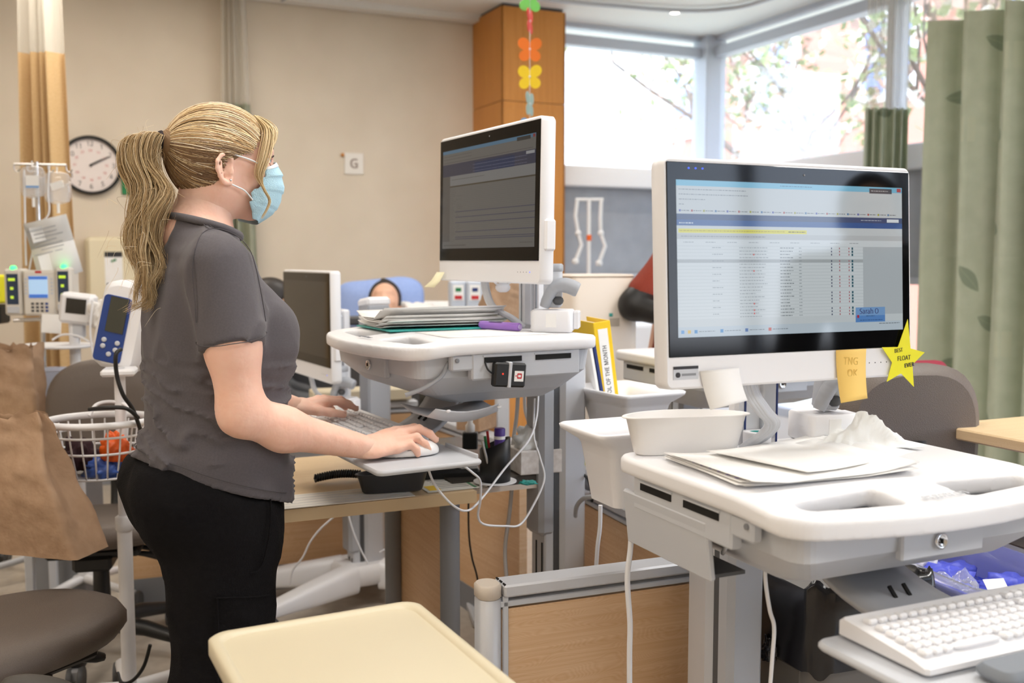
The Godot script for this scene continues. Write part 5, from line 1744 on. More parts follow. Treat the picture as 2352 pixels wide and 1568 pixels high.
func cart_items(A: Node3D, B: Node3D) -> void:
	# keyboards and mice
	keyboard("white keyboard under the nurse's left hand", local(B, Vector3(-0.06, 0.886, 0.33)), -60.5)
	keyboard("white keyboard on the tray at the lower right edge", local(A, Vector3(0.03, 0.784, 0.435)), 24.0)
	solo("wrist_rest", "grey padded wrist rest before the keyboard at the lower right corner", "wrist rest", MB.new().slab(rrect(0.46, 0.06, 0.02), 0.0, 0.02, 0.008), mat("7d838b", 0.6), "", local(A, Vector3(0.09, 0.784, 0.556)), 24.0)
	mouse_at("white computer mouse under the nurse's right hand", Transform3D(Basis(Vector3.UP, deg_to_rad(30)), Vector3(-0.64, 0, -2.1)) * Vector3(0.405, 0.886, 0.127), -62.0)
	# folders and sheets on the raised cart
	var fo := loose_sheets("paper_stack", "stack of loose papers on the nurse's cart", "papers", local(B, Vector3(-0.14, 1.146, 0.085)), -64.0, 0.22, 0.34, 9, 3, 0.1, 0.0018)
	var fd := solo("folder", "teal card folder under the loose papers", "folder", MB.new().box(Vector3.ZERO, Vector3(0.25, 0.004, 0.36), 0.001), M.teal, "", local(B, Vector3(-0.14, 1.1425, 0.08)), -62.0)
	loose_sheets("paper", "single printed sheet lying flat on the nurse's cart top", "paper", local(B, Vector3(0.11, 1.1395, 0.07)), -60.0, 0.2, 0.28, 1, 4, 0.0)
	var hl := thing("highlighter_pen", "purple highlighter pen lying on the nurse's cart top", "pen", local(B, Vector3(0.045, 1.151, -0.012)), -60.5 + 17.0)
	var ax := Transform3D(Basis(Vector3.BACK, -PI / 2), Vector3.ZERO)
	part(hl, "barrel", MB.new().lathe([Vector2(0.008, -0.07), Vector2(0.0105, -0.066), Vector2(0.0105, 0.02), Vector2(0.0108, 0.022), Vector2(0.0108, 0.066), Vector2(0.009, 0.07)], 18, ax), M.purple)
	part(hl, "end_plug", MB.new().lathe([Vector2(0.007, 0.069), Vector2(0.006, 0.073)], 14, ax), mat("b9a3d8", 0.5))
	part(hl, "printed_label", MB.new().box(Vector3(-0.01, 0.0095, 0.004), Vector3(0.045, 0.0012, 0.006)), M.ink)
	# card reader hung on the side
	var cr := thing("card_reader", "black card reader with a red and white sticker strapped to the nurse's cart", "card reader", local(B, Vector3(0.302, 1.058, 0.106)), 29.5)
	cr.rotation_degrees.z = -5
	part(cr, "case", MB.new().box(Vector3.ZERO, Vector3(0.082, 0.056, 0.02), 0.004), M.black)
	part(cr, "strap", MB.new().box(Vector3(-0.002, 0, 0), Vector3(0.009, 0.06, 0.0235), 0.002), M.pale)
	part(cr, "sticker", MB.new().box(Vector3(0.0215, -0.002, 0.0103), Vector3(0.024, 0.024, 0.0008)), M.paper)
	var em := part(cr, "emblem", MB.new().box(Vector3(0.0225, 0.003, 0.0108), Vector3(0.011, 0.0035, 0.0006)).box(Vector3(0.0225, -0.006, 0.0108), Vector3(0.011, 0.0035, 0.0006)).box(Vector3(0.0175, -0.0015, 0.0108), Vector3(0.0025, 0.009, 0.0006)).box(Vector3(0.0275, -0.0015, 0.0108), Vector3(0.0025, 0.009, 0.0006)).box(Vector3(0.0135, -0.0015, 0.0108), Vector3(0.003, 0.003, 0.0006)), M.red)
	part(cr, "status_light", MB.new().ball(Vector3(-0.021, 0.002, 0.0105), Vector3.ONE * 0.0018, 8), M.red_led)
	part(cr, "cord", MB.new().tube(curve([Vector3(-0.04, 0.0, 0.0), Vector3(-0.055, 0.01, 0), Vector3(-0.058, 0.028, -0.012)], 6), 0.0022, 6), M.black)
	# ring binder in the bin behind the raised cart
	var bt := Basis(Vector3.UP, deg_to_rad(14)) * Basis(Vector3.BACK, 0.13)
	var bi := thing("ring_binder", "yellow ring binder standing in the bin behind the nurse's cart", "binder", Vector3(0.275, 0.935, -2.77))
	bi.basis = bt
	part(bi, "cover", MB.new().box(Vector3(0, 0.1, 0), Vector3(0.05, 0.23, 0.006), 0.001).box(Vector3(-0.024, 0.1, -0.1), Vector3(0.003, 0.23, 0.2)).box(Vector3(0.024, 0.1, -0.1), Vector3(0.003, 0.23, 0.2)), M.yellow)
	part(bi, "pages", MB.new().box(Vector3(0, 0.1, -0.1), Vector3(0.042, 0.205, 0.18)), M.putty)
	part(bi, "spine_label", MB.new().box(Vector3(0, 0.095, 0.0034), Vector3(0.028, 0.2, 0.0008)), M.paper)
	letters(bi, "POOL OF THE MONTH", 0.016, Vector3(0.0, 0.07, 0.0042), Basis(Vector3.BACK, PI / 2), M.ink)
	for i in 3:
		solo("notebook", ["white leaflet", "navy backed notebook", "grey booklet"][i] + " leaning beside the yellow binder in the bin", "notebook", MB.new().box(Vector3(0, 0.08, 0), Vector3(0.008, 0.16, 0.12), 0.001, Basis(Vector3.BACK, 0.18)), [M.paper, M.inkblue, M.pale][i], "", Vector3(0.215 + i * 0.012, 0.93, -2.8 - i * 0.01), 14.0)
	# sticky notes
	var mB: Node3D = B.get_node("monitor")
	var sn := thing("sticky_note", "pale yellow sticky note curling off the corner of the nurse's monitor", "note", mB.global_transform * Vector3(-0.265, -0.185, 0.012), -60.5)
	part(sn, "sheet", MB.new().sheet([[Vector3(-0.03, -0.03, 0.03), Vector3(0.02, -0.03, 0.022)], [Vector3(-0.02, -0.012, 0.012), Vector3(0.03, -0.012, 0.008)], [Vector3(-0.008, 0.012, 0.0), Vector3(0.042, 0.012, 0.0)]], 0.0006), M.note)
	var mA: Node3D = A.get_node("monitor")
	var wn := thing("sticky_note", "white sticky note hanging from the near monitor's lower left edge", "note", mA.global_transform * Vector3(-0.165, -0.19, 0.006), 24.0)
	part(wn, "sheet", MB.new().sheet(bent(Vector3(-0.03, -0.042, 0.012), Vector3(0.046, -0.03, 0.014), Vector3(-0.044, 0.024, 0.0), Vector3(0.037, 0.026, 0.0)), 0.0003), M.paper)
	var on := thing("sticky_note", "orange sticky note hanging from the near monitor's lower right edge", "note", mA.global_transform * Vector3(0.124, -0.185, 0.006), 24.0)
	part(on, "sheet", MB.new().sheet(bent(Vector3(-0.033, -0.052, 0.012), Vector3(0.03, -0.047, 0.012), Vector3(-0.037, 0.044, 0.0), Vector3(0.035, 0.044, 0.0)), 0.0003), M.orange_note)
	letters(on, "TNG", 0.018, Vector3(-0.002, 0.022, 0.001), Basis(Vector3.BACK, -0.05), mat("d9b45c", 0.8))
	letters(on, "OK", 0.018, Vector3(0.0, 0.0, 0.003), Basis(Vector3.BACK, -0.05), mat("d9b45c", 0.8))
	var st := thing("star_note", "yellow star-shaped note reading best float ever on the near monitor's corner", "note", mA.global_transform * Vector3(0.247, -0.164, 0.009), 24.0)
	var poly := PackedVector2Array()
	for i in 10:
		var a := PI / 2 + i * TAU / 10 - 0.12
		var r: float = [0.076, 0.058, 0.056, 0.062, 0.056][i / 2] if i % 2 == 0 else 0.027
		poly.append(Vector2(cos(a), -sin(a)) * r)
	part(st, "sheet", MB.new(false).slab(poly, 0, 0.0008, 0, Transform3D(Basis(Vector3.RIGHT, PI / 2), Vector3.ZERO)), M.neon)
	letters(st, "BEST", 0.0095, Vector3(-0.012, 0.017, 0.0012), Basis(Vector3.BACK, 0.1), M.ink)
	letters(st, "FLOAT", 0.0115, Vector3(0.002, 0.002, 0.0012), Basis(Vector3.BACK, 0.05), M.ink)
	letters(st, "EVER", 0.0105, Vector3(0.016, -0.0115, 0.0012), Basis(Vector3.BACK, 0.1), M.ink, true)
	# things on the near cart
	kidney_dish("white kidney dish on the back corner of the near cart", local(A, Vector3(-0.155, 0.966, -0.11)), 12.0, 0.95, mat("eeecea", 0.5), 0.07)
	var tp := thing("tape_roll", "roll of white medical tape on the near cart", "tape roll", local(A, Vector3(0.0, 0.966, -0.095)))
	part(tp, "tape", MB.new().lathe([Vector2(0.014, 0), Vector2(0.026, 0), Vector2(0.0265, 0.002), Vector2(0.0265, 0.027), Vector2(0.026, 0.029), Vector2(0.014, 0.029), Vector2(0.014, 0)], 28, Transform3D.IDENTITY, false), M.white)
	part(tp, "core", MB.new().lathe([Vector2(0.0125, 0.001), Vector2(0.0142, 0.001), Vector2(0.0142, 0.028), Vector2(0.0125, 0.028), Vector2(0.0125, 0.001)], 20, Transform3D.IDENTITY, false), M.teal)
	tissue_heap("crumpled white tissue on the back of the near cart top", local(A, Vector3(0.15, 0.967, -0.01)), 24.0)
	loose_sheets("paper_stack", "printed sheets fanned over the near cart top", "papers", local(A, Vector3(-0.07, 0.967, 0.07)), 20.0, 0.34, 0.25, 4, 9, 0.05)
	var pr: Node3D = get_node("paper_stack_001")
	for i in 16: part(pr, "print_mark", MB.new().box(Vector3(-0.155 + 0.009 * (i % 2), 0.0105, 0.1 - i * 0.013), Vector3(0.014, 0.0004, 0.006)), mat("8f86c4", 0.7))
	loose_sheets("paper", "large blank sheet on top of the near cart's papers", "paper", local(A, Vector3(0.01, 0.977, 0.05)), 34.0, 0.3, 0.22, 1, 12, 0.06)
	# hanging cables
	var w := func(x: float, y: float, d: float) -> Vector3: return pd(x, y, d)
	cable("white mouse cable looping under the nurse's keyboard tray", [w.call(982, 1072, 2.18), w.call(1000, 1115, 2.2), w.call(1040, 1160, 2.24), w.call(1075, 1172, 2.3), w.call(1110, 1140, 2.36), w.call(1160, 1075, 2.44), w.call(1215, 1010, 2.5), w.call(1232, 960, 2.56), w.call(1236, 910, 2.6)], 0.0028, M.cable)
	cable("white keyboard cable drooping to the right of the nurse's tray", [w.call(1055, 1062, 2.25), w.call(1085, 1085, 2.27), w.call(1103, 1105, 2.3), w.call(1103, 1150, 2.32), w.call(1098, 1185, 2.34), w.call(1112, 1204, 2.36), w.call(1160, 1208, 2.4), w.call(1195, 1204, 2.44), w.call(1225, 1160, 2.48), w.call(1250, 1100, 2.52), w.call(1240, 1050, 2.54), w.call(1226, 1000, 2.56), w.call(1228, 915, 2.6)], 0.0028, M.cable)
	cable("thick grey cable hanging beside the nurse's cart column", [w.call(1190, 905, 2.72), w.call(1186, 960, 2.72), w.call(1176, 1040, 2.72), w.call(1176, 1110, 2.72), w.call(1170, 1180, 2.72), w.call(1160, 1260, 2.72), w.call(1165, 1340, 2.72), w.call(1175, 1420, 2.72)], 0.0055, M.cable)
	cable("short white cable behind the nurse's cart column", [w.call(1205, 905, 2.8), w.call(1207, 945, 2.8), w.call(1222, 985, 2.8), w.call(1240, 1010, 2.8)], 0.005, M.cable)
	cable("thick white cable hanging down in front of the maple partition", [w.call(1452, 1195, 1.8), w.call(1448, 1260, 1.8), w.call(1441, 1330, 1.8), w.call(1447, 1430, 1.8), w.call(1446, 1500, 1.8), w.call(1446, 1640, 1.8)], 0.0052, M.cable)
	cable("thin white cable hanging under the near cart in front of the bin", [w.call(1758, 1268, 1.6), w.call(1758, 1330, 1.6), w.call(1768, 1400, 1.6), w.call(1778, 1440, 1.6), w.call(1774, 1510, 1.6), w.call(1764, 1640, 1.6)], 0.0034, M.cable)
	cable("pale cable hanging behind the low bin's left side", [w.call(1379, 1160, 2.3), w.call(1378, 1210, 2.3), w.call(1372, 1260, 2.3), w.call(1368, 1330, 2.3)], 0.005, M.cable)
	cable("short loop of white cable under the near cart's side box", [w.call(1655, 1215, 1.62), w.call(1668, 1228, 1.6), w.call(1667, 1255, 1.6), w.call(1660, 1270, 1.62)], 0.004, M.cable)

func kidney_dish(label: String, at: Vector3, turn: float, s: float, m: Material, hgt: float) -> void:
	var outline := func(k: float) -> PackedVector2Array:
		var out := PackedVector2Array()
		for i in 40:
			var a := TAU * i / 40
			var x := cos(a) * 0.125
			var z := sin(a) * 0.055
			z += -0.03 * (1.0 - pow(x / 0.125, 2.0)) * (1.0 if sin(a) > 0.0 else 0.45) + 0.012
			out.append(Vector2(x, z) * s * k)
		return out
	var rings := []
	for e in [[0.8, 0.0], [0.84, 0.004], [0.97, hgt - 0.004], [1.04, hgt - 0.002], [1.04, hgt], [0.95, hgt], [0.81, 0.006], [0.3, 0.004]]:
		rings.append(ring3(outline.call(e[0]), e[1]))
	solo("kidney_dish", label, "dish", MB.new().loft(rings), m, "", at, turn)

func crumple(called: String, label: String, category: String, at: Vector3, r: Vector3, m: Material, sd: int, parent: Node = null) -> Node3D:
	var n := FastNoiseLite.new()
	n.seed = sd
	n.frequency = 1.3
	n.fractal_octaves = 2
	var rings := []
	for i in range(1, 20):
		var t := PI * i / 20 - PI / 2
		var ring := PackedVector3Array()
		for k in 40:
			var a := -TAU * k / 40
			var d := Vector3(cos(a) * cos(t), sin(t), sin(a) * cos(t))
			var f := 0.8 + 0.75 * absf(n.get_noise_3dv(d * 0.75)) + 0.12 * n.get_noise_3dv(d * 1.7)
			var p := d * r * f
			ring.append(Vector3(p.x, maxf(p.y + r.y * 0.5, 0.0), p.z))
		rings.append(ring)
	var mb := MB.new().loft(rings)
	if parent:
		var o := part(parent, called, mb, m)
		o.position = at
		return o
	return solo(called, label, category, mb, m, "", at)

# ---------- desk, partitions and overbed table in the middle ----------
func partition(called: String, label: String, a: Vector3, b: Vector3, h: float, board: Material, post_at_start: bool) -> Node3D:
	var d := b - a
	var l := d.length()
	var t := thing(called, label, "partition", a, rad_to_deg(atan2(-d.z, d.x)))
	part(t, "board", MB.new().box(Vector3(l / 2, h / 2 - 0.02, 0), Vector3(l - 0.05, h - 0.07, 0.03)), board)
	var fr := part(t, "frame", MB.new().box(Vector3(0.032, h / 2 - 0.01, 0), Vector3(0.012, h - 0.03, 0.044), 0.002).box(Vector3(l / 2, h - 0.043, 0), Vector3(l - 0.04, 0.012, 0.044), 0.002), M.pale)
	part(t, "top_cap", MB.new().box(Vector3(l / 2 + 0.013, h - 0.014, 0), Vector3(l - 0.026, 0.026, 0.062), 0.004), M.alu)
	part(t, "kick_plate", MB.new().box(Vector3(l / 2, 0.05, 0), Vector3(l - 0.04, 0.1, 0.036)), M.mid)
	if post_at_start:
		part(t, "end_post", MB.new().slab(rrect(0.05, 0.062, 0.024, 6), 0, h - 0.03, 0.002), M.alu)
		part(t, "post_cap", MB.new().slab(rrect(0.052, 0.064, 0.025, 6), h - 0.03, h, 0.004), mat("c6bbae", 0.5))
		for k in 3: part(t, "cap_gap", MB.new().box(Vector3(0.029, h - 0.001, -0.02 + k * 0.02), Vector3(0.003, 0.003, 0.012)), M.void)
	return t

func build_centre() -> void:
	partition("partition", "low maple partition with a silver cap and rounded end post, nearest the viewer", Vector3(-0.05, 0, -1.995), Vector3(0.42, 0, -2.18), 0.66, M.maple, true)
	partition("partition", "low maple partition running back behind the near cart's bin", Vector3(0.2, 0, -2.95), Vector3(0.45, 0, -2.3), 0.66, M.maple, false)
	partition("partition", "shadowed maple screen behind the desk", Vector3(-1.5, 0, -3.72), Vector3(-0.4, 0, -4.12), 0.74, M.maple, false)
	partition("partition", "shadowed maple screen to the right of the desk legs", Vector3(-0.39, 0, -4.1), Vector3(0.05, 0, -3.3), 0.70, M.maple, false)
	# desk
	var fl := Vector3(-0.72, 0, -2.19)
	var dk := thing("desk", "wood-topped desk with round grey legs beside the nurse", "desk", fl, 24.0)
	part(dk, "desk_top", MB.new().box(Vector3(0.345, 0.725, -0.3), Vector3(0.69, 0.032, 0.6), 0.003), M.maple_top)
	part(dk, "edge_band", MB.new().box(Vector3(0.345, 0.725, 0.001), Vector3(0.69, 0.03, 0.003)), mat("cfb48c", 0.5))
	for p in [[0.64, -0.06], [0.1, -0.06], [0.64, -0.55], [0.1, -0.55]]:
		var lg := part(dk, "leg", MB.new().rod(Vector3(p[0], 0.02, p[1]), Vector3(p[0], 0.71, p[1]), 0.026, 0.026, 18), M.mid)
		part(lg, "foot", MB.new().lathe([Vector2(0.028, 0), Vector2(0.03, 0.012), Vector2(0.022, 0.022)], 16, Transform3D(Basis.IDENTITY, Vector3(p[0], 0, p[1]))), M.dark)
	# dark return beside it
	var rt := thing("side_counter", "dark glossy counter right of the desk, holding the pen cup", "counter", Vector3(-0.075, 0, -2.52), 24.0)
	part(rt, "counter_top", MB.new().box(Vector3(0.06, 0.735, -0.35), Vector3(0.26, 0.026, 0.62), 0.003), mat("4a4642", 0.18))
	part(rt, "counter_edge", MB.new().box(Vector3(0.06, 0.718, -0.041), Vector3(0.26, 0.014, 0.004)), M.putty)
	part(rt, "side_board", MB.new().box(Vector3(-0.055, 0.36, -0.35), Vector3(0.02, 0.72, 0.58)), M.maple)
	# calendar and sheets on the desk
	var cal := thing("desk_calendar", "wide paper calendar sheet flat on the desk under the black dish", "calendar", ph(800, 1140, 0.742), 24.0)
	part(cal, "sheet", MB.new().box(Vector3(-0.05, 0.0012, 0.0), Vector3(0.4, 0.0016, 0.13)), mat("e9e4da", 0.8))
	for i in 5: part(cal, "ruled_line", MB.new().box(Vector3(-0.05, 0.0022, -0.05 + i * 0.025), Vector3(0.38, 0.0004, 0.0006)), M.pale)
	var pl := thing("planner_sheet", "printed planner sheet with colour bars at the desk's right end", "paper", ph(1030, 1112, 0.742), 24.0)
	part(pl, "sheet", MB.new().box(Vector3(0, 0.001, 0), Vector3(0.16, 0.0012, 0.14)), mat("dcd9d0", 0.8))
	part(pl, "colour_bar", MB.new().box(Vector3(-0.055, 0.0018, 0.03), Vector3(0.03, 0.0004, 0.05)), M.yellow)
	part(pl, "colour_bar", MB.new().box(Vector3(0.05, 0.0018, 0.02), Vector3(0.008, 0.0004, 0.09)), M.green_sign)
	for i in 6: part(pl, "print_line", MB.new().box(Vector3(0.0, 0.0018, -0.05 + i * 0.018), Vector3(0.08, 0.0004, 0.003)), M.mid)
	kidney_dish("black kidney dish on the desk in front of the phone", ph(895, 1140, 0.742) + Vector3(0, 0.003, -0.05), 16.0, 0.72, mat("3c3c3d", 0.4), 0.048)
	# telephone
	var tel := thing("telephone", "black desk telephone behind the black dish", "telephone", ph(1020, 1098, 0.742) + Vector3(0, 0, -0.06), 10.0)
	part(tel, "base", MB.new().box(Vector3(0, 0.02, 0), Vector3(0.17, 0.03, 0.16), 0.008, Basis(Vector3.RIGHT, 0.12)), M.black)
	part(tel, "handset", MB.new().tube(curve([Vector3(-0.06, 0.04, 0.08), Vector3(-0.06, 0.062, 0.05), Vector3(-0.06, 0.068, 0), Vector3(-0.06, 0.062, -0.05), Vector3(-0.06, 0.04, -0.08)], 5), 0.014, 10), M.black)
	for i in 12: part(tel, "button", MB.new().box(Vector3(0.01 + 0.022 * (i % 3), 0.041, 0.04 - 0.02 * (i / 3)), Vector3(0.014, 0.006, 0.012), 0.002), M.dark)
	var coil := []
	var c0 := ph(722, 1104, 0.75)
	var c1 := ph(830, 1095, 0.75)
	for i in 161:
		var t := i / 160.0
		var a := t * TAU * 20.0
		coil.append(c0.lerp(c1, t) + Vector3(0, 0.006 + 0.007 * sin(t * 3.0), 0) + Vector3(0.1, 0.8, 0).normalized() * sin(a) * 0.009 + Vector3(0.3, 0, 0.95) * cos(a) * 0.009)
	for i in coil.size(): coil[i] = tel.transform.affine_inverse() * (coil[i] as Vector3)
	part(tel, "coiled_cord", MB.new().tube(coil, 0.0032, 5), M.black)
	cable("thin black cord looping over the desk behind the phone", [ph(960, 1060, 0.75), ph(1000, 1063, 0.78), ph(1050, 1075, 0.77), ph(1085, 1090, 0.75)], 0.003, M.black)
	# pen cup and the rest on the counter
	var cup := thing("pen_cup", "black pen cup holding a purple-capped bottle and pens", "pen cup", ph(1137, 1103, 0.75))
	var cr := []
	for e in [[0.038, 0.0], [0.04, 0.002], [0.04, 1.0], [0.037, 1.0], [0.036, 0.05]]:
		var ring := PackedVector3Array()
		for k in 28:
			var a := -TAU * k / 28
			ring.append(Vector3(cos(a) * e[0], (0.098 + 0.016 * cos(a)) * e[1], sin(a) * e[0]))
		cr.append(ring)
	part(cup, "cup", MB.new().loft(cr, false), M.black)
	part(cup, "floor_disc", MB.new().lathe([Vector2(0.038, 0), Vector2(0.038, 0.003)], 24), M.black)
	var bt := thing("glue_stick", "purple and white capped stick standing in the pen cup", "glue stick", ph(1137, 1103, 0.755) + Vector3(0.012, 0, 0))
	part(bt, "body", MB.new().lathe([Vector2(0.013, 0.004), Vector2(0.014, 0.006), Vector2(0.014, 0.108), Vector2(0.0135, 0.11)], 20), M.violet)
	part(bt, "band", MB.new().lathe([Vector2(0.0145, 0.108), Vector2(0.0145, 0.116)], 20), M.white)
	part(bt, "cap", MB.new().lathe([Vector2(0.0142, 0.116), Vector2(0.0142, 0.134), Vector2(0.012, 0.136)], 20), M.violet)
	for i in 3:
		solo("pen", ["red", "green", "silver"][i] + " topped pen leaning in the black pen cup", "pen", MB.new().rod(Vector3(0, 0.006, 0), Vector3(-0.012 - 0.006 * i, 0.125 - 0.01 * i, 0.012 * (i - 1)), 0.0035), [M.red, M.green_sign, M.metal][i], "pens in the black cup", ph(1137, 1103, 0.755) + Vector3(-0.008, 0, 0.005 * (i - 1)))
	solo("saucer_ring", "white round mat under the black pen cup", "mat", MB.new().lathe([Vector2(0.056, 0), Vector2(0.056, 0.002)], 28), M.white, "", ph(1137, 1105, 0.7482))
	var tb := thing("tissue_box", "white marbled tissue box with a tissue pulled up beside the pen cup", "tissue box", ph(1212, 1085, 0.75) + Vector3(0.02, 0, -0.03), 20.0)
	part(tb, "box", MB.new().box(Vector3(0, 0.032, 0), Vector3(0.12, 0.064, 0.1), 0.002), textured(noise_tex(0.03, "c9c2bd", "efecea", 128, 4, 33), Vector3(9, 9, 9), 0.6))
	crumple("tissue", "", "", Vector3(-0.01, 0.055, 0), Vector3(0.05, 0.045, 0.035), M.tissue, 8, tb)
	crumple("teal_wrapper", "crumpled teal wrapper on the dark counter beside the column", "wrapper", ph(1212, 1112, 0.75), Vector3(0.022, 0.007, 0.012), M.teal, 6)
	var ad := thing("power_adapter", "black plug-in adapter with a white bottle top behind the nurse's tray", "adapter", ph(1080, 1030, 0.76) + Vector3(0, 0, 0.0))
	part(ad, "block", MB.new().box(Vector3(0, 0.025, 0), Vector3(0.045, 0.05, 0.035), 0.003), M.black)
	solo("dropper_bottle", "small white bottle on the black adapter block", "bottle", MB.new().lathe([Vector2(0.013, 0), Vector2(0.014, 0.002), Vector2(0.014, 0.02), Vector2(0.008, 0.028), Vector2(0.008, 0.038), Vector2(0.006, 0.04)], 18), M.white, "", ad.position + Vector3(0, 0.05, 0))
	# shelf objects seen between the carts, on the screen behind the desk
	solo("document_tray", "beige tray of papers on the maple screen behind the carts", "tray", MB.new().box(Vector3(0, 0.03, 0), Vector3(0.4, 0.05, 0.12), 0.006), M.beige, "", Vector3(-0.62, 0.742, -4.04), 20.0)
	solo("storage_box", "black box on the maple screen behind the carts", "box", MB.new().box(Vector3(0, 0.05, 0), Vector3(0.12, 0.1, 0.1), 0.006), M.black, "", Vector3(-0.3, 0.704, -3.94), 20.0)
	solo("carton", "small cardboard carton on the shadowed maple screen", "carton", MB.new().box(Vector3(0, 0.035, 0), Vector3(0.16, 0.07, 0.1), 0.003), M.kraft, "", Vector3(-0.12, 0.704, -3.62), 60.0)
	# loose wires below the desk
	var w := func(x: float, y: float, d: float) -> Vector3: return pd(x, y, d)
	cable("white wire curving down beside the nurse's leg under the desk", [w.call(765, 1188, 3.2), w.call(735, 1215, 3.2), w.call(712, 1245, 3.2), w.call(695, 1280, 3.2), w.call(672, 1310, 3.2), w.call(666, 1345, 3.2)], 0.0032, M.cable)
	cable("white wire crossing the third cart's column under the desk", [w.call(800, 1182, 3.25), w.call(812, 1222, 3.25), w.call(830, 1265, 3.25), w.call(846, 1295, 3.25)], 0.003, M.cable)
	cable("white wire bowing right of the third cart's column", [w.call(934, 1170, 3.3), w.call(920, 1200, 3.3), w.call(916, 1235, 3.3), w.call(895, 1255, 3.3), w.call(872, 1268, 3.3)], 0.003, M.cable)
	cable("grey wire hanging at the partition corner under the desk", [w.call(955, 1165, 3.4), w.call(950, 1230, 3.4), w.call(938, 1280, 3.4), w.call(918, 1330, 3.4)], 0.004, M.cable_grey)
	cable("black wire hanging down the shadowed maple screen", [w.call(1076, 1155, 3.0), w.call(1077, 1225, 3.0), w.call(1084, 1280, 3.0), w.call(1098, 1340, 3.0), w.call(1100, 1450, 3.0)], 0.003, M.black)
	# overbed table in front
	var ot := thing("overbed_table", "cream overbed table with a raised rim in the foreground", "table", Vector3(-0.315, 0, -1.556), 27.0)
	var rings := []
	for e in [[0.0, 0.722, 0.98], [0.0, 0.728, 1.0], [0.0, 0.748, 1.0], [0.0, 0.752, 0.985], [0.0, 0.7515, 0.95], [0.0, 0.7465, 0.93]]:
		rings.append(ring3(rrect(0.345 * (1.0 - (1.0 - e[2]) * 1.6), 0.8 * (1.0 - (1.0 - e[2]) * 0.7), 0.03, 6), e[1], 1.0, Vector2(0, 0.4)))
	part(ot, "table_top", MB.new().loft(rings), M.cream)
	part(ot, "post", MB.new().box(Vector3(0, 0.4, 0.7), Vector3(0.06, 0.66, 0.04), 0.006), M.pale)
	part(ot, "base", MB.new().box(Vector3(0, 0.07, 0.4), Vector3(0.05, 0.03, 0.66), 0.006).box(Vector3(0, 0.07, 0.71), Vector3(0.4, 0.03, 0.05), 0.006), M.pale)
	for p in [Vector3(-0.18, 0, 0.71), Vector3(0.18, 0, 0.71), Vector3(0, 0, 0.1)]: castor(ot, p)
	# speaker, plugs and adapter on the rear partition
	var sp := thing("desk_speaker", "small white speaker with a round grey grille behind the near cart", "speaker", Vector3(0.215, 0.662, -2.78), -12.0)
	part(sp, "case", MB.new().box(Vector3(0, 0.04, 0), Vector3(0.085, 0.08, 0.07), 0.008), M.white)
	part(sp, "grille", MB.new().lathe([Vector2(0.022, 0), Vector2(0.022, 0.002), Vector2(0.002, 0.003)], 24, Transform3D(Basis(Vector3.RIGHT, PI / 2), Vector3(0.01, 0.036, 0.0355))), M.mid)
	solo("yellow_box", "small yellow box on top of the white speaker", "box", MB.new().box(Vector3(0, 0.015, 0), Vector3(0.05, 0.03, 0.04), 0.002), M.neon, "", Vector3(0.205, 0.744, -2.78), 10.0)
	cable("black lead running down to the plugs behind the near cart", [w.call(1335, 1085, 2.7), w.call(1350, 1100, 2.65), w.call(1358, 1125, 2.6), w.call(1360, 1150, 2.55)], 0.004, M.black)
	cable("grey lead draped over the rear partition", [w.call(1362, 1140, 2.5), w.call(1340, 1145, 2.52), w.call(1325, 1162, 2.56), w.call(1322, 1185, 2.6)], 0.006, M.cable_grey)

# ---------- left side ----------
func curtain(called: String, label: String, a: Vector3, b: Vector3, top: float, net_low: float, low: float, folds: float, amp: float, cloth: Material, taper := 1.0, sd := 0) -> void:
	var t := thing(called, label, "curtain")
	var d := b - a
	var n := d.cross(Vector3.UP).normalized()
	var cols := int(folds * 14)
	var make := func(y0: float, y1: float, uv: bool) -> MB:
		var mb := MB.new()
		var rowsn := 8
		for i in rowsn:
			for k in cols:
				var q := []
				var uvs := []
				for e in [[0, 0], [1, 0], [1, 1], [0, 1]]:
					var u := float(k + e[0]) / cols
					var y := lerpf(y0, y1, float(i + e[1]) / rowsn)
					var w := lerpf(taper, 1.0, clampf((top - y) / (top - low), 0, 1))
					var fold := sin(u * folds * TAU + sin(u * 9.0 + sd) * 1.3) * amp + sin(u * folds * 2.3 * TAU + y) * amp * 0.2
					q.append(Vector3(a.x, y, a.z) + d * (0.5 + (u - 0.5) * w) + n * fold)
					uvs.append(Vector2(u * d.length() * 1.5, -y * 0.75))
				for j in [0, 2, 1, 0, 3, 2]:
					mb.st.set_uv(uvs[j]); mb.st.add_vertex(q[j])
		return mb
	part(t, "mesh_header", make.call(net_low, top, false), M.net)
	part(t, "cloth", make.call(low, net_low, true), cloth)
	for i in int(folds * 1.5) + 1:
		var u := i / (folds * 1.5)
		part(t, "hook", MB.new().rod(Vector3(a.x, top - 0.01, a.z) + d * (0.5 + (u - 0.5) * taper), Vector3(a.x, 2.893, a.z) + d * (0.5 + (u - 0.5) * taper), 0.003, 0.003, 5), M.pale)

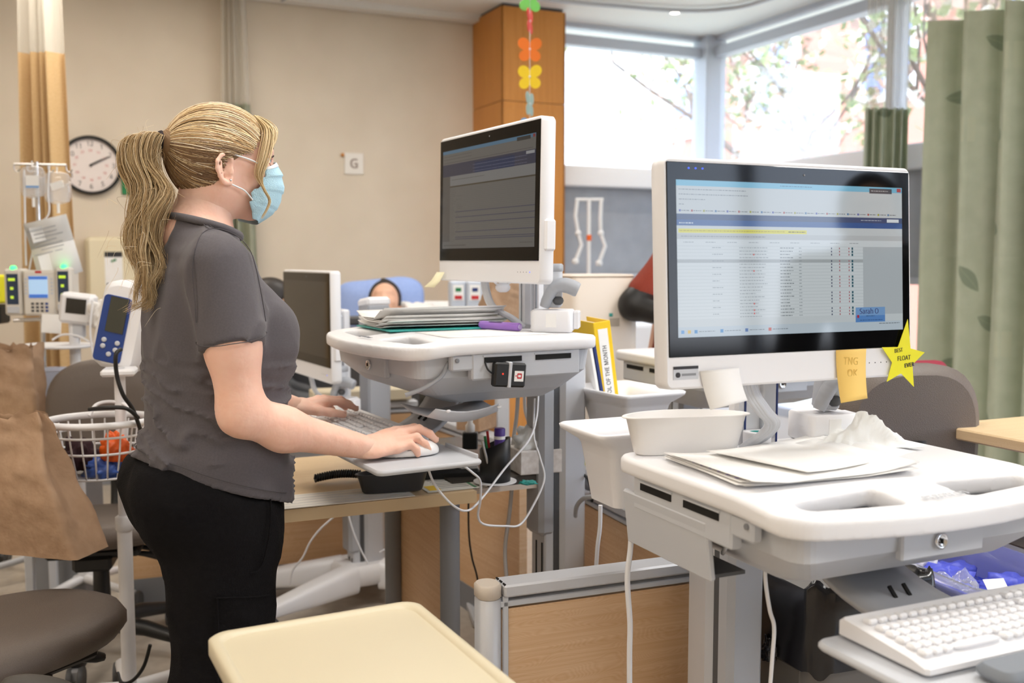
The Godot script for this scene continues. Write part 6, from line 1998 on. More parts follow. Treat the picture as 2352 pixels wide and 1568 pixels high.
func office_chair(label: String, at: Vector3, turn: float, seat_h: float, back_h: float, seat_r: Vector2, back := true) -> void:
	var c := thing("office_chair", label, "chair", at, turn)
	var rings := []
	var seat := func(k: float, y: float) -> PackedVector3Array:
		var ring := PackedVector3Array()
		for i in 36:
			var a := -TAU * i / 36
			var sgx := signf(cos(a)) * pow(absf(cos(a)), 0.85)
			var sgz := signf(sin(a)) * pow(absf(sin(a)), 0.85)
			ring.append(Vector3(sgx * seat_r.x * k, y + 0.012 * sgz * k, sgz * seat_r.y * k))
		return ring
	for e in [[0.8, -0.085], [0.93, -0.075], [1.0, -0.05], [1.0, -0.035], [0.95, -0.012], [0.8, -0.002], [0.5, 0.002], [0.2, 0.0]]:
		rings.append(seat.call(e[0], seat_h + e[1]))
	part(c, "seat", MB.new().loft(rings), M.taupe)
	part(c, "seat_shell", MB.new().box(Vector3(0, seat_h - 0.1, 0), Vector3(seat_r.x * 1.2, 0.03, seat_r.y * 1.2), 0.01), M.black)
	part(c, "mechanism", MB.new().box(Vector3(0, seat_h - 0.13, 0.02), Vector3(0.12, 0.05, 0.26), 0.01), M.black)
	for i in 3:
		part(c, "lever", MB.new().tube(curve([Vector3(0.05, seat_h - 0.12, 0.06 - 0.07 * i), Vector3(0.15, seat_h - 0.125, 0.07 - 0.07 * i), Vector3(0.24, seat_h - 0.15, 0.08 - 0.07 * i)], 4), [0.008, 0.008, 0.008, 0.008, 0.01, 0.012, 0.013, 0.014, 0.01], 8), M.black)
	part(c, "gas_lift", MB.new().rod(Vector3(0, 0.09, 0), Vector3(0, seat_h - 0.12, 0), 0.03, 0.024, 14), M.black)
	for i in 5:
		var a := TAU * i / 5 + 0.4
		var d := Vector3(cos(a), 0, sin(a))
		part(c, "base_leg", MB.new().tube([Vector3(0, 0.11, 0), d * 0.16 + Vector3(0, 0.1, 0), d * 0.3 + Vector3(0, 0.07, 0)], [0.032, 0.026, 0.02], 10), M.black)
		castor(c, d * 0.3)
	if back:
		part(c, "back_bar", MB.new().tube(curve([Vector3(0, seat_h - 0.1, -0.1), Vector3(0, seat_h - 0.08, -seat_r.y - 0.06), Vector3(0, seat_h + 0.12, -seat_r.y - 0.1), Vector3(0, back_h, -seat_r.y - 0.07)], 6), 0.02, 8, true, 0.6), M.black)
		var br := []
		for e in [[0.86, 0.0], [1.0, 0.02], [1.0, 0.05], [0.9, 0.07], [0.5, 0.076]]:
			var ring := PackedVector3Array()
			for i in 36:
				var a := TAU * i / 36
				var x: float = signf(cos(a)) * pow(absf(cos(a)), 0.7) * 0.21 * e[0]
				var y: float = signf(sin(a)) * pow(absf(sin(a)), 0.75) * 0.19 * e[0]
				ring.append(Vector3(x, back_h + y, -seat_r.y - 0.075 + e[1] - 0.35 * (0.04 - x * x) * 0.6 + 0.02))
			br.append(ring)
		part(c, "backrest", MB.new().loft(br), M.taupe)

func paper_bag(label: String, at: Vector3, turn: float, w: float, d: float, h: float, lean: float, sd: int, folded := true) -> void:
	var n := FastNoiseLite.new()
	n.seed = sd
	n.frequency = 5.0
	var t := thing("paper_bag", label, "bag", at, turn)
	var rings := []
	for i in 29:
		var f := i / 28.0
		var ring := PackedVector3Array()
		var pinch := 1.0 - 0.75 * smoothstep(0.55, 1.0, f) if folded else 1.0
		for k in 48:
			# square outline with a gusset folded into the short sides
			var a := TAU * (k + 0.5) / 48
			var m := maxf(absf(cos(a)), absf(sin(a)))
			var e := Vector2(cos(a), sin(a)) / m
			if absf(e.x) > 0.98: e.x -= signf(e.x) * 0.35 * f * (1.0 - absf(e.y))
			var p := Vector3(e.x * w / 2 * (1.0 - 0.1 * f), f * h, e.y * d / 2 * pinch)
			p.x += lean * f * h
			var c1 := 1.0 - absf(n.get_noise_3dv(p * 1.1 + Vector3(sd, 0, 0))) * 3.0
			var q := n.get_noise_3dv(p * 0.8 + Vector3(sd, 0, 0)) * 0.03 * (0.3 + f) + maxf(c1, 0.0) * 0.008 * (0.4 + f)
			p += Vector3(e.x, 0.0, e.y).normalized() * q
			if i == 28: p.y += n.get_noise_3dv(p * 5.0) * 0.03
			ring.append(p)
		rings.append(ring)
	for rg in rings: (rg as PackedVector3Array).reverse()
	part(t, "bag", MB.new().loft(rings, false), M.kraft)
	var fl := PackedVector3Array(rings[0])
	var mid := Vector3.ZERO
	for p in fl: mid += p / fl.size()
	var bm := MB.new(false)
	for i in fl.size(): bm.tri(mid, fl[(i + 1) % fl.size()], fl[i])
	part(t, "bottom", bm, M.kraft)

func build_left() -> void:
	# clock
	var wy := ROOM
	var onwall := func(x: float, y: float, off := 0.0) -> Vector3:
		# the point of the back wall seen there
		var r := ray(x, y)
		var nrm := rp(0, 0, 1)
		var o := Vector3(0, EYE, 0)
		var k := (-6.26 + off - o.dot(nrm)) / r.dot(nrm)
		return o + r * k
	var ck := thing("wall_clock", "round wall clock with a black rim and white face reading ten past two", "clock", onwall.call(208, 380), wy)
	var rot := Transform3D(Basis(Vector3.RIGHT, PI / 2), Vector3.ZERO)
	part(ck, "rim", MB.new().lathe([Vector2(0.15, 0.002), Vector2(0.168, 0.002), Vector2(0.168, 0.03), Vector2(0.16, 0.042), Vector2(0.15, 0.036), Vector2(0.15, 0.02)], 48, rot, false), M.black)
	part(ck, "face", MB.new().lathe([Vector2(0.152, 0.004), Vector2(0.152, 0.018)], 48, rot), mat("e6dcd8", 0.5))
	for i in 12:
		var a := PI / 2 - TAU * (i + 1) / 12
		letters(ck, str(i + 1), 0.036, Vector3(cos(a) * 0.122, sin(a) * 0.122, 0.0192), Basis.IDENTITY, M.ink, false, "numeral")
		letters(ck, str(i + 13), 0.017, Vector3(cos(a) * 0.084, sin(a) * 0.084, 0.0192), Basis.IDENTITY, M.red, false, "numeral")
	part(ck, "hour_hand", MB.new().box(Vector3(0.03, 0.018, 0.023), Vector3(0.075, 0.009, 0.002), 0, Basis(Vector3.BACK, 0.48)), M.black)
	part(ck, "minute_hand", MB.new().box(Vector3(0.046, 0.024, 0.026), Vector3(0.115, 0.006, 0.002), 0, Basis(Vector3.BACK, 0.5)), M.black)
	part(ck, "hub", MB.new().lathe([Vector2(0.008, 0.018), Vector2(0.006, 0.03)], 12, rot), M.black)
	var gs := thing("green_sign", "green square wall sign with a white figure, beside the clock", "sign", onwall.call(318, 401), wy)
	part(gs, "plate", MB.new().box(Vector3(0, 0, 0.006), Vector3(0.19, 0.235, 0.01), 0.002), M.green_sign)
	letters(gs, "3", 0.25, Vector3(0.0, -0.005, 0.012), Basis.IDENTITY, M.white, true)
	var sg := thing("bay_sign", "small white wall sign with the letter G and a brown pin", "sign", onwall.call(812, 376), wy)
	part(sg, "plate", MB.new().box(Vector3(0, 0, 0.006), Vector3(0.125, 0.135, 0.01), 0.002), mat("e3ded6", 0.5))
	letters(sg, "G", 0.085, Vector3(0, 0, 0.0115), Basis.IDENTITY, mat("8f7f74", 0.6), true)
	part(sg, "pin", MB.new().ball(Vector3(-0.073, 0.052, 0.012), Vector3(0.012, 0.012, 0.01), 12), M.column)
	# towel dispenser
	var td := thing("towel_dispenser", "cream paper towel dispenser with a printed notice on the wall below the clock", "dispenser", onwall.call(258, 612, 0.004), wy)
	part(td, "cover", MB.new().slab(rrect(0.29, 0.4, 0.03), 0.0, 0.13, 0.02, Transform3D(Basis(Vector3.RIGHT, PI / 2), Vector3(0, -0.03, 0))), mat("e4d9bb", 0.5))
	var nt := part(td, "notice", MB.new().box(Vector3(0.0, -0.01, 0.131), Vector3(0.095, 0.19, 0.001)), M.paper)
	part(nt, "notice_head", MB.new().box(Vector3(0.0, 0.07, 0.132), Vector3(0.095, 0.03, 0.001)), M.ink)
	part(nt, "notice_foot", MB.new().box(Vector3(0.0, -0.1, 0.132), Vector3(0.08, 0.014, 0.001)), M.ink)
	part(nt, "notice_leaf", MB.new().box(Vector3(0.0, 0.035, 0.132), Vector3(0.03, 0.012, 0.001), 0, Basis(Vector3.BACK, 0.4)), M.green_sign)
	# curtains at the bay
	curtain("bay_curtain", "tan hospital curtain with a white mesh top at the far left", pd(45, 300, 4.75), pd(163, 300, 4.65), 2.86, pd(100, 118, 4.7).y, 0.35, 4.0, 0.035, M.tan_cloth, 0.62, 1)
	curtain("bay_curtain", "gathered green curtain with a long white mesh top on the back wall", pd(492, 300, 6.0), pd(592, 300, 6.05), 2.87, pd(540, 238, 6.0).y, 0.3, 4.0, 0.04, M.curtain, 0.55, 3)
	# infusion stand
	var base := pd(92, 600, 4.1)
	var iv := thing("infusion_stand", "chrome infusion stand with four hooks at the far left", "stand", Vector3(base.x, 0, base.z), 10.0)
	var top := pd(92, 372, 4.1).y
	part(iv, "pole", MB.new().rod(Vector3(0, 0.08, 0), Vector3(0, top, 0), 0.011, 0.009, 12), M.chrome)
	part(iv, "crossbar", MB.new().rod(Vector3(-0.085, top - 0.01, 0), Vector3(0.115, top - 0.01, 0), 0.005), M.chrome)
	for x in [-0.085, -0.035, 0.045, 0.115]:
		part(iv, "hook", MB.new().tube(curve([Vector3(x, top - 0.01, 0), Vector3(x, top - 0.03, 0), Vector3(x + 0.012, top - 0.04, 0), Vector3(x + 0.022, top - 0.028, 0)], 5), 0.003, 6), M.chrome)
	for i in 5:
		var a := TAU * i / 5
		part(iv, "base_leg", MB.new().rod(Vector3(0, 0.1, 0), Vector3(cos(a) * 0.3, 0.07, sin(a) * 0.3), 0.016, 0.012), M.pale)
		castor(iv, Vector3(cos(a) * 0.3, 0, sin(a) * 0.3))
	part(iv, "clamp_bar", MB.new().rod(pd(30, 735, 4.05) - iv.position, pd(170, 730, 4.05) - iv.position, 0.008), M.chrome)
	for b in [[75, 418, 0.05, 0.13, "left fluid bag with a blue printed band on the infusion stand"], [132, 432, 0.055, 0.13, "right fluid bag with a white label on the infusion stand"]]:
		var c := pd(b[0], b[1], 4.06)
		var bg := thing("fluid_bag", "clear " + b[4], "bag", c, 5.0)
		var rings := []
		for e in [[0.25, -0.5], [0.85, -0.42], [1.0, -0.25], [1.0, 0.3], [0.8, 0.45], [0.3, 0.5]]:
			var ring := PackedVector3Array()
			for k in 16:
				var a := -TAU * k / 16
				ring.append(Vector3(cos(a) * b[2] * e[0], e[1] * b[3], sin(a) * 0.017 * e[0]))
			rings.append(ring)
		part(bg, "bag", MB.new().loft(rings), M.film)
		part(bg, "fluid", MB.new().loft([ring3(rrect(b[2] * 1.5, 0.014, 0.006), -0.055), ring3(rrect(b[2] * 1.7, 0.02, 0.008), 0.02)]), M.film)
		part(bg, "label", MB.new().box(Vector3(0.005, 0.0 if b[0] < 100 else 0.01, 0.019), Vector3(0.05, 0.05 if b[0] < 100 else 0.028, 0.001), 0, Basis(Vector3.BACK, 0.0 if b[0] < 100 else 0.3)), M.paper)
		if b[0] < 100: part(bg, "label_band", MB.new().box(Vector3(0.005, -0.02, 0.02), Vector3(0.05, 0.008, 0.001)), mat("6fa0d8", 0.5))
		part(bg, "port", MB.new().rod(Vector3(0, -0.06, 0), Vector3(0, -0.1, 0), 0.006), M.paper)
		part(bg, "hanger", MB.new().rod(Vector3(0, 0.06, 0), Vector3(0, 0.085, 0), 0.003), M.paper)
	var w := func(x: float, y: float, d: float) -> Vector3: return pd(x, y, d)
	cable("left clear drip line hanging from the infusion stand", [w.call(55, 390, 4.05), w.call(57, 480, 4.05), w.call(58, 560, 4.05), w.call(60, 610, 4.05)], 0.004, M.white)
	cable("right clear drip line looping from the right fluid bag", [w.call(113, 380, 4.05), w.call(110, 440, 4.04), w.call(112, 490, 4.04), w.call(88, 520, 4.04), w.call(75, 575, 4.04), w.call(66, 625, 4.04)], 0.0035, M.white)
	# chart sheets hanging on the stand
	var cs := thing("hanging_chart", "white chart sheets hanging tilted on the infusion stand", "papers", pd(120, 562, 3.98), 6.0)
	for i in 2:
		part(cs, "sheet", MB.new().sheet([[Vector3(-0.085, -0.13, 0.012 * i), Vector3(0.0, -0.135, 0.008 + 0.012 * i), Vector3(0.085, -0.13, 0.012 * i)], [Vector3(-0.085, 0, 0), Vector3(0, 0.0, 0.004), Vector3(0.085, 0, 0.0)], [Vector3(-0.085, 0.105, 0), Vector3(0, 0.105, 0), Vector3(0.085, 0.105, 0)]], 0.0008), M.paper)
	for i in 7: part(cs, "print_line", MB.new().box(Vector3(-0.02 + 0.01 * (i % 3), 0.07 - i * 0.016, 0.0065), Vector3(0.11 - 0.02 * (i % 2), 0.003, 0.0006)), M.grey)
	cs.rotation_degrees.z = 14
	# infusion pumps
	for p in [[40, 670, 0.066, 0.185, 0], [100, 672, 0.125, 0.18, 1], [155, 664, 0.062, 0.175, 2]]:
		var c := pd(p[0], p[1], 3.98)
		var pu := thing("infusion_pump", ["left slim pump module with a green light and dark display", "wide central infusion pump with a blue screen and keypad", "right slim pump module with a green light, behind the chart monitor"][p[4]] , "pump", c, 4.0, "infusion pumps on the stand")
		part(pu, "case", MB.new().box(Vector3.ZERO, Vector3(p[2], p[3], 0.09), 0.008), mat("d8d2c8", 0.5))
		if p[4] == 1:
			part(pu, "screen", MB.new().box(Vector3(-0.002, 0.024, 0.046), Vector3(0.072, 0.086, 0.002)), glow("9fbfe0", 0.5))
			part(pu, "screen_bar", MB.new().box(Vector3(-0.002, 0.06, 0.0475), Vector3(0.072, 0.012, 0.001)), glow("3b6cc0", 0.4))
			part(pu, "screen_bar", MB.new().box(Vector3(-0.002, -0.012, 0.0475), Vector3(0.072, 0.014, 0.001)), glow("3b6cc0", 0.4))
			for i in 12: part(pu, "key", MB.new().box(Vector3(-0.026 + 0.018 * (i % 4), -0.042 - 0.014 * (i / 4), 0.046), Vector3(0.011, 0.009, 0.003), 0.001), M.dark if i % 4 < 3 else M.navy)
			for i in 10: part(pu, "side_key", MB.new().box(Vector3(-0.05 if i < 5 else 0.05, 0.055 - 0.014 * (i % 5), 0.046), Vector3(0.009, 0.008, 0.003)), M.pale)
			part(pu, "badge", MB.new().box(Vector3(0.0, 0.083, 0.046), Vector3(0.024, 0.009, 0.001)), M.red)
		else:
			part(pu, "display", MB.new().box(Vector3(0, 0.012, 0.046), Vector3(p[2] * 0.66, 0.12, 0.002)), mat("1f3550", 0.3))
			for i in 3: part(pu, "screen_digits", MB.new().box(Vector3(-0.002, 0.05 - 0.035 * i, 0.0475), Vector3(0.026 if i == 0 else 0.012, 0.011, 0.001)), glow("b8d83a", 0.6))
			part(pu, "alarm_light", MB.new().ball(Vector3(0, p[3] / 2 + 0.0, 0.03), Vector3(0.013, 0.014, 0.013), 12), M.green_led)
			part(pu, "door", MB.new().box(Vector3(0, -0.07, 0.047), Vector3(p[2] * 0.7, 0.026, 0.006), 0.002), M.pale)
	# yellow sharps box at the frame edge
	var sh := thing("sharps_box", "yellow container with a black base cut by the left edge", "container", pd(-12, 680, 4.2), 5.0)
	part(sh, "bin", MB.new().box(Vector3(0, 0.03, 0), Vector3(0.08, 0.12, 0.1), 0.008), M.neon)
	part(sh, "bracket", MB.new().box(Vector3(0, -0.075, 0), Vector3(0.08, 0.08, 0.11), 0.008), M.black)
	# chart monitor on its stand with a tray
	var st := pd(172, 790, 3.75)
	var ms := thing("monitor_stand", "white pole stand with an oval tray under the small patient monitor", "stand", Vector3(st.x, 0, st.z))
	part(ms, "pole", MB.new().rod(Vector3(0, 0.1, 0), Vector3(0, 1.12, 0), 0.02, 0.02, 14), M.white)
	part(ms, "tray", MB.new().slab(rrect(0.27, 0.2, 0.09, 8), st.y - 0.012, st.y, 0.004, Transform3D(Basis.IDENTITY, Vector3(-0.07, 0, 0.0))), M.white)
	for i in 4: 
		var a := TAU * i / 4 + 0.4
		part(ms, "base_leg", MB.new().rod(Vector3(0, 0.1, 0), Vector3(cos(a) * 0.25, 0.07, sin(a) * 0.25), 0.018, 0.014), M.white)
		castor(ms, Vector3(cos(a) * 0.25, 0, sin(a) * 0.25))
	var pm := thing("patient_monitor", "small white patient monitor with a dark screen above the oval tray", "monitor", pd(180, 708, 3.75), 6.0)
	part(pm, "case", MB.new().box(Vector3.ZERO, Vector3(0.12, 0.115, 0.08), 0.012, Basis(Vector3.BACK, -0.12)), M.white)
	part(pm, "screen", MB.new().box(Vector3(0.004, 0.01, 0.041), Vector3(0.072, 0.056, 0.003), 0, Basis(Vector3.BACK, -0.12)), mat("26241f", 0.15))
	part(pm, "mount", MB.new().box(Vector3(0, -0.08, 0), Vector3(0.04, 0.06, 0.04), 0.004), M.pale)
	solo("white_card", "blank white card propped left of the small patient monitor", "card", MB.new().box(Vector3.ZERO, Vector3(0.075, 0.075, 0.004), 0.001, Basis(Vector3.BACK, -0.08)), M.paper, "", pd(118, 743, 3.9), 4.0)
	crumple("bundle", "bundled white cloths and blue leads behind the patient monitor", "cloth", pd(238, 752, 3.7) , Vector3(0.05, 0.07, 0.04), M.linen, 12)
	cable("white sensor lead hanging below the small patient monitor", [w.call(212, 690, 3.66), w.call(207, 760, 3.66), w.call(214, 820, 3.66), w.call(218, 880, 3.66)], 0.004, M.white)
	cable("white lead curled over the oval tray", [w.call(120, 780, 3.7), w.call(145, 768, 3.7), w.call(180, 772, 3.7), w.call(205, 785, 3.7)], 0.004, M.white)
	# vital signs monitor on its own stand with a wire basket
	var pole := pd(292, 1400, 2.75)
	var vs := thing("vitals_stand", "white pole stand with a ring handle and wire basket beside the nurse", "stand", Vector3(pole.x, 0, pole.z), 15.0)
	part(vs, "lower_pole", MB.new().rod(Vector3(0, 0.1, 0), Vector3(0, 0.6, 0), 0.02, 0.02, 18), M.white)
	part(vs, "pole_collar", MB.new().lathe([Vector2(0.02, 0.56), Vector2(0.024, 0.565), Vector2(0.024, 0.6), Vector2(0.017, 0.605)], 18), M.white)
	part(vs, "upper_pole", MB.new().rod(Vector3(0, 0.58, 0), Vector3(0, 1.02, 0), 0.015, 0.015, 16), M.white)
	part(vs, "head_plate", MB.new().box(Vector3(0.0, 1.01, 0.0), Vector3(0.09, 0.02, 0.09), 0.006), M.white)
	for i in 5:
		var a := TAU * i / 5 + 0.75
		part(vs, "base_leg", MB.new().tube([Vector3(0, 0.1, 0), Vector3(cos(a) * 0.14, 0.1, sin(a) * 0.14), Vector3(cos(a) * 0.27, 0.075, sin(a) * 0.27)], [0.026, 0.024, 0.02], 10, true, 0.8), M.white)
		castor(vs, Vector3(cos(a) * 0.27, 0, sin(a) * 0.27))
	var by := pd(230, 965, 2.7).y
	var bc := pd(228, 960, 2.7) - vs.position
	bc = vs.basis.inverse() * Vector3(bc.x, 0, bc.z)
	var rp2 := []
	for i in 41:
		var a := TAU * i / 40
		rp2.append(bc + Vector3(cos(a) * 0.138, by, sin(a) * 0.115))
	part(vs, "ring_handle", MB.new().tube(rp2, 0.0095, 10, false), M.white)
	var bk := Node3D.new()
	bk.name = "wire_basket"
	vs.add_child(bk)
	for lv in [[0.128, 0.105, -0.035], [0.118, 0.096, -0.08], [0.1, 0.08, -0.15]]:
		var pts := []
		for i in 33:
			var a := TAU * i / 32
			pts.append(bc + Vector3(cos(a) * lv[0], by + lv[2], sin(a) * lv[1]))
		part(bk, "hoop", MB.new().tube(pts, 0.0035, 6, false), M.white)
	for i in 24:
		var a := TAU * i / 24
		part(bk, "wire", MB.new().tube([bc + Vector3(cos(a) * 0.13, by - 0.01, sin(a) * 0.107), bc + Vector3(cos(a) * 0.118, by - 0.08, sin(a) * 0.096), bc + Vector3(cos(a) * 0.1, by - 0.15, sin(a) * 0.08), bc + Vector3(cos(a) * 0.05, by - 0.152, sin(a) * 0.04)], 0.0026, 5), M.white)
	var gl := vs.transform * bc
	crumple("blood_pressure_cuff", "dark maroon cuff folded in the wire basket", "cuff", gl + Vector3(-0.05, by - 0.13, 0.02), Vector3(0.05, 0.05, 0.05), mat("2e141b", 0.9), 5)
	crumple("plastic_pouch", "blue plastic pouch at the bottom of the wire basket", "pouch", gl + Vector3(0.02, by - 0.148, 0.02), Vector3(0.055, 0.035, 0.05), mat("4566b8", 0.35), 9)
	crumple("orange_packet", "bright orange packet with dark print in the wire basket", "packet", gl + Vector3(0.055, by - 0.105, 0.03), Vector3(0.04, 0.05, 0.03), M.orange, 15)
	var vm := thing("vitals_monitor", "white and navy vital signs monitor leaning back on the pole stand", "monitor", pd(286, 746, 2.85), 2.0)
	vm.rotation_degrees.z = -13
	var prof := func(k: float) -> PackedVector2Array:
		var o := PackedVector2Array()
		for e in [[-0.052, 0.115], [-0.062, 0.1], [-0.066, -0.06], [-0.055, -0.11], [-0.03, -0.125], [0.06, -0.125], [0.07, -0.1], [0.07, 0.06], [0.045, 0.115], [0.015, 0.128], [-0.025, 0.127]]:
			o.append(Vector2(e[0], -e[1]) * k)
		return o
	part(vm, "case", MB.new().slab(prof.call(1.0), -0.05, 0.05, 0.015, Transform3D(Basis(Vector3.RIGHT, PI / 2), Vector3.ZERO)), M.white)
	part(vm, "face_plate", MB.new().slab(rrect(0.078, 0.19, 0.012), 0.0, 0.004, 0.001, Transform3D(Basis(Vector3.RIGHT, PI / 2), Vector3(-0.014, -0.012, 0.049))), M.navy)
	part(vm, "display", MB.new().box(Vector3(-0.008, 0.03, 0.054), Vector3(0.05, 0.1, 0.003)), M.lcd)
	for b in [[-0.03, -0.045], [0.008, -0.048], [-0.03, -0.063], [0.006, -0.068], [-0.01, -0.083]]:
		part(vm, "button", MB.new().lathe([Vector2(0.007, 0.0), Vector2(0.007, 0.003), Vector2(0.004, 0.004)], 14, Transform3D(Basis(Vector3.RIGHT, PI / 2), Vector3(b[0], b[1], 0.053))), M.pale)
	cable("black hose arching from the vital signs monitor down into the basket", [w.call(278, 802, 2.62), w.call(266, 815, 2.6), w.call(268, 860, 2.6), w.call(282, 905, 2.6), w.call(305, 940, 2.62), w.call(322, 985, 2.64)], 0.0055, M.black)
	cable("black hose coiled over the ring handle", [w.call(205, 940, 2.6), w.call(245, 936, 2.58), w.call(290, 938, 2.58), w.call(318, 960, 2.6)], 0.0055, M.black)
	cable("white hose looped over the ring handle's far side", [w.call(205, 955, 2.7), w.call(220, 930, 2.72), w.call(250, 922, 2.74), w.call(285, 928, 2.74), w.call(300, 945, 2.72)], 0.005, M.white)
	cable("black cable hanging to the floor behind the nurse's legs", [w.call(345, 1480, 2.6), w.call(330, 1530, 2.6), w.call(305, 1562, 2.62), w.call(280, 1568, 2.62), w.call(270, 1545, 2.65)], 0.005, M.black)
	paper_bag("crumpled brown paper bag hanging from the ring handle at the left edge", pd(118, 1262, 2.5) + Vector3(0.0, 0.0, 0.0), -14.0, 0.24, 0.13, 0.35, -0.32, 3)
	paper_bag("brown paper bag standing on the far left table", pd(20, 962, 3.5), 8.0, 0.22, 0.13, 0.26, 0.05, 7, false)
	var tb := thing("side_table", "cream side table carrying the far paper bag", "table", pd(0, 965, 3.5) * Vector3(1, 0, 1), 12.0)
	var th := pd(20, 962, 3.5).y
	part(tb, "table_top", MB.new().box(Vector3(-0.05, th - 0.015, 0), Vector3(0.46, 0.028, 0.4), 0.006), M.cream)
	for p in [[-0.22, 0.16], [0.12, 0.16], [-0.22, -0.16], [0.12, -0.16]]:
		part(tb, "leg", MB.new().box(Vector3(p[0], (th - 0.03) / 2, p[1]), Vector3(0.03, th - 0.03, 0.03), 0.004), M.pale)
	solo("supply_bin", "pale blue plastic bin behind the office chair on the left", "bin", MB.new().loft([ring3(rrect(0.15, 0.15, 0.02), 0.0), ring3(rrect(0.2, 0.2, 0.02), 0.26)]), mat("b9c3dc", 0.5), "", pd(150, 1000, 3.85))
	var sbp := pd(150, 1000, 3.85)
	solo("low_cupboard", "low grey cupboard under the pale blue bin", "cupboard", MB.new().box(Vector3(0, sbp.y / 2, 0), Vector3(0.2, sbp.y, 0.2), 0.006), M.mid, "", Vector3(sbp.x, 0, sbp.z))
	# seats
	office_chair("taupe office chair behind the wire basket", pd(232, 1300, 3.25) * Vector3(1, 0, 1), 12.0, 0.48, 0.78, Vector2(0.24, 0.23))
	office_chair("large taupe seat in the lower left corner", Vector3(-1.19, 0, -2.2), 60.0, 0.5, 0.9, Vector2(0.3, 0.25), false)
	solo("armrest", "dark olive padded armrest at the bottom left edge", "armrest", MB.new().ball(Vector3.ZERO, Vector3(0.07, 0.022, 0.03), 20, Basis(Vector3.UP, 0.5) * Basis(Vector3.BACK, -0.35)), mat("3f3a34", 0.6), "", pd(95, 1580, 1.75))

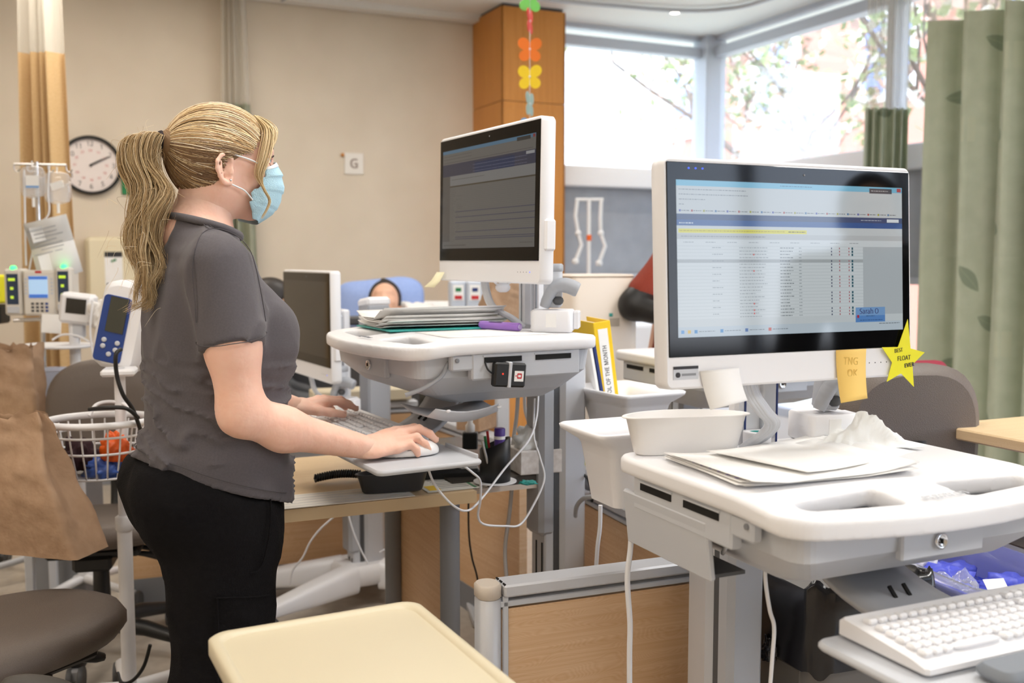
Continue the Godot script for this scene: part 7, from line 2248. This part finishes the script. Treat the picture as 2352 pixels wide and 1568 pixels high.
# ---------- right side ----------
func build_right() -> void:
	curtain("bay_curtain", "wide sage green leaf-print curtain with a mesh top at the right edge", rp(4.08, 0, -3.72), rp(4.1, 0, -2.2), 2.88, 2.5, 0.3, 8.5, 0.06, M.curtain, 1.0, 2)
	curtain("bay_curtain", "narrow gathered green curtain with a tall white mesh top at the window", pd(1985, 200, 5.5), pd(2092, 200, 5.4), 2.76, pd(2035, 245, 5.45).y, 0.4, 5.0, 0.035, M.curtain, 0.95, 5)
	# wall chair and table at the right
	var c := pd(1935, 1200, 2.75)
	office_chair("dark grey office chair with a rounded back behind the near cart", Vector3(c.x, 0, c.z), 196.0, 0.5, 0.87, Vector2(0.25, 0.24))
	solo("red_chair_back", "maroon upholstered chair back beside the rounded chair", "chair", MB.new().slab(rrect(0.42, 0.3, 0.04), 0, 0.05, 0.015, Transform3D(Basis(Vector3.RIGHT, PI / 2), Vector3(0, 0, 0))), mat("8a1f33", 0.7), "", pd(2030, 930, 3.3), 10.0)
	var t := thing("side_table", "tan table top at the right edge behind the near cart", "table", pd(2530, 1025, 2.3) * Vector3(1, 0, 1), 24.0)
	var th := pd(2245, 1030, 2.3).y
	part(t, "table_top", MB.new().box(Vector3(0.1, th - 0.0, -0.1), Vector3(0.5, 0.03, 0.5), 0.004), M.maple_top)
	for p in [[-0.1, 0.1], [0.3, 0.1], [-0.1, -0.3], [0.3, -0.3]]: part(t, "leg", MB.new().rod(Vector3(p[0], 0.0, p[1]), Vector3(p[0], th - 0.015, p[1]), 0.02, 0.02, 12), M.mid)
	# dark bin with plastic and cables at the right edge
	var db := thing("storage_crate", "dark grey crate at the right edge under the near cart top", "crate", pd(2370, 1250, 2.75) * Vector3(1, 0, 1), 20.0)
	var dh := pd(2370, 1215, 2.75).y
	part(db, "body", MB.new().loft([ring3(rrect(0.3, 0.34, 0.03), 0.0), ring3(rrect(0.34, 0.4, 0.03), dh)]), M.taupe)
	part(db, "rim", MB.new().tube([Vector3(-0.16, dh, 0.19), Vector3(0.16, dh, 0.19)], 0.01, 8), M.dark)
	crumple("plastic_wrap", "shiny clear plastic wrapping on the dark crate", "wrapping", pd(2290, 1218, 2.72), Vector3(0.09, 0.05, 0.06), mat("b9c4d8", 0.12), 21)
	crumple("black_cables", "tangle of black leads in the plastic at the right edge", "leads", pd(2345, 1210, 2.7), Vector3(0.04, 0.035, 0.04), M.black, 22)
	# grey waste bin with a black liner
	var wb := thing("waste_bin", "grey waste bin with a black liner folded over the rim under the near cart", "bin", Vector3(0.67, 0, -2.14), 24.0)
	var rings := []
	for e in [[0.27, 0.32, 0.0], [0.3, 0.36, 0.5], [0.315, 0.375, 0.62], [0.32, 0.38, 0.64]]:
		rings.append(ring3(rrect(e[0], e[1], 0.04), e[2]))
	part(wb, "body", MB.new().loft(rings), M.bin_grey)
	part(wb, "moulded_panel", MB.new().box(Vector3(-0.155, 0.28, 0.0), Vector3(0.008, 0.42, 0.26), 0.003, Basis(Vector3.BACK, -0.04)), M.bin_grey)
	var n := FastNoiseLite.new()
	n.seed = 9
	n.frequency = 9.0
	n.fractal_octaves = 3
	var lr := []
	for e in [[1.035, 0.5], [1.06, 0.56], [1.07, 0.62], [1.05, 0.66], [1.0, 0.668], [0.95, 0.655], [0.92, 0.6], [0.88, 0.45]]:
		var ring := PackedVector3Array()
		var o := rrect(0.32 * e[0], 0.38 * e[0], 0.045, 12)
		for k in o.size():
			var p := o[o.size() - 1 - k]
			var v := Vector3(p.x, e[1], p.y)
			var q := n.get_noise_3dv(v * 1.0) * 0.02 + n.get_noise_3dv(v * 3.0) * 0.006
			ring.append(v + Vector3(p.x, 0, p.y).normalized() * q + Vector3(0, n.get_noise_3dv(v * 1.5 + Vector3.ONE) * 0.03, 0))
		lr.append(ring)
	part(wb, "liner", MB.new().loft(lr, false), M.binbag)
	crumple("liner_knot", "", "", Vector3(-0.175, 0.49, 0.06), Vector3(0.015, 0.03, 0.02), M.binbag, 31, wb)
	# blue bin with clear liner, gloves and wrappers
	var bb := thing("recycling_bin", "bright blue bin with a clear liner under the near cart's keyboard", "bin", Vector3(1.05, 0, -2.22), 18.0)
	var br := []
	for e in [[0.26, 0.0], [0.33, 0.6], [0.345, 0.62], [0.345, 0.63], [0.325, 0.63], [0.315, 0.6], [0.26, 0.42], [0.1, 0.41]]:
		br.append(ring3(rrect(e[0], e[0] * 1.2, 0.03), e[1]))
	part(bb, "body", MB.new().loft(br), M.blue_bin)
	var fl := []
	for e in [[0.345, 0.5], [0.352, 0.6], [0.35, 0.64], [0.325, 0.645], [0.305, 0.58], [0.29, 0.5]]:
		var ring := PackedVector3Array()
		var o := rrect(e[0], e[0] * 1.2, 0.04, 8)
		for k in o.size():
			var p := o[o.size() - 1 - k]
			var v := Vector3(p.x, e[1], p.y)
			ring.append(v + Vector3(p.x, 0, p.y).normalized() * n.get_noise_3dv(v * 1.6) * 0.018)
		fl.append(ring)
	part(bb, "liner", MB.new().loft(fl, false), M.film)
	part(bb, "rim_strip", MB.new().box(Vector3(0.0, 0.645, -0.21), Vector3(0.3, 0.008, 0.02), 0.003), M.pale)
	for g in [[-0.08, 0.57, 0.0, 4, "upper purple-blue glove crumpled in the blue bin"], [0.04, 0.555, 0.07, 5, "lower purple-blue glove spread in the blue bin"], [0.02, 0.54, -0.1, 6, "purple-blue glove against the far side of the blue bin"]]:
		crumple("glove", g[4], "glove", bb.transform * Vector3(g[0], g[1], g[2]), Vector3(0.075, 0.04, 0.06), M.glove, g[3])
	crumple("clear_wrapper", "crumpled clear wrapper in the blue bin", "wrapper", bb.transform * Vector3(-0.11, 0.56, 0.08), Vector3(0.05, 0.05, 0.05), M.film, 14)
	crumple("used_mask", "discarded pale mask at the blue bin's left side", "mask", bb.transform * Vector3(-0.1, 0.59, -0.07), Vector3(0.05, 0.05, 0.035), M.linen, 16)
	var lb := solo("wrapper_label", "white barcode label on the wrapper in the blue bin", "label", MB.new().box(Vector3.ZERO, Vector3(0.05, 0.025, 0.001), 0, Basis(Vector3.RIGHT, -0.8)), M.paper, "", bb.transform * Vector3(-0.05, 0.625, 0.12), 10.0)

# ---------- background: bed, pumps, garland, window-side things ----------
func butterfly(t: Node3D, y: float, s: float, turn: float, m: Material) -> void:
	var poly := PackedVector2Array()
	for i in 60:
		var a := TAU * i / 60
		var r := 0.028 + 0.04 * pow(absf(sin(2.0 * a)), 0.8) * (1.0 if sin(a) > 0 else 0.82)
		poly.append(Vector2(cos(a), -sin(a)) * r * s)
	var b := part(t, "butterfly", MB.new(false).slab(poly, -0.0008, 0.0008, 0, Transform3D(Basis(Vector3.UP, deg_to_rad(turn)) * Basis(Vector3.RIGHT, PI / 2), Vector3(0, y, 0))), m)
	part(b, "bead", MB.new().ball(Vector3(0, y + 0.004, 0), Vector3.ONE * 0.005 * s, 10), M.white)

func build_back() -> void:
	# butterfly garland
	var d := 4.6
	var o := pd(1217, 100, d)
	var g := thing("butterfly_garland", "hanging string of coloured paper butterflies in front of the timber column", "garland", Vector3(o.x, 0, o.z))
	part(g, "string", MB.new().rod(Vector3(0, pd(1217, 275, d).y, 0), Vector3(0, 2.92, 0), 0.0012, 0.0012, 5), M.white)
	var cols := [["7fd866", 0, 20], ["cf2f1c", 50, 75], ["f47c1c", 115, 8], ["f2cf1e", 178, -12], ["9db8b0", 240, 70], ["6fa8d8", 300, 40]]
	for c in cols: butterfly(g, pd(1217, c[1], d).y, 1.0, c[2], mat(c[0], 0.6))
	# bed with a patient
	var bp := pd(880, 760, 5.55)
	var bed := thing("hospital_bed", "hospital bed with raised blue pillow at the back wall", "bed", Vector3(bp.x, 0, bp.z), -8.0)
	part(bed, "mattress", MB.new().box(Vector3(0, 0.62, 0.1), Vector3(0.9, 0.16, 1.0), 0.04), M.linen)
	part(bed, "raised_back", MB.new().box(Vector3(0, 0.86, -0.1), Vector3(0.8, 0.12, 0.6), 0.04, Basis(Vector3.RIGHT, 0.75)), M.linen)
	part(bed, "frame", MB.new().box(Vector3(0, 0.45, 0.1), Vector3(0.95, 0.1, 1.3), 0.01), M.mid)
	for p in [[-0.4, -0.45], [0.4, -0.45], [-0.4, 0.65], [0.4, 0.65]]:
		part(bed, "leg", MB.new().box(Vector3(p[0], 0.22, p[1]), Vector3(0.05, 0.4, 0.05), 0.004), M.mid)
	part(bed, "foot_board", MB.new().box(Vector3(0.1, 0.72, 0.78), Vector3(1.0, 0.56, 0.04), 0.02), M.dark)
	var pil := MB.new()
	var ptop := pd(870, 640, 5.5).y
	var py := ptop - 0.16
	var prs := []
	for e in [[0.3, -0.055], [0.9, -0.05], [1.0, 0.0], [0.92, 0.05], [0.35, 0.062]]:
		var ring := PackedVector3Array()
		for k in 48:
			var a := TAU * k / 48
			var x: float = signf(cos(a)) * pow(absf(cos(a)), 0.45) * 0.25
			var y: float = signf(sin(a)) * pow(absf(sin(a)), 0.45) * 0.165
			ring.append(Vector3(x * e[0], y * e[0] + 0.012 * sin(x * 12.0), e[1]))
		prs.append(ring)
	var po := solo("pillow", "pale blue pillow propped up behind the patient's head", "pillow", MB.new().loft(prs), M.pillow, "", Vector3(bp.x - 0.02, py, bp.z - 0.02), -4.0)
	po.rotation_degrees.x = -14
	var hp := pd(884, 690, 5.35)
	var pt := thing("person", "patient with dark hair lying back on the blue pillow under white sheets", "person", hp, 0.0)
	var sk := MB.new()
	var prims := head_prims(Vector3.ZERO)
	add_ear(prims, Vector3(-0.01, -0.035, 0.073), 1.0)
	add_ear(prims, Vector3(-0.01, -0.035, -0.073), -1.0)
	prims.append(cone(Vector3(-0.01, -0.05, 0), Vector3(-0.03, -0.16, 0), 0.055, 0.06, 0.03))
	prims.append(cone(Vector3(-0.03, -0.17, 0), Vector3(-0.03, -0.24, 0.16), 0.07, 0.06, 0.04))
	prims.append(cone(Vector3(-0.03, -0.17, 0), Vector3(-0.03, -0.24, -0.16), 0.07, 0.06, 0.04))
	prims.append(cone(Vector3(-0.02, -0.2, 0), Vector3(0.2, -0.42, 0), 0.1, 0.11, 0.04))
	skin_over(sk, prims, 0.009)
	var turn := Basis(Vector3.UP, -PI / 2 + 0.1) * Basis(Vector3.BACK, 0.45)
	var body := part(pt, "body", sk, M.skin2)
	body.basis = turn
	var hm := MB.new()
	skin_over(hm, [oval(Vector3(-0.015, 0.016, 0), Vector3(0.106, 0.102, 0.09), 0.02), cone(Vector3(-0.03, -0.02, 0.06), Vector3(-0.03, -0.12, 0.07), 0.035, 0.02, 0.03), cone(Vector3(0.0, 0.1, 0.0), Vector3(-0.01, 0.125, 0.01), 0.02, 0.012, 0.03)], 0.009, [], func(p: Vector3, dd: float) -> float: return maxf(dd, p.x - 0.035 - p.y * 0.45))
	part(body, "hair", hm, M.darkhair)
	var gown := MB.new()
	skin_over(gown, [cone(Vector3(-0.02, -0.21, 0), Vector3(0.2, -0.42, 0), 0.12, 0.13, 0.04), cone(Vector3(-0.03, -0.2, 0), Vector3(-0.02, -0.26, 0.17), 0.085, 0.08, 0.04), cone(Vector3(-0.03, -0.2, 0), Vector3(-0.02, -0.26, -0.17), 0.085, 0.08, 0.04)], 0.012)
	part(body, "gown", gown, mat("e3d3b2", 0.9))
	crumple("bed_sheet", "rumpled white sheet at the right of the blue pillow", "sheet", pd(962, 735, 5.4), Vector3(0.14, 0.06, 0.1), M.linen, 18)
	solo("bed_rail", "dark padded bar across the bed in front of the patient", "rail", MB.new().box(Vector3.ZERO, Vector3(0.85, 0.045, 0.04), 0.01), M.dark, "", pd(960, 735, 4.85), 6.0)
	# pumps and bag near the back wall
	for p in [[1050, 0, "grey infusion pump module with a white label behind the nurse's monitor"], [1088, 1, "grey infusion pump with a printed panel left of the brown bag"]]:
		var c := pd(p[0], 680, 5.2)
		var pu := thing("infusion_pump", p[2], "pump", c, 12.0)
		part(pu, "case", MB.new().box(Vector3.ZERO, Vector3(0.085, 0.16, 0.08), 0.008), mat("c3cbd8", 0.5))
		part(pu, "panel", MB.new().box(Vector3(0, 0.02, 0.041), Vector3(0.055, 0.08, 0.002)), M.paper)
		part(pu, "print_block", MB.new().box(Vector3(0, 0.035, 0.0425), Vector3(0.03, 0.02, 0.001)), M.inkblue if p[1] == 1 else M.green_sign)
		part(pu, "print_block", MB.new().box(Vector3(0, -0.005, 0.0425), Vector3(0.04, 0.02, 0.001)), M.red)
		part(pu, "pole", MB.new().rod(Vector3(0, -0.08, 0), Vector3(0, -c.y + 0.02, 0), 0.012), M.metal)
	paper_bag("brown paper bag crumpled behind the nurse's monitor", pd(1158, 752, 3.6), 20.0, 0.17, 0.12, 0.17, 0.0, 17, false)
	var bs := pd(1158, 752, 3.6)
	solo("bag_shelf", "narrow grey pedestal shelf under the crumpled brown bag", "shelf", MB.new().box(Vector3(0, bs.y - 0.015, 0), Vector3(0.26, 0.024, 0.2), 0.006).box(Vector3(0, bs.y / 2, -0.05), Vector3(0.05, bs.y - 0.05, 0.04), 0.006).box(Vector3(0, 0.02, 0), Vector3(0.26, 0.03, 0.22), 0.006), M.pale, "", Vector3(bs.x, 0, bs.z), 10.0)
	solo("sensor_plug", "white cable clip hanging under the nurse's monitor", "clip", MB.new().ball(Vector3.ZERO, Vector3(0.02, 0.014, 0.012), 14).tube(curve([Vector3(-0.03, 0.03, 0), Vector3(-0.02, 0.012, 0), Vector3(0, 0.004, 0), Vector3(0.018, 0.012, 0), Vector3(0.024, 0.03, 0)], 5), 0.003, 6), M.white, "", pd(1155, 660, 2.62), 0.0)
	# beige equipment housing
	var eh := pd(1360, 740, 3.75)
	var eq := thing("equipment_housing", "tall beige plastic equipment housing with a small teal sticker", "equipment", Vector3(eh.x, 0, eh.z), 20.0)
	var et := pd(1360, 635, 3.75).y
	part(eq, "shell", MB.new().slab(rrect(0.27, 0.24, 0.03), 0.08, et, 0.012), mat("d8ccbf", 0.5))
	part(eq, "lid", MB.new().slab(rrect(0.26, 0.23, 0.03), et - 0.004, et + 0.01, 0.008), mat("dfd3c6", 0.5))
	part(eq, "sticker", MB.new().box(Vector3(0.035, et - 0.165, 0.121), Vector3(0.04, 0.03, 0.001)), mat("b0a598", 0.6))
	part(eq, "teal_tag", MB.new().box(Vector3(0.02, et - 0.138, 0.121), Vector3(0.014, 0.012, 0.001)), M.teal)
	for p in [Vector3(-0.1, 0, 0.08), Vector3(0.1, 0, 0.08), Vector3(-0.1, 0, -0.08), Vector3(0.1, 0, -0.08)]: castor(eq, p)
	# lift stand by the window
	var sp := pd(1353, 600, 6.2)
	var ls := thing("drip_stand", "white drip stand with two bent arms in front of the grey window panel", "stand", Vector3(sp.x, 0, sp.z), 0.0)
	var w := func(x: float, y: float) -> Vector3: return pd(x, y, 6.2) - ls.position
	part(ls, "pole", MB.new().rod(Vector3(0, 0.05, 0), w.call(1353, 455), 0.013, 0.012, 12), M.white)
	part(ls, "crossbar", MB.new().rod(w.call(1322, 458), w.call(1386, 458), 0.01), M.white)
	part(ls, "clamp", MB.new().box(w.call(1353, 546), Vector3(0.03, 0.04, 0.03), 0.006), M.orange)
	for a in [[[1326, 460], [1322, 495], [1328, 535], [1336, 562], [1322, 600]], [[1381, 460], [1379, 500], [1380, 535], [1390, 565], [1376, 604]]]:
		var pts := []
		for q in a: pts.append(w.call(q[0], q[1]))
		var arm := part(ls, "arm", MB.new().tube(pts, 0.012, 8), M.white)
		part(arm, "joint", MB.new().ball(pts[2], Vector3.ONE * 0.02, 10), M.white)
		part(arm, "tip", MB.new().ball(pts[4], Vector3.ONE * 0.022, 10), M.white)
	for i in 4:
		var a := TAU * i / 4
		part(ls, "base_leg", MB.new().rod(Vector3(0, 0.08, 0), Vector3(cos(a) * 0.28, 0.04, sin(a) * 0.28), 0.016, 0.012), M.white)
	# low white cabinet under the window
	solo("window_cabinet", "white cabinet with a pale top below the window", "cabinet", MB.new().box(Vector3(0, 0.45, 0), Vector3(0.9, 0.9, 0.4), 0.01), M.white, "", rp(3.75, 0, -5.6), ROOM)
